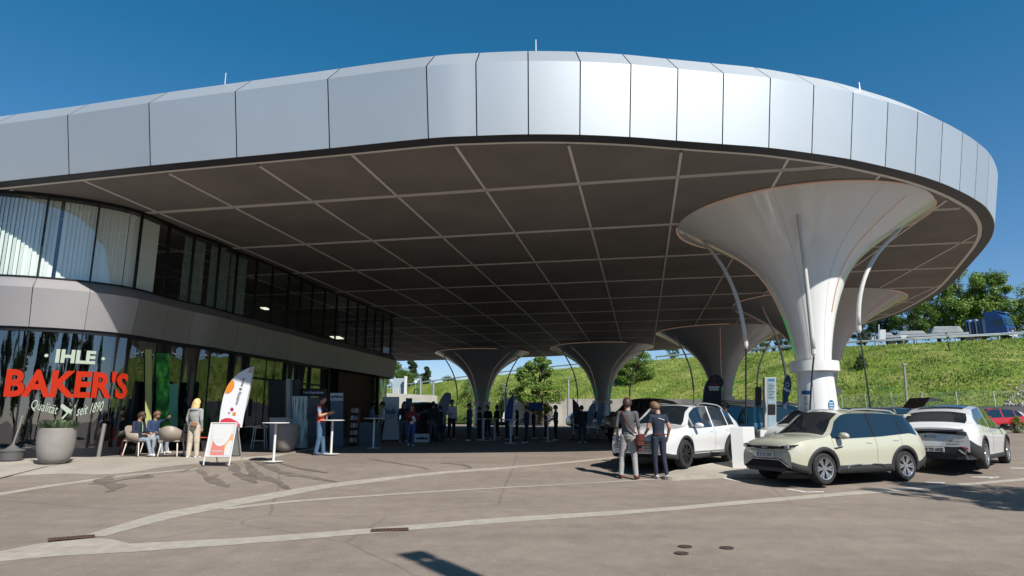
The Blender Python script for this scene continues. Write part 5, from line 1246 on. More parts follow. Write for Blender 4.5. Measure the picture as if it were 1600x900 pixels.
def person(loc, facing, height, label, top, leg, shoe, hair, pose=None, sleeve=1.0, fem=False, fine=False, hairlen=0, group=None, legw=1., bulk=1., skin=None, vest=None, foot_dirs=None, look=0., hood=False):
    skin = skin or SKIN; J = {k: Vector(v) for k, v in REST.items()}
    for k, v in (pose or {}).items(): J[k] = Vector(v)
    t = thing('person', label, 'person', loc, facing, group); t.scale = (height / 1.75,) * 3
    M = {'top': top, 'leg': leg, 'skin': skin, 'shoe': shoe, 'vest': vest or top}; mats = [top, leg, skin, shoe, vest or top]; idx = {'top': 0, 'leg': 1, 'skin': 2, 'shoe': 3, 'vest': 4}
    sw = .92 if fem else 1.0
    segs = []                                # a, b, ra, rb, kind(t)
    def S_(a, b, ra, rb, kind): segs.append((a, b, ra, rb, kind))
    vk = 'vest' if vest else 'top'
    for side in 'lr':
        sh, el, wr = J['sh' + side], J['el' + side], J['wr' + side]; hp, kn, an = J['hp' + side], J['kn' + side], J['an' + side]
        S_(J['chest'].lerp(sh, .45) + Vector((0, 0, .03)), sh, .085 * bulk, .066 * bulk, lambda q: vk)
        S_(sh, el, .060 * bulk, .046 * (bulk if sleeve > .5 else 1), lambda q: 'top' if q < sleeve * 2 else 'skin')
        S_(el, wr, .044 * (bulk if sleeve > .5 else 1), .029, lambda q: 'top' if q < sleeve * 2 - 1 else 'skin')
        hd = (wr - el).normalized(); S_(wr, wr + hd * .07, .030, .034, lambda q: 'skin')
        S_(hp, kn, .098 * (1.05 if fem else 1), .068 * legw, lambda q: 'leg'); S_(kn, an, .062 * legw, .046 * legw * (1.15 if legw > 1.05 else 1), lambda q: 'leg')
        fd = (foot_dirs or {}).get(side, Vector((1, .18 if side == 'l' else -.18, 0))).normalized()
        S_(an + Vector((0, 0, -.035)) - fd * .045, an + fd * .155 + Vector((0, 0, -.05)), .046, .036, lambda q: 'shoe')
    S_(J['pelvis'] + Vector((0, 0, -.02)), J['pelvis'] + Vector((0, 0, .04)), .13, .125, lambda q: 'leg')
    S_(J['neckb'] - Vector((0, 0, .05)), J['neck'] + Vector((0, 0, .03)), (.070), .060, lambda q: 'skin' if q > .45 else vk)
    mb = MB()
    def ring_chain(pts):
        # elliptical sections: centre, half depth, half width
        n = 16; vs = []; fs = []
        for c, rx, ry in pts:
            for k in range(n): a = 2 * pi * k / n; vs.append(c + Vector((cos(a) * rx, sin(a) * ry, 0)))
        for i in range(len(pts) - 1):
            for k in range(n): fs.append((i * n + k, i * n + (k + 1) % n, (i + 1) * n + (k + 1) % n, (i + 1) * n + k))
        fs += [tuple(range(n))[::-1], tuple((len(pts) - 1) * n + k for k in range(n))]; mb.add(vs, fs)
    pv, wa, chs, nb = J['pelvis'], J['waist'], J['chest'], J['neckb']; b_ = bulk
    hipw = .178 if fem else .165
    ring_chain([(pv + Vector((0, 0, -.09)), .10, .13), (pv, .118 * b_, hipw * b_), (wa, .105 * b_, (.135 if fem else .155) * b_), (wa.lerp(chs, .5), .118 * b_, .160 * b_ * sw), (chs, .128 * b_, .185 * b_ * sw), (chs.lerp(nb, .55), .115 * b_, .178 * b_ * sw), (chs.lerp(nb, .9), .075, .10)])
    for a, b, ra, rb, kd in segs:
        d = (b - a); n = 4
        pts = [a - d.normalized() * ra * .7] + [a.lerp(b, i / n) for i in range(n + 1)] + [b + d.normalized() * rb * .7]
        rs = [ra * .55] + [ra + (rb - ra) * i / n for i in range(n + 1)] + [rb * .55]
        mb.tube(pts, rs, 10)
    # head, tipped by `look`, with brow, nose, chin and ears
    hc = J['head']; hv = MB(); N1, N2 = 16, 12
    up = (hc - J['neck']).normalized(); fw = Matrix.Rotation(look, 3, 'Z') @ Vector((1, 0, 0)); fw = (fw - up * fw.dot(up)).normalized(); lf = up.cross(fw)
    vs = []
    for i in range(N2 + 1):
        th = pi * i / N2
        for k in range(N1):
            ph = 2 * pi * k / N1; x, y, z = sin(th) * cos(ph), sin(th) * sin(ph), cos(th)
            rx = .102; ry = .083; rz = .120
            if z < -.2 and x > 0: rx *= 1 - .12 * (-z - .2)
            if z < 0: ry *= 1 - .22 * (-z)
            px_ = x * rx; 
            if x > .8 and -.35 < z < .12 and abs(y) < .25: px_ += .016 * (1 - abs(y) * 4) * (1 if z < -.02 else .5)
            if x < -.2: px_ -= .012
            vs.append(hc + fw * px_ + lf * (y * ry) + up * (z * rz))
    fs = []
    for i in range(N2):
        for k in range(N1): fs.append((i * N1 + k, (i + 1) * N1 + k, (i + 1) * N1 + (k + 1) % N1, i * N1 + (k + 1) % N1))
    mb.add(vs, fs)
    for s_ in (1, -1): mb.tube([hc + lf * s_ * .070 + up * .015, hc + lf * s_ * .092 - fw * .012 + up * .02], [.020, .014], 6)
    o = mb.build('body', None, t); me0 = o.data
    rm = o.modifiers.new('r', 'REMESH'); rm.mode = 'VOXEL'; rm.voxel_size = .0125 if fine else .021; rm.use_smooth_shade = True
    sm = o.modifiers.new('s', 'SMOOTH'); sm.iterations = 3; sm.factor = .5
    dg = bpy.context.evaluated_depsgraph_get(); dg.update(); me = bpy.data.meshes.new_from_object(o.evaluated_get(dg)); o.modifiers.clear(); o.data = me; bpy.data.meshes.remove(me0); me.name = 'body'
    me.materials.clear()
    for m_ in mats: me.materials.append(m_)
    zt = J['pelvis'].z
    for p in me.polygons:
        c = p.center; best = None
        dh = (c - hc).length
        for a, b, ra, rb, kd in segs:
            d, q = seg_dist(c, a, b); d -= ra + (rb - ra) * q
            if best is None or d < best[0]: best = (d, kd(q))
        # torso
        q = (c.z - (pv.z - .02)) / max(nb.z - pv.z, .1)
        dt, _ = seg_dist(c, pv, nb); dt = dt - .135
        kind = best[1]
        if 0.03 < q < .98 and (dt < best[0] + .02) and kind not in ('skin',): kind = vk if q > .06 else 'leg'
        elif 0.03 < q < .90 and dt < best[0]: kind = vk
        if kind == 'leg' and c.z > zt + .03 and (c - wa).length < .3: kind = vk
        if dh < .135 and c.z > nb.z + .07: kind = 'skin'
        p.material_index = idx[kind]; p.use_smooth = True
    # fingers
    fm = MB()
    for side in 'lr':
        el, wr = J['el' + side], J['wr' + side]; hd = (wr - el).normalized(); sg = 1 if side == 'l' else -1
        ac = Vector((1, 0, 0)); ac = (ac - hd * ac.dot(hd)); ac = ac.normalized() if ac.length > .2 else Vector((0, 0, 1)).cross(hd).normalized(); pn = hd.cross(ac) * sg
        base = wr + hd * .085
        for k, L_ in enumerate((.068, .078, .072, .056)):
            p0 = base + ac * (.028 - .019 * k); p1 = p0 + hd * L_ * .5 + pn * .008; p2 = p0 + hd * L_ * .85 + pn * .030; fm.tube([p0 - hd * .02, p0, p1, p2], [.0095, .0095, .0085, .007], 6)
        p0 = wr + hd * .03 + ac * .028; fm.tube([p0 - ac * .01, p0 + ac * .018 + hd * .03, p0 + ac * .022 + hd * .058 + pn * .012], [.012, .010, .0085], 6)
    bm_ = bmesh.new(); bm_.from_mesh(me); vv = [bm_.verts.new(v) for v in fm.v]
    for f in fm.f:
        q = bm_.faces.new([vv[i] for i in f]); q.material_index = 2; q.smooth = True
    bm_.to_mesh(me); bm_.free()
    # eyes, brows and mouth are a few mm across: small dark facets set into the face
    if fine or hairlen >= 0:
        ey = MB()
        for s_ in (1, -1): ey.box(hc + fw * .088 + lf * s_ * .030 + up * .012, (.010, .018, .008)); 
        ey.box(hc + fw * .090 - up * .055, (.008, .034, .006)); ey.build('face_detail', mat('face_dark', (.10, .04, .03), .5), t)
    # hair: a cap over crown and back, longer behind when asked
    if hair:
        vs = []; fs = []; n1, n2 = 20, 9
        for i in range(n2 + 1):
            for k in range(n1):
                ph = 2 * pi * k / n1; back = (1 - cos(ph)) / 2; mx_ = 1.02 + 1.28 * back ** .8; th = mx_ * i / n2
                x, y, z = sin(th) * cos(ph), sin(th) * sin(ph), cos(th); g = 1.09 + .10 * noise.noise(Vector((x * 7, y * 7, z * 7 + height * 9)))
                if i == n2: g = 1.0
                drop_ = 0
                vs.append(hc + fw * (x * .106 - .010) + lf * (y * .086 * g) + up * (z * .122 * g - drop_) + (fw * x * .008 + up * .004) * 1)
        for i in range(n2):
            for k in range(n1): fs.append((i * n1 + k, (i + 1) * n1 + k, (i + 1) * n1 + (k + 1) % n1, i * n1 + (k + 1) % n1))
        if hairlen > 0:
            k0 = len(vs); n3 = 7
            for i in range(n3 + 1):
                f = i / n3; z = .03 - (.13 + hairlen) * f; rr = (.098, .102, .104, .106, .104, .098, .085, .055)[i]
                for k in range(n1):
                    ph = 2 * pi * k / n1; g = 1 + .10 * noise.noise(Vector((cos(ph) * 3, sin(ph) * 3, f * 4 + height)))
                    vs.append(hc + fw * (-.035 + cos(ph) * rr * .72 * g - .02 * f) + lf * (sin(ph) * rr * 1.08 * g) + up * z)
            for i in range(n3):
                for k in range(n1): fs.append((k0 + i * n1 + k, k0 + (i + 1) * n1 + k, k0 + (i + 1) * n1 + (k + 1) % n1, k0 + i * n1 + (k + 1) % n1))
            fs.append(tuple(k0 + n3 * n1 + k for k in range(n1)))
        h_ = mk('hair', vs, fs, hair, t, smooth=True); md = h_.modifiers.new('t', 'SOLIDIFY'); md.thickness = .012; md.offset = 1
    if hood:
        mb2 = MB().lathe([(.05, .0), (.10, .01), (.115, .05), (.09, .085), (.06, .09)], n=14).xf(Matrix.Translation(J['neckb'] + Vector((-.06, 0, -.05))) @ Matrix.Diagonal((.85, 1.25, 1, 1))); mb2.build('hood', top, t, smooth=True)
    return t, J, (hc, fw, lf, up)
HB = mat('hair_dark_brown', (.035, .02, .012), .6); HBL = mat('hair_blonde', (.55, .36, .16), .6, var=.25, scale=20); HR = mat('hair_reddish', (.16, .045, .02), .6); HBK = mat('hair_black', (.01, .009, .009), .5); HLB = mat('hair_light_brown', (.13, .07, .035), .6)
def ppl(px, py, ytop, facing, label, *a, **k):
    p = G(px, py); q = at(px, ytop, p.y); h = (q.z - gz(p.y)); return person((p.x, p.y, gz(p.y)), radians(facing), h / 1.0, label, *a, **k), h / 1.75
C_ = {}
navy = cloth('navy', (.012, .022, .05)); black = cloth('black', (.012, .012, .014)); jeans = cloth('dark_jeans', (.018, .028, .055)); grey = cloth('grey_wool', (.10, .10, .11)); lgrey = cloth('light_grey_trousers', (.36, .36, .35)); ltj = cloth('mid_blue_jeans', (.07, .14, .24)); beige = cloth('beige_trousers', (.60, .51, .41)); white = cloth('white_shirt', (.62, .64, .68)); lblue = cloth('light_blue_shirt', (.22, .36, .56)); marl = cloth('grey_marl', (.36, .37, .37)); red = cloth('dark_red_knit', (.20, .018, .02)); orange = cloth('orange_vest', (.78, .085, .02)); brn = cloth('brown_leather', (.10, .018, .012)); wshoe = cloth('white_shoe', (.70, .70, .70)); dshoe = cloth('dark_shoe', (.03, .02, .018)); bluegrey = cloth('blue_grey_shirt', (.06, .09, .14)); purple = cloth('dusty_purple', (.09, .06, .12)); greyt = cloth('grey_trousers', (.09, .10, .12))
# man with the brown bag, seen from behind
(tA, JA, hA), sA = ppl(984, 748.5, 622.5, 70, 'man seen from behind in a dark grey top with a brown leather shoulder bag', grey, lgrey, brn, HB, fine=True, sleeve=.62, legw=1.08, bulk=.93,
    pose=dict(wrl=(.10, .26, .92), ell=(-.03, .25, 1.14), knl=(.05, .16, .50), anl=(.0, .19, .09), anr=(-.05, -.15, .09), knr=(.0, -.12, .50)))
A = MB(); strap = [Vector(p) for p in ((.10, .10, 1.40), (.03, .12, 1.485), (-.09, .10, 1.43), (-.145, .02, 1.28), (-.15, -.08, 1.10), (-.10, -.20, .98))]
A.tube(crom(strap, 5), .016, 6).build('strap', brn, None)
bag_strap = bpy.data.objects['strap']; bag = thing('shoulder_bag', 'reddish brown leather bag hanging at the hip of the man in grey', 'bag', tA.location, tA.rotation_euler.z); bag.scale = tA.scale; bag_strap.parent = bag
bevel(MB().box((-.09, -.27, .84), (.30, .09, .24), Matrix.Rotation(-.25, 3, 'Z')).build('pouch', brn, bag), .025, 3); bevel(MB().box((-.095, -.315, .90), (.31, .03, .15), Matrix.Rotation(-.25, 3, 'Z')).build('flap', brn, bag), .012, 3)
bevel(MB().box((.0, -.24, .70), (.14, .05, .22), Matrix.Rotation(-.25, 3, 'Z')).build('side_flap', brn, bag), .01)
pp = thing('brochures', 'white papers held low in the left hand of the man in grey', 'papers', tA.location, tA.rotation_euler.z); pp.scale = tA.scale
MB().box((.17, .29, .84), (.21, .012, .28), Matrix.Rotation(.3, 3, 'Y')).build('sheet', mat('paper_white', (.75, .75, .73), .6), pp); MB().box((.18, .31, .80), (.19, .01, .26), Matrix.Rotation(.5, 3, 'Y')).build('sheet', MATS['paper_white'], pp)
# man in the navy polo
(tB, JB, hB), sB_ = ppl(1032, 748.5, 628.5, 105, 'man seen from behind in a navy polo and dark jeans beside the white SUV', navy, jeans, cloth('grey_sneaker', (.42, .42, .42)), HLB, fine=True, sleeve=.28, look=.5, bulk=.93,
    pose=dict(head=(.05, .05, 1.63), ell=(.02, .25, 1.15), wrl=(.24, .20, 1.05), elr=(-.06, -.26, 1.16), wrr=(.06, -.26, .94), anl=(.04, .08, .09), anr=(-.04, -.15, .09)))
MB().box((-.135, -.02, 1.36), (.008, .16, .014), Matrix.Rotation(.25, 3, 'X')).build('back_print', mat('print_white', (.7, .7, .7), .6), tB)
MB().lathe([(.135, 0), (.145, .01), (.145, .035), (.13, .04)], n=20).xf(Matrix.Translation((0, 0, .985)) @ Matrix.Diagonal((.86, 1.17, 1, 1))).build('belt', brn, tB)
# woman at the terrace
(tW, JW, hW), sW = ppl(299, 717.5, 624, 80, 'blonde woman seen from behind in a grey hooded jacket and beige trousers', marl, beige, wshoe, HBL, fine=True, fem=True, hairlen=.15, legw=1.30, hood=True, bulk=1.10,
    pose=dict(wrr=(.05, -.22, .90), wrl=(.08, .22, .92), anl=(-.03, .10, .09), anr=(.05, -.12, .09)))
wb = thing('belt_bag', 'small tan bag worn at the back of the blonde woman in grey', 'bag', tW.location, tW.rotation_euler.z); wb.scale = tW.scale
tan_ = cloth('tan_leather', (.38, .19, .11)); bevel(MB().box((-.17, -.10, 1.02), (.08, .20, .13), Matrix.Rotation(.2, 3, 'X')).build('pouch', tan_, wb), .03, 3); MB().tube(crom([Vector(p) for p in ((-.14, -.14, 1.06), (-.165, .0, 1.20), (-.13, .12, 1.38), (-.04, .15, 1.47))], 5), .008, 5).build('strap', tan_, wb)
# man in the orange vest
(tO, JO, hO), sO = ppl(499, 711, 618, -10, 'man in a dark and orange vest over a light blue shirt at the high table', lblue, ltj, cloth('blue_sneaker', (.10, .16, .24)), HBK, fine=True, sleeve=.30, vest=orange, bulk=1.12, legw=1.15,
    pose=dict(wrr=(.27, -.06, 1.24), elr=(.06, -.24, 1.14), wrl=(.26, .10, 1.22), ell=(.04, .25, 1.14), anl=(.06, .12, .09), anr=(-.06, -.12, .09)))
vm = MB(); 
for k in range(13): pass
yoke = MB().lathe([(.135, 1.20), (.150, 1.28), (.152, 1.38), (.120, 1.45), (.07, 1.49)], n=20).xf(Matrix.Diagonal((1.02, 1.36, 1, 1))).build('vest_yoke', cloth('maroon_vest', (.05, .012, .012)), tO, smooth=True)
MB().tube(crom([Vector(p) for p in ((.09, .05, 1.47), (.165, .02, 1.32), (.175, 0, 1.16), (.165, -.02, 1.32), (.09, -.05, 1.47))], 4), .007, 4).build('lanyard', mat('lanyard_purple', (.12, .04, .30), .6), tO); MB().box((.18, 0, 1.10), (.01, .08, .11)).build('badge', M_WHT, tO)
# seated men
def seated(px, py, ytop, facing, label, top, pose=None, **k):
    p = G(px, py); q = at(px, ytop, p.y); sc = (q.z - gz(p.y)) / 1.28
    P0 = dict(pelvis=(0, 0, .50), waist=(-.03, 0, .63), chest=(-.05, 0, .86), neckb=(-.03, 0, 1.02), neck=(.0, 0, 1.08), head=(.04, 0, 1.18), shl=(-.04, .185, .98), shr=(-.04, -.185, .98), ell=(.02, .24, .72), elr=(.02, -.24, .72), wrl=(.26, .17, .66), wrr=(.26, -.16, .66),
              hpl=(0, .09, .49), hpr=(0, -.09, .49), knl=(.44, .13, .50), knr=(.44, -.12, .48), anl=(.46, .13, .09), anr=(.58, -.12, .09)); P0.update(pose or {})
    return person((p.x, p.y, gz(p.y)), radians(facing), 1.75 * sc, label, top, k.pop('leg', greyt), wshoe, k.pop('hair', HB), pose=P0, fine=True, **k), sc
(t1, J1, (hc, fw, lf, up)), s1 = seated(213, 713, 645, -12, 'seated man in a navy sweater and sunglasses, nearer of the two in armchairs', navy, leg=cloth('pale_jeans', (.28, .33, .40)))
MB().box(hc + fw * .096 + up * .012, (.02, .15, .034), Matrix.Rotation(0, 3, 'Z')).build('sunglasses', M_BLK, t1); MB().tube(crom([Vector(p) for p in ((.02, .05, 1.05), (.085, .03, .88), (.12, 0, .72))], 4), .010, 4).build('lanyard', mat('lanyard_green', (.35, .6, .3), .6), t1)
(t2, J2, (hc, fw, lf, up)), s2 = seated(238, 709, 644, -25, 'seated man in a blue shirt pointing with a raised arm, farther of the two', cloth('denim_blue', (.02, .05, .13)), pose=dict(ell=(.16, .20, 1.02), wrl=(.36, .14, 1.10)), hair=HLB, leg=cloth('pale_jeans', (.28, .33, .40)))
MB().box((.40, .0, .62), (.02, .22, .3)).build('folder', mat('folder_red', (.6, .07, .04), .6), t2)
# woman in the red cardigan
(tR, JR, hR), sR = ppl(642, 697.5, 632.5, -84, 'woman in a dark red cardigan and blue jeans walking with a phone', red, cloth('bright_jeans', (.04, .10, .26)), wshoe, HR, fine=True, fem=True, hairlen=.13, bulk=1.08,
    pose=dict(elr=(-.02, -.25, 1.15), wrr=(.18, -.12, 1.24), ell=(-.04, .26, 1.15), wrl=(.16, .14, 1.12), anl=(.10, .08, .09), knl=(.08, .09, .50), anr=(-.10, -.10, .12)))
MB().box((.20, .10, 1.15), (.01, .12, .24), Matrix.Rotation(.4, 3, 'X')).build('brochure', M_WHT, tR); MB().box((.16, .02, 1.0), (.01, .13, .12)).build('name_badge', M_WHT, tR)
# the guests standing in the canopy's shade
shade = [(596, 691, 628, 200, 'man in a white shirt behind the farther high table', white, black, dshoe, HB), (580, 688, 630, 20, 'man in a light blue shirt standing behind the farther high table', lblue, black, dshoe, HBK),
 (630, 691, 628, -70, 'man in black just behind the woman in red', black, greyt, wshoe, HBK), (676, 690, 628, 100, 'man in a black jacket and grey trousers, back turned, by the small white box', black, greyt, dshoe, HBK),
 (662, 689, 636, 60, 'person in black left of the man with grey trousers', black, black, dshoe, HBK), (687, 690, 634, 120, 'person in a dark coat beside the pale grey feather flag', black, jeans, dshoe, HB),
 (705, 688, 625, -60, 'man in a white shirt and black trousers right of the pale grey flag', white, black, wshoe, HBK), (733, 689.5, 631, 210, 'man in a blue grey shirt with white shoes left of the far dark column', bluegrey, jeans, wshoe, HB),
 (749, 688.5, 636, 160, 'person in black standing before the foot of the far dark column', black, black, wshoe, HBK), (762, 686, 634, 240, 'person in black at the left end of the standing tables', black, jeans, wshoe, HB),
 (776, 685, 634, 30, 'tall person in black between the two thin table legs', black, black, wshoe, HBK), (792, 688, 640, 15, 'person in navy leaning at the table below the blue flag', navy, black, wshoe, HB),
 (808, 684.5, 641, 190, 'woman in black right of the blue flag', black, black, wshoe, HBK), (823, 693, 634, 175, 'man in a dark suit facing left, white shoes', navy, jeans, wshoe, HB), (834, 686, 639, 5, 'person in black behind the man in the dark suit', black, black, wshoe, HBK),
 (853, 685.5, 642, -20, 'person in a dusty purple shirt at the right hand table', purple, black, wshoe, HB), (869, 689, 633.5, 185, 'man in a blue shirt reading at the right hand table', bluegrey, black, wshoe, HBK),
 (910, 693, 634, 95, 'man in a black jacket standing alone near the black flag', black, jeans, wshoe, HBK), (1139, 706, 629.5, 150, 'dark haired man showing behind the white SUV roof', black, black, dshoe, HBK), (1102, 704, 632, 200, 'man with ruddy face half hidden behind the white SUV roof', navy, black, dshoe, HLB)]
rp = random.Random(5)
for k, (px, py, yt, fc, lab, a_, b_, c_, d_) in enumerate(shade):
    ps = {}
    if k % 3 == 0: ps.update(wrr=(.22, -.14, 1.14), elr=(.0, -.24, 1.14))
    if k % 3 == 1: ps.update(wrl=(.24, .12, 1.10), ell=(.0, .25, 1.14), wrr=(.20, -.16, 1.02))
    ps.update(anl=(.02 + rp.uniform(-.06, .08), .13, .09), anr=(-.03 + rp.uniform(-.06, .08), -.14, .09))
    if 'woman' in lab: ppl(px, py, yt, fc, lab, a_, b_, c_, d_, pose=ps, fem=True, hairlen=.18, group='guests standing in the shade under the canopy')
    else: ppl(px, py, yt, fc, lab, a_, b_, c_, d_, pose=ps, group='guests standing in the shade under the canopy', bulk=1.0 + .1 * rp.random())
# ------------------------------------------------------------------ terrace and event furniture
M_POT = mat('planter_grey', (.31, .29, .27), .6, var=.08, scale=3); M_SOIL = mat('soil', (.03, .02, .015), .95); M_LEAF = mat('plant_leaf', (.06, .13, .05), .5, var=.5, scale=8, col2=(.20, .30, .14)); M_TAUPE = mat('taupe_plastic', (.36, .30, .25), .5); M_CHL = mat('light_chair_leg', (.60, .56, .50), .5)
M_TW = mat('table_white', (.78, .78, .76), .35); M_STL = mat('brushed_steel_pole', (.45, .43, .40), .35, metal=.8)
def gp(px, py):
    p = G(px, py); q = wallpx(px, py)
    if q and px < 400:                   # keep clear of the glass: stand at most 0.45 m off it
        w_ = onW(q[0], 0); y = w_.y - .55
        if p.y > y: p = at(px, py, y)
    return Vector((p.x, p.y, gz(p.y) + (.013 if px > 520 else .03)))
def hgt(px, py, p): return at(px, py, p.y).z - p.z
def mpp(p): return p.y / 1020 / 1.03         # metres per photo pixel there
def rnd_(px): return 1 / sqrt(1 + ((px - 800) / 1020) ** 2)   # round things look wider off axis
def planter(px, py, ytop, halfw, lab, leafy):
    p = gp(px, py); h = hgt(px, ytop, p); R = halfw * mpp(p) * rnd_(px); t = thing('planter', lab, 'planter', p, 0, 'large round grey planters')
    pr = [(.0, 0), (R * .42, 0), (R * .62, .04 * h), (R * .84, .17 * h), (R * .95, .38 * h), (R, .65 * h), (R * .985, h), (R * .93, h), (R * .92, h - .07), (0, h - .07)]
    MB().lathe(pr, n=40).build('bowl', M_POT, t, smooth=True).data.set_sharp_from_angle(angle=radians(50))
    MB().lathe([(R * .91, h - .06), (.0, h - .02)], n=20).build('soil', M_SOIL, t)
    rd = random.Random(int(px)); m = MB()
    for k in range(110 if leafy else 40):
        a = rd.uniform(0, 2 * pi); q = R * .85 * sqrt(rd.random()); b = Vector((cos(a) * q, sin(a) * q, h - .05)); L_ = rd.uniform(.18, .34) if leafy else rd.uniform(.06, .12); d = Vector((cos(a) * rd.uniform(.2, .9), sin(a) * rd.uniform(.2, .9), rd.uniform(.5, 1.2))).normalized() * L_; s_ = Vector((-sin(a), cos(a), 0)) * L_ * .22
        m.add([b, b + d * .5 + s_, b + d + Vector((0, 0, -.02)), b + d * .5 - s_], [(0, 1, 2, 3)])
    m.build('plant', M_LEAF, t)
planter(83, 727, 668.5, 32, 'large grey planter full of leafy plants in front of the bakery lettering', True)
planter(447, 707, 663, 19.5, 'large grey planter with low plants between the bar stool and the man in the vest', False)
# parasol base at the far left, steel post
p = gp(17, 718); t = thing('parasol_base', 'grey parasol base with a short bare pole at the left edge', 'parasol base', p)
MB().lathe([(.0, 0), (.22, 0), (.26, .05), (.29, .27), (.31, .28), (.31, .31), (.18, .34), (.06, .44), (.04, .50), (0, .50)], n=24).build('weight', mat('base_dark_grey', (.12, .12, .12), .6), t)
MB().tube([(0, 0, .45), (.10, .02, 1.0), (.13, .03, 1.25)], .025, 8).build('pole', M_STL, t)
p = gp(153.5, 714); t = thing('steel_post', 'short slanting brushed steel post beside the shop window', 'post', p); MB().tube([(0, 0, 0), (.07, 0, hgt(157, 662, p))], .055, 14).build('tube', M_STL, t); MB().lathe([(.0, .0), (.10, 0), (.10, .015), (0, .02)], n=16).build('base_plate', M_STL, t)
# armchairs
def armchair(px, py, facing, lab, sc=1.06):
    p = gp(px, py); t = thing('armchair', lab, 'chair', p, radians(facing), 'taupe terrace armchairs'); t.scale = (sc,) * 3
    N = 16; V = []; F = []                 # wrap-round shell: arms low in front, back high
    for i in range(N + 1):
        a = pi * .5 + pi * i / N           # from left arm round the back to the right arm
        bk = sin(pi * i / N); top = .64 + .20 * bk ** 1.5; x0, y0 = cos(a) * .26 - .02, sin(a) * .28; x1, y1 = cos(a) * .33 - .04, sin(a) * .33
        V += [(x0, y0, .40), (x1, y1, top)]
    V = [(.26, .27, .41), (.24, .32, .62)] + V + [(.26, -.27, .41), (.24, -.32, .62)]
    for i in range(len(V) // 2 - 1): F.append((2 * i, 2 * i + 1, 2 * i + 3, 2 * i + 2))
    o = mk('backrest', V, F, M_TAUPE, t, smooth=True); md = o.modifiers.new('s', 'SOLIDIFY'); md.thickness = .022
    bevel(MB().box((.0, 0, .415), (.54, .56, .04)).build('seat', M_TAUPE, t), .015)
    for sx, sy in ((.24, .25), (.24, -.25), (-.22, .22), (-.22, -.22)): MB().tube([(sx * .9, sy * .95, .41), (sx * 1.2, sy * 1.15, 0)], [.020, .013], 7).build('leg', M_CHL, t)
    return t
armchair(214, 713, -12, 'taupe armchair under the nearer seated man'); armchair(266, 714, 100, 'empty taupe armchair with its back to the viewer, left of the blonde woman'); armchair(240, 708.5, -25, 'taupe armchair under the pointing man')
for px, py, lab, kc in ((318, 706, 'small red terrace chair behind the blonde woman', 'red'), (204, 705, 'small red terrace chair behind the nearer seated man', 'red')):
    p = gp(px, py); t = thing('terrace_chair', lab, 'chair', p, radians(200)); rc = mat('red_chair_plastic', (.45, .03, .02), .45)
    bevel(MB().box((0, 0, .44), (.42, .42, .035)).build('seat', rc, t), .012)
    for k in range(4): MB().box((-.21, -.15 + .1 * k, .64), (.02, .05, .38)).build('back_slat', rc, t)
    for sx in (-.19, .19):
        for sy in (-.19, .19): MB().tube([(sx, sy, .43), (sx * 1.1, sy * 1.1, 0)], .013, 6).build('leg', rc, t)
p = gp(287, 711); t = thing('side_table', 'small dark low table between the armchair and the blonde woman', 'table', p); MB().lathe([(0, .50), (.26, .50), (.27, .515), (.26, .53), (0, .53)], n=24).build('table_top', M_FRM, t); MB().tube([(0, 0, 0), (0, 0, .5)], .03, 8).build('stem', M_FRM, t); MB().lathe([(0, 0), (.2, 0), (.2, .02), (0, .03)], n=20).build('foot', M_FRM, t)
# A-board with its poster
def quadM(p, facing): return Matrix.Translation(p) @ Matrix.Rotation(facing, 4, 'Z')
p = gp(345, 728); fA = radians(-8); t = thing('pavement_sign', 'white framed A-board with a pink and orange poster on the forecourt', 'sign', p, fA); hB_ = hgt(345, 661, p); W_ = .36; z0, z1 = .22, hB_
lean = .20
def sgn(u, z, off=0.): return Vector((u * W_, -.22 + lean * z / hB_ * 1.0 - off, z))     # front leaf, leaning back
fr = MB()
for u in (-1, 1): fr.tube([sgn(u, 0), sgn(u, z1)], .018, 6)
for z in (z0, z1): fr.tube([sgn(-1, z), sgn(1, z)], .018, 6)
fr.build('frame', M_WHT, t)
MB().quad(sgn(-1, z0), sgn(1, z0), sgn(1, z1), sgn(-1, z1)).build('poster', mat('poster_white', (.74, .72, .71), .4), t)
def disc_clip(nm, cx, cz, r, m, off, u0=-.93, u1=.93, w0=.0, w1=1., sx=1.):
    pts = []
    for k in range(48):
        a = 2 * pi * k / 48; u = min(max(cx + r * cos(a) * sx, u0), u1); v = min(max(cz + r * sin(a), w0), w1); pts.append(sgn(u, z0 + .03 + (z1 - z0 - .06) * v, off))
    return mk(nm, pts, [tuple(range(48))], m, t)
disc_clip('poster_shape', .1, .22, .75, mat('poster_salmon', (.80, .26, .21), .45), .003, w1=.62); disc_clip('poster_shape', .75, .46, .45, mat('poster_orange', (.85, .42, .18), .45), .0045, w1=.68); disc_clip('poster_shape', .80, .12, .36, M_WHT, .006); disc_clip('poster_shape', .0, .85, .56, mat('poster_pale', (.80, .79, .78), .4), .0075, sx=1.4)
rd = random.Random(8)
for k in range(26): u, v = rd.uniform(-.75, .75), rd.uniform(.66, .95); s_ = rd.uniform(.008, .02); MB().quad(sgn(u - s_, z0 + (z1 - z0) * v, .012), sgn(u + s_, z0 + (z1 - z0) * v, .012), sgn(u + s_, z0 + (z1 - z0) * v + .008, .012), sgn(u - s_, z0 + (z1 - z0) * v + .008, .012)).build('poster_line', M_SGN, t) if k < 8 else None
for v, L_ in ((.50, .45), (.46, .40), (.42, .42), (.16, .5), (.13, .5)): MB().quad(sgn(-L_, z0 + (z1 - z0) * v, .010), sgn(L_ * .6, z0 + (z1 - z0) * v, .010), sgn(L_ * .6, z0 + (z1 - z0) * v + .012, .010), sgn(-L_, z0 + (z1 - z0) * v + .012, .010)).build('poster_line', M_WHT, t)
bk = MB()
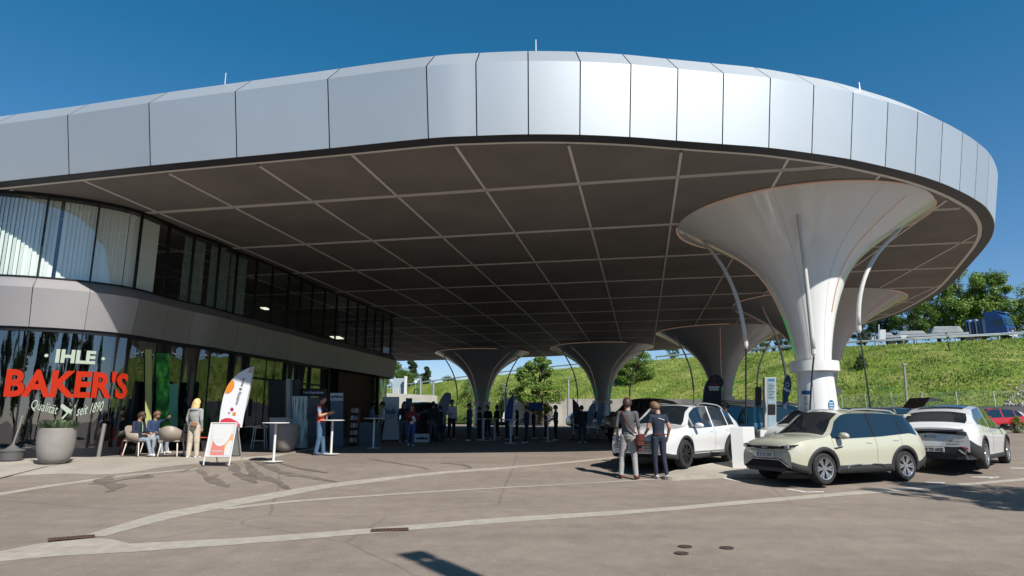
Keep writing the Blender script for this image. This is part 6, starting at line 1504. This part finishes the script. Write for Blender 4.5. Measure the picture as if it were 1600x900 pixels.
for u in (-1, 1): bk.tube([(u * W_, .02, z1), (u * W_, .42, 0)], .016, 6)
bk.build('rear_frame', M_SGN, t); MB().quad((-W_, .03, z1 - .03), (W_, .03, z1 - .03), (W_, .36, z0), (-W_, .36, z0)).build('rear_panel', M_SGN, t)
# feather flags: outline in photo pixels at the flag's own distance
def flag(outline, base, mat_, lab, pole, y=None, cloth_name='cloth', dep=.02, group=None):
    p = gp(*base); y = y or p.y; t = thing('feather_flag', lab, 'flag', p, 0, group); q = [at(a, b, y) - p for a, b in outline]
    o = MB().prism([v - Vector((0, dep / 2, 0)) for v in q], (0, dep, 0)).build(cloth_name, mat_, t)
    MB().tube(crom([at(a, b, y + .03) - p for a, b in pole], 4), .014 + .0003 * y, 6).build('pole', M_GAL, t)
    MB().lathe([(0, 0), (.22, 0), (.22, .03), (.03, .05), (.03, .25), (0, .25)], n=16).build('base', M_RUB, t)
    return t, p, y
def ftext(t, p, y, body, px, py, size_px, ang, m, bold=.0, sx=1.):
    c = at(px, py, y - .03) - p; s_ = size_px * mpp(Vector((0, y, 0)))
    text('lettering', body, s_, m, Matrix.Translation(c) @ Matrix.Rotation(ang, 4, 'Y') @ Matrix.Rotation(pi / 2, 4, 'X'), t, bold=bold, sx=sx, ext=.001)
def fpoly(t, p, y, pts, m, nm='print', off=.02):
    mk(nm, [at(a, b, y) - p - Vector((0, off, 0)) for a, b in pts], [tuple(range(len(pts)))], m, t)
fw_ = mat('flag_white', (.85, .86, .90), .7)
t, p, y = flag([(342.5, 661), (345, 640), (349, 620), (354, 606), (362, 594), (373, 583), (386, 576), (397, 572.5), (394, 586), (390, 606), (384, 634), (378, 668), (370, 667), (356, 664)], (366, 712), fw_, 'white feather flag with orange and red shapes behind the A-board', [(366, 712), (374, 668), (385, 634), (391, 606), (397, 572)])
fpoly(t, p, y, [(352, 614), (354, 606), (358, 599), (364, 593), (367, 598), (366, 606), (362, 612), (357, 615)], mat('flag_orange', (.80, .28, .03), .7)); fpoly(t, p, y, [(343.5, 660), (346, 656), (353, 653), (361, 653.5), (370, 658), (376, 664), (375.5, 667), (370, 666.5), (356, 663.5)], mat('flag_red', (.70, .04, .07), .7))
fpoly(t, p, y, [(390, 577), (396.5, 573), (394, 583), (388, 582)], mat('flag_peach', (.72, .42, .34), .7))
for cx, cy, r, m in ((363, 639.5, 2.7, mat('flag_crimson', (.45, .01, .10), .7)), (366.5, 646.5, 2.8, MATS['flag_orange']), (358.6, 645, 1.4, mat('flag_mauve', (.35, .15, .15), .7))): fpoly(t, p, y, [(cx + r * cos(a * pi / 8), cy + r * sin(a * pi / 8)) for a in range(16)], m, off=.024)
ftext(t, p, y, 'mobility & work', 375, 611, 6.9, radians(-78), M_BLK, bold=.0, sx=.95)
# high tables and the bar stool
def hightable(px, py, ytop, halfw, lab, group='white round high tables'):
    p = gp(px, py); h = hgt(px, ytop, p); R = halfw * mpp(p) * rnd_(px); t = thing('high_table', lab, 'table', p, 0, group)
    MB().lathe([(0, h - .03), (R - .01, h - .03), (R, h - .015), (R - .01, h), (0, h)], n=32).build('table_top', M_TW, t); MB().tube([(0, 0, .01), (0, 0, h - .03)], .035, 12).build('stem', M_TW, t); MB().lathe([(0, 0), (.27, 0), (.27, .012), (.05, .03), (0, .03)], n=28).build('base', M_TW, t)
hightable(427, 723, 660, 22, 'white high table nearest the viewer, beside the bar stool'); hightable(517, 711, 656, 20, 'white high table in front of the man in the orange vest'); hightable(583, 701, 653, 17.5, 'white high table left of the woman in red')
hightable(798, 693, 655, 12, 'slim high table under the blue flag'); hightable(773, 688, 654, 14, 'slim high table left of the blue flag one'); hightable(755, 689, 654, 12, 'slim high table nearest the far dark column'); hightable(856, 690.5, 656, 10, 'slim high table right of the man in the dark suit')
p = gp(404, 703); t = thing('bar_stool', 'pale bar stool with a low grey back beside the glass front', 'stool', p, radians(10)); zs = .72
for sx in (-.17, .17):
    for sy in (-.16, .16): MB().tube([(sx, sy, zs), (sx * 1.35, sy * 1.35, 0)], .014, 6).build('leg', M_CHL, t)
fr_ = MB()
for a, b in (((-.21, -.2), (.21, -.2)), ((.21, -.2), (.21, .2)), ((.21, .2), (-.21, .2)), ((-.21, .2), (-.21, -.2))): fr_.tube([(*a, .28), (*b, .28)], .011, 5)
fr_.build('footrest', M_CHL, t); bevel(MB().box((0, 0, zs + .01), (.38, .36, .03)).build('seat', M_CHL, t), .01); bevel(MB().box((-.19, 0, zs + .22), (.02, .34, .32)).build('backrest', mat('stool_back_grey', (.22, .24, .26), .6), t), .01)
# boxes, banners and stands along the glass front
def slab(name, lab, cat, x0, x1, y0, y1, yb, m, depth=.08, part='panel', foot=True, group=None, y=None):
    p = gp((x0 + x1) / 2, yb); y = y or p.y; p.y = y; t = thing(name, lab, cat, p, 0, group)
    q = [at(a, b, y) - p for a, b in ((x0, y1), (x1, y1), (x1, y0), (x0, y0))]; bevel(MB().prism(q, (0, depth, 0)).build(part, m, t), .006)
    return t, p, y
lg = mat('pale_grey_panel', (.42, .44, .44), .5); dkb = mat('blue_grey_panel', (.07, .10, .13), .45); whp_ = mat('display_white', (.66, .68, .69), .45)
slab('display_box', 'tall pale grey box behind the right hand planter', 'box', 421, 452, 652.5, 704, 704, lg, .5, 'shell'); slab('display_box', 'blue grey box behind the right hand planter, right of the pale one', 'box', 453, 468, 652, 700, 702, dkb, .4, 'shell')
# banner with upright pale streaks
def streaks():
    m = bpy.data.materials.new('streaked_print'); m.use_nodes = True; t = m.node_tree; b = t.nodes['Principled BSDF']; tc = nd(t, 'ShaderNodeTexCoord'); mp = nd(t, 'ShaderNodeMapping'); mp.inputs['Scale'].default_value = (26, 1, .9); n = nd(t, 'ShaderNodeTexNoise'); n.inputs['Scale'].default_value = 1.2; n.inputs['Detail'].default_value = 4
    t.links.new(tc.outputs['Object'], mp.inputs[0]); t.links.new(mp.outputs[0], n.inputs[0]); r = nd(t, 'ShaderNodeValToRGB'); r.color_ramp.elements[0].position = .38; r.color_ramp.elements[0].color = (.05, .11, .12, 1); r.color_ramp.elements[1].position = .62; r.color_ramp.elements[1].color = (.55, .62, .60, 1); t.links.new(n.outputs[0], r.inputs[0]); t.links.new(r.outputs[0], b.inputs['Base Color']); return m
slab('display_wall', 'upright panel printed with pale vertical streaks beside the man in the vest', 'banner', 456, 479, 619, 700, 703, streaks(), .12)
slab('info_pylon', 'tall narrow blue grey pillar against the glass front', 'pylon', 447, 453, 592, 700, 700, lg, .3, 'shaft'); slab('info_pylon', 'dark grey pillar face right of the narrow pale one', 'pylon', 453.5, 466, 593, 700, 699, mat('dark_grey_panel', (.05, .055, .065), .5), .3, 'shaft')
slab('dark_booth', 'black upright booth panel left of the narrow pale pillar', 'booth', 419, 445, 594, 700, 698, M_FRM, .2)
t, p, y = slab('header_banner', 'black header board with white words above the man in the vest', 'banner', 470, 509, 607, 619, 698, M_FRM, .1)
c = at(490, 613.2, y - .01) - p; text('lettering', 'Live Experience', 5.6 * mpp(p), M_WHT, Matrix.Translation(c) @ Matrix.Rotation(pi / 2, 4, 'X'), t, bold=.003, sx=.9, ext=.001)
MB().tube([at(471, 619, y + .05) - p, at(471, 698, y + .05) - p], .02, 6).build('support', M_FRM, t); MB().tube([at(508, 619, y + .05) - p, at(508, 698, y + .05) - p], .02, 6).build('support', M_FRM, t)
slab('poster_wall', 'grey poster wall behind the man in the vest', 'banner', 480, 507, 621, 698, 699, mat('muted_poster', (.14, .13, .15), .6, var=.5, scale=1.2), .08)
def webfleet(t, p, y, px, py, sz):
    c = at(px, py, y - .012) - p; text('lettering', 'webfleet', sz * mpp(p), mat('print_navy', (.02, .05, .16), .5), Matrix.Translation(c) @ Matrix.Rotation(pi / 2, 4, 'X'), t, bold=.012, ext=.001)
t, p, y = slab('rollup_banner', 'white topped banner with a small blue logo right of the man in the vest', 'banner', 516, 536, 614, 698, 699, mat('banner_blue_grey', (.10, .15, .20), .5), .05)
q = [at(a, b, y - .008) - p for a, b in ((516, 626), (536, 626), (536, 614), (516, 614))]; MB().prism(q, (0, .006, 0)).build('header', whp_, t); webfleet(t, p, y - .02, 526, 620, 5)
# brochure rack
p = gp(552, 697); t = thing('brochure_rack', 'upright brown brochure rack with five rows of leaflets', 'rack', p); hr = hgt(552, 636, p); wr_ = 7 * mpp(p)
fr_ = MB(); fr_.box((-wr_, 0, hr / 2), (.03, .3, hr)).box((wr_, 0, hr / 2), (.03, .3, hr)).build('side_panel', M_WOOD, t); MB().box((0, .14, hr / 2), (wr_ * 2, .02, hr)).build('back_panel', M_WOOD, t)
for k in range(5):
    z = hr * (.08 + .19 * k); MB().box((0, -.02, z), (wr_ * 1.9, .26, .02)).build('shelf', M_WOOD, t)
    for j in range(3): MB().box((-wr_ * .55 + wr_ * .55 * j, -.04, z + .10), (wr_ * .42, .02, .17), Matrix.Rotation(-.2, 3, 'X')).build('leaflet', [M_WHT, lg, MATS['flag_peach']][(j + k) % 3], t)
slab('counter', 'dark counter at the entrance behind the farther high table', 'counter', 560, 592, 660, 699, 697, dkb, .5, 'body')
# white hub booth wall
t, p, y = slab('booth_wall', 'white booth wall with a large round blue emblem at the end of the building', 'booth', 597, 623, 620, 687, 690, whp_, .15)
fpoly(t, p, y, [(610 + 11 * cos(a * pi / 14), 643 + 13 * sin(a * pi / 14)) for a in range(28)], mat('pale_ring', (.50, .58, .62), .5), off=.008); c = at(610, 643, y - .02) - p
text('lettering', 'hub', 11 * mpp(p), mat('hub_blue', (.03, .10, .22), .5), Matrix.Translation(c) @ Matrix.Rotation(pi / 2, 4, 'X'), t, bold=.015, ext=.001)
t, p, y = slab('logo_box', 'low white box with a small blue logo on the floor in the shade', 'box', 647, 669.5, 678, 691, 691, whp_, .35, 'shell'); webfleet(t, p, y, 659, 684.8, 5.2)
slab('dark_counter', 'long dark counter behind the low white logo box', 'counter', 630, 684, 652, 688, 686, mat('near_black_panel', (.02, .022, .026), .5), .6, 'body')
slab('poster_wall', 'blue poster panel behind the people at far left in the shade', 'banner', 634, 644, 622, 650, 684, mat('poster_blue', (.05, .20, .28), .5), .05)
# flags in the shade
dgrey = mat('flag_slate', (.16, .18, .24), .7); dblue = mat('flag_blue', (.02, .07, .25), .7); fblk = mat('flag_black', (.012, .013, .018), .6); lb = mat('flag_pale_blue', (.16, .26, .32), .7)
flag([(683, 662), (684, 640), (688, 626), (693, 617), (699, 613), (704, 614), (705.5, 619), (703, 630), (698, 645), (693, 662)], (686, 690), dgrey, 'slate grey rounded feather flag left of the man in the white shirt', [(686, 690), (683, 662), (683.5, 640), (688, 625), (697, 613)])
flag([(788, 660), (789, 645), (793, 630), (798, 620), (803, 614.5), (802.5, 632), (801, 650), (799.5, 661)], (800, 689), dblue, 'blue pointed sail flag behind the standing tables', [(800, 690), (801, 660), (803, 614)])
flag([(895, 622), (895.5, 645), (897, 662), (909, 663), (908, 645), (904, 632)], (896, 688), fblk, 'black pointed sail flag beside the man standing alone', [(896, 688), (896, 660), (895, 622)])
flag([(919, 664), (919, 645), (922, 634), (927, 629), (931, 631), (931, 642), (927, 655), (923, 665)], (920, 688), lb, 'pale blue oval flag left of the middle dark column', [(920, 688), (919, 660), (920, 640), (927, 629)]); flag([(933, 664), (933, 645), (936, 634), (941, 627), (945, 632), (943, 650), (939, 664)], (934, 688), lb, 'pale blue oval flag touching the middle dark column', [(934, 688), (933, 660), (934, 640), (941, 627)])
slab('blue_banner', 'blue banner box under the bright upright tree', 'banner', 826, 848, 629, 642, 684, dblue, .3); 
t, p, y = flag([(1098, 642), (1099, 622), (1101, 606), (1105, 595), (1111, 588), (1118, 585), (1125, 587), (1130, 594), (1130.5, 600), (1127, 606), (1126.5, 642)], (1110, 700), fblk, 'black feather flag with red diamonds at the foot of the dark grey column', [(1112, 700), (1099, 642), (1099, 620), (1103, 600), (1117, 585)])
dr = mat('emblem_red', (.45, .01, .02), .6)
for cx, cy, an in ((1115.5, 593.5, 0), (1112, 599.3, 1), (1119, 599.3, 2)):
    if an == 0: pts = [(cx, cy - 3.6), (cx + 2, cy), (cx, cy + 3.4), (cx - 2, cy)]
    else: sg = -1 if an == 1 else 1; pts = [(cx - sg * 3.2, cy - .5), (cx, cy - .3 * 1), (cx + sg * 2.6, cy + 3.0), (cx - sg * 1.0, cy + 3.0)]
    fpoly(t, p, y, pts, dr, 'emblem', off=.025)
ftext(t, p, y, 'MITSUBISHI', 1115.5, 605.2, 3.6, 0, M_WHT, bold=.01, sx=.92); ftext(t, p, y, 'MOTORS', 1115.5, 608.8, 3.6, 0, M_WHT, bold=.01)
# info pillar, black sign, blue flag, plinths beside the white column
t, p, y = slab('info_pillar', 'tall silver framed info pillar with a printed panel left of the blue flag', 'pylon', 1195, 1213, 589.5, 672, 712, lg, .18)
q = [at(a, b, y - .012) - p for a, b in ((1199, 631), (1211.5, 631), (1211.5, 591), (1199, 591))]; MB().prism(q, (0, .01, 0)).build('print_panel', mat('panel_pale_blue', (.30, .40, .46), .4), t); fpoly(t, p, y, [(1200, 596), (1210, 596), (1210, 592), (1200, 592)], mat('panel_blue', (.04, .18, .33), .4), off=.016)
for k in range(11): fpoly(t, p, y, [(1200, 600.5 + k * 2.3), (1200 + 7 + (k * 7 % 4), 600.5 + k * 2.3), (1200 + 7 + (k * 7 % 4), 599.7 + k * 2.3), (1200, 599.7 + k * 2.3)], M_BLK, 'text_line', .016)
fpoly(t, p, y, [(1199.5, 648), (1211.5, 648), (1211.5, 632), (1199.5, 632)], M_FRM, 'dark_panel', .014); fpoly(t, p, y, [(1200, 668), (1211.5, 668), (1211.5, 650), (1200, 650)], MATS['panel_pale_blue'], 'lower_panel', .014)
slab('black_sign', 'narrow black upright sign behind the info pillar', 'sign', 1181, 1190, 604.5, 690, 695, M_FRM, .1)
bf = mat('flag_petrol_blue', (.01, .055, .13), .65)
t, p, y = flag([(1224, 655), (1223.5, 632), (1224, 608), (1226.5, 594), (1229.5, 587), (1232, 585.5), (1235, 590), (1236.5, 600), (1235.5, 612), (1231, 622), (1229, 632), (1229, 655)], (1226, 700), bf, 'petrol blue feather flag with a white round emblem left of the big white column', [(1226, 700), (1224, 655), (1223.5, 620), (1226, 594), (1231, 585)])
for r0, r1 in ((2.9, 2.2),):
    n = 18; pts = [(1230 + r0 * cos(a * 2 * pi / n), 601 + r0 * 1.3 * sin(a * 2 * pi / n)) for a in range(n)] + [(1230 + r1 * cos(a * 2 * pi / n), 601 + r1 * 1.3 * sin(a * 2 * pi / n)) for a in range(n)]
    mk('emblem', [at(a, b, y) - p - Vector((0, .02, 0)) for a, b in pts], [(i, (i + 1) % n, n + (i + 1) % n, n + i) for i in range(n)], M_WHT, t)
ftext(t, p, y, 'Digital', 1230, 609.5, 4.6, radians(24), M_WHT, bold=.012)
def plinth(x0, xm, x1, y0, yb0, yb1, lab):
    a = gp(x0, yb0); b = gp(xm, yb1); c = G(x1, yb1 - 3.5); h = hgt(x0, y0, a); t = thing('display_plinth', lab, 'plinth', a, 0, 'white display plinths between the cars')
    d1 = (b - a); d1.z = 0; d2 = Vector((c.x - b.x, max(c.y - b.y, .25), 0)); q = [Vector((0, 0, .0)), d1, d1 + d2, d2]
    bevel(MB().prism(q, (0, 0, h)).build('box', whp_ if False else M_WHT, t), .01)
plinth(1145, 1165, 1183, 667, 734, 734.5, 'tall white display plinth standing between the white SUV and the cream SUV')
p = gp(1205, 716); slab('display_box', 'white box top with a blue end showing just behind the bonnet of the cream SUV', 'box', 1188, 1207, 672.5, 716, 716, M_WHT, .4, 'shell')
# stickers on the big white column's foot
rb = .70; pm = Vector((mx, my, 0)); va = atan2(-my, -mx)
def onped(px, py):                       # where a pixel ray meets the pedestal
    r = ray(px, py); a = r.x * r.x + r.y * r.y; R_ = .50 + .06 + .02; b = -2 * (r.x * mx + r.y * my); c = mx * mx + my * my - R_ * R_; dsc = max(b * b - 4 * a * c, 0); t_ = (-b - sqrt(dsc)) / (2 * a); return Vector((r.x * t_, r.y * t_, CAM_Z + r.z * t_))
def sticker(nm, x0, x1, y0, y1, m, n=6):
    V = []
    for k in range(n + 1):
        x = x0 + (x1 - x0) * k / n; V += [onped(x, y0), onped(x, y1)]
    o = mk(nm, V, [(2 * k, 2 * k + 2, 2 * k + 3, 2 * k + 1) for k in range(n)], m, None); o.parent = tc; o.location = -Vector(tc.location); return o
sb = mat('sticker_blue', (.015, .11, .36), .4); sticker('blue_sticker', 1252.5, 1267.5, 610.5, 616.5, sb)
for k in range(8): sticker('text_line', 1255, 1260 + (k * 5 % 4), 621 + k * 3.2, 621.9 + k * 3.2, lg if k % 3 else M_BLK, 2)
V = [onped(1299 + 5 * cos(a * pi / 12), 633 + 8.3 * sin(a * pi / 12)) for a in range(24)]; o = mk('round_sticker', V, [tuple(range(24))], mat('sticker_cyan_blue', (.01, .20, .42), .4), None); o.parent = tc; o.location = -Vector(tc.location)
for (x0, x1, yy) in ((1295.5, 1302, 629.5), (1295.5, 1302.5, 633.5), (1296.5, 1302, 637.5)):
    V = [onped(x, q) - (pm - Vector((0, 0, 0))).normalized() * 0 for x in (x0, x1) for q in (yy - .8, yy + .8)]; V = [v + (Vector((0, 0, 0)) - Vector((v.x, v.y, 0)).normalized() * .012) for v in V]; o = mk('sticker_line', V, [(0, 2, 3, 1)], M_WHT, None); o.parent = tc; o.location = -Vector(tc.location)
# yellow shrub, ochre box and rocks at the far right
a = gp(1580, 676); treepx(1592, 651, 680, 43, 'yellow', 'bush', 41, 'yellow green bush at the right edge beside the red car', n=2500, wide=.8, name='bush', cat='bush')
slab('ochre_box', 'small ochre box on the low wall behind the red car', 'box', 1577, 1587, 643.5, 660, 672, mat('ochre_paint', (.45, .20, .03), .6), .3, 'shell')
rk = random.Random(4); m = MB()
js = [i for i in range(i0, len(cr) - 2) if 1535 < 800 + bb[i].x / bb[i].y * 1000 < 1640]
for k in range(170):
    i = rk.choice(js); px = 800 + bb[i].x / bb[i].y * 1000; f = min(max(.02 + (px - 1540) / 100 * .38 + rk.gauss(0, .05), .01), .9); q = slope_pt(i, rk.random(), f)
    s_ = rk.uniform(.10, .34); R3 = Euler((rk.random() * 6, rk.random() * 6, rk.random() * 6)).to_matrix(); m.box(q, (s_, s_ * .8, s_ * .6), R3)
struct(m.build('loose_stones', mat('pale_stone', (.38, .36, .31), .9, var=.3, scale=2)), 'stuff')
# palm and leafy plants beside the glass
def palm(px, py, ytop, lab, n=16, seed=1):
    p = gp(px, py); h = hgt(px, ytop, p); t = thing('potted_palm', lab, 'plant', p, 0, 'potted palms beside the glass front'); rd = random.Random(seed)
    MB().lathe([(0, 0), (.14, 0), (.18, .32), (.16, .32), (.15, .28), (0, .28)], n=16).build('pot', M_POT, t); m = MB()
    for k in range(n):
        a = rd.uniform(0, 2 * pi); L_ = h * rd.uniform(.45, .75); el = rd.uniform(.5, 1.35); pts = []
        for j in range(7): s_ = j / 6; r_ = L_ * s_ * cos(el) * 1.0; z = .3 + L_ * (s_ * sin(el) + .25 * s_ - .35 * s_ * s_); pts.append(Vector((cos(a) * r_, sin(a) * r_, z)))
        for j in range(1, 7):
            d = (pts[j] - pts[j - 1]).normalized(); sd_ = Vector((-sin(a), cos(a), 0))
            for sg in (-1, 1):
                for f in (0, .5): b = pts[j - 1].lerp(pts[j], f); e = b + (sd_ * sg * .8 + d * .7).normalized() * .17 - Vector((0, 0, .03)); m.add([b - d * .010, b + d * .014, e], [(0, 1, 2)])
        m.tube(pts, [.010, .009, .008, .007, .005, .004, .003], 4)
    m.build('fronds', mat('palm_leaf', (.07, .15, .03), .5, var=.4, scale=6), t)
palm(322, 705, 614, 'potted palm behind the blonde woman', 20, 2); palm(297, 704, 616, 'leafy potted palm left of the blonde woman against the glass', 14, 3); palm(338, 703, 622, 'potted palm between the blonde woman and the A-board', 12, 4)
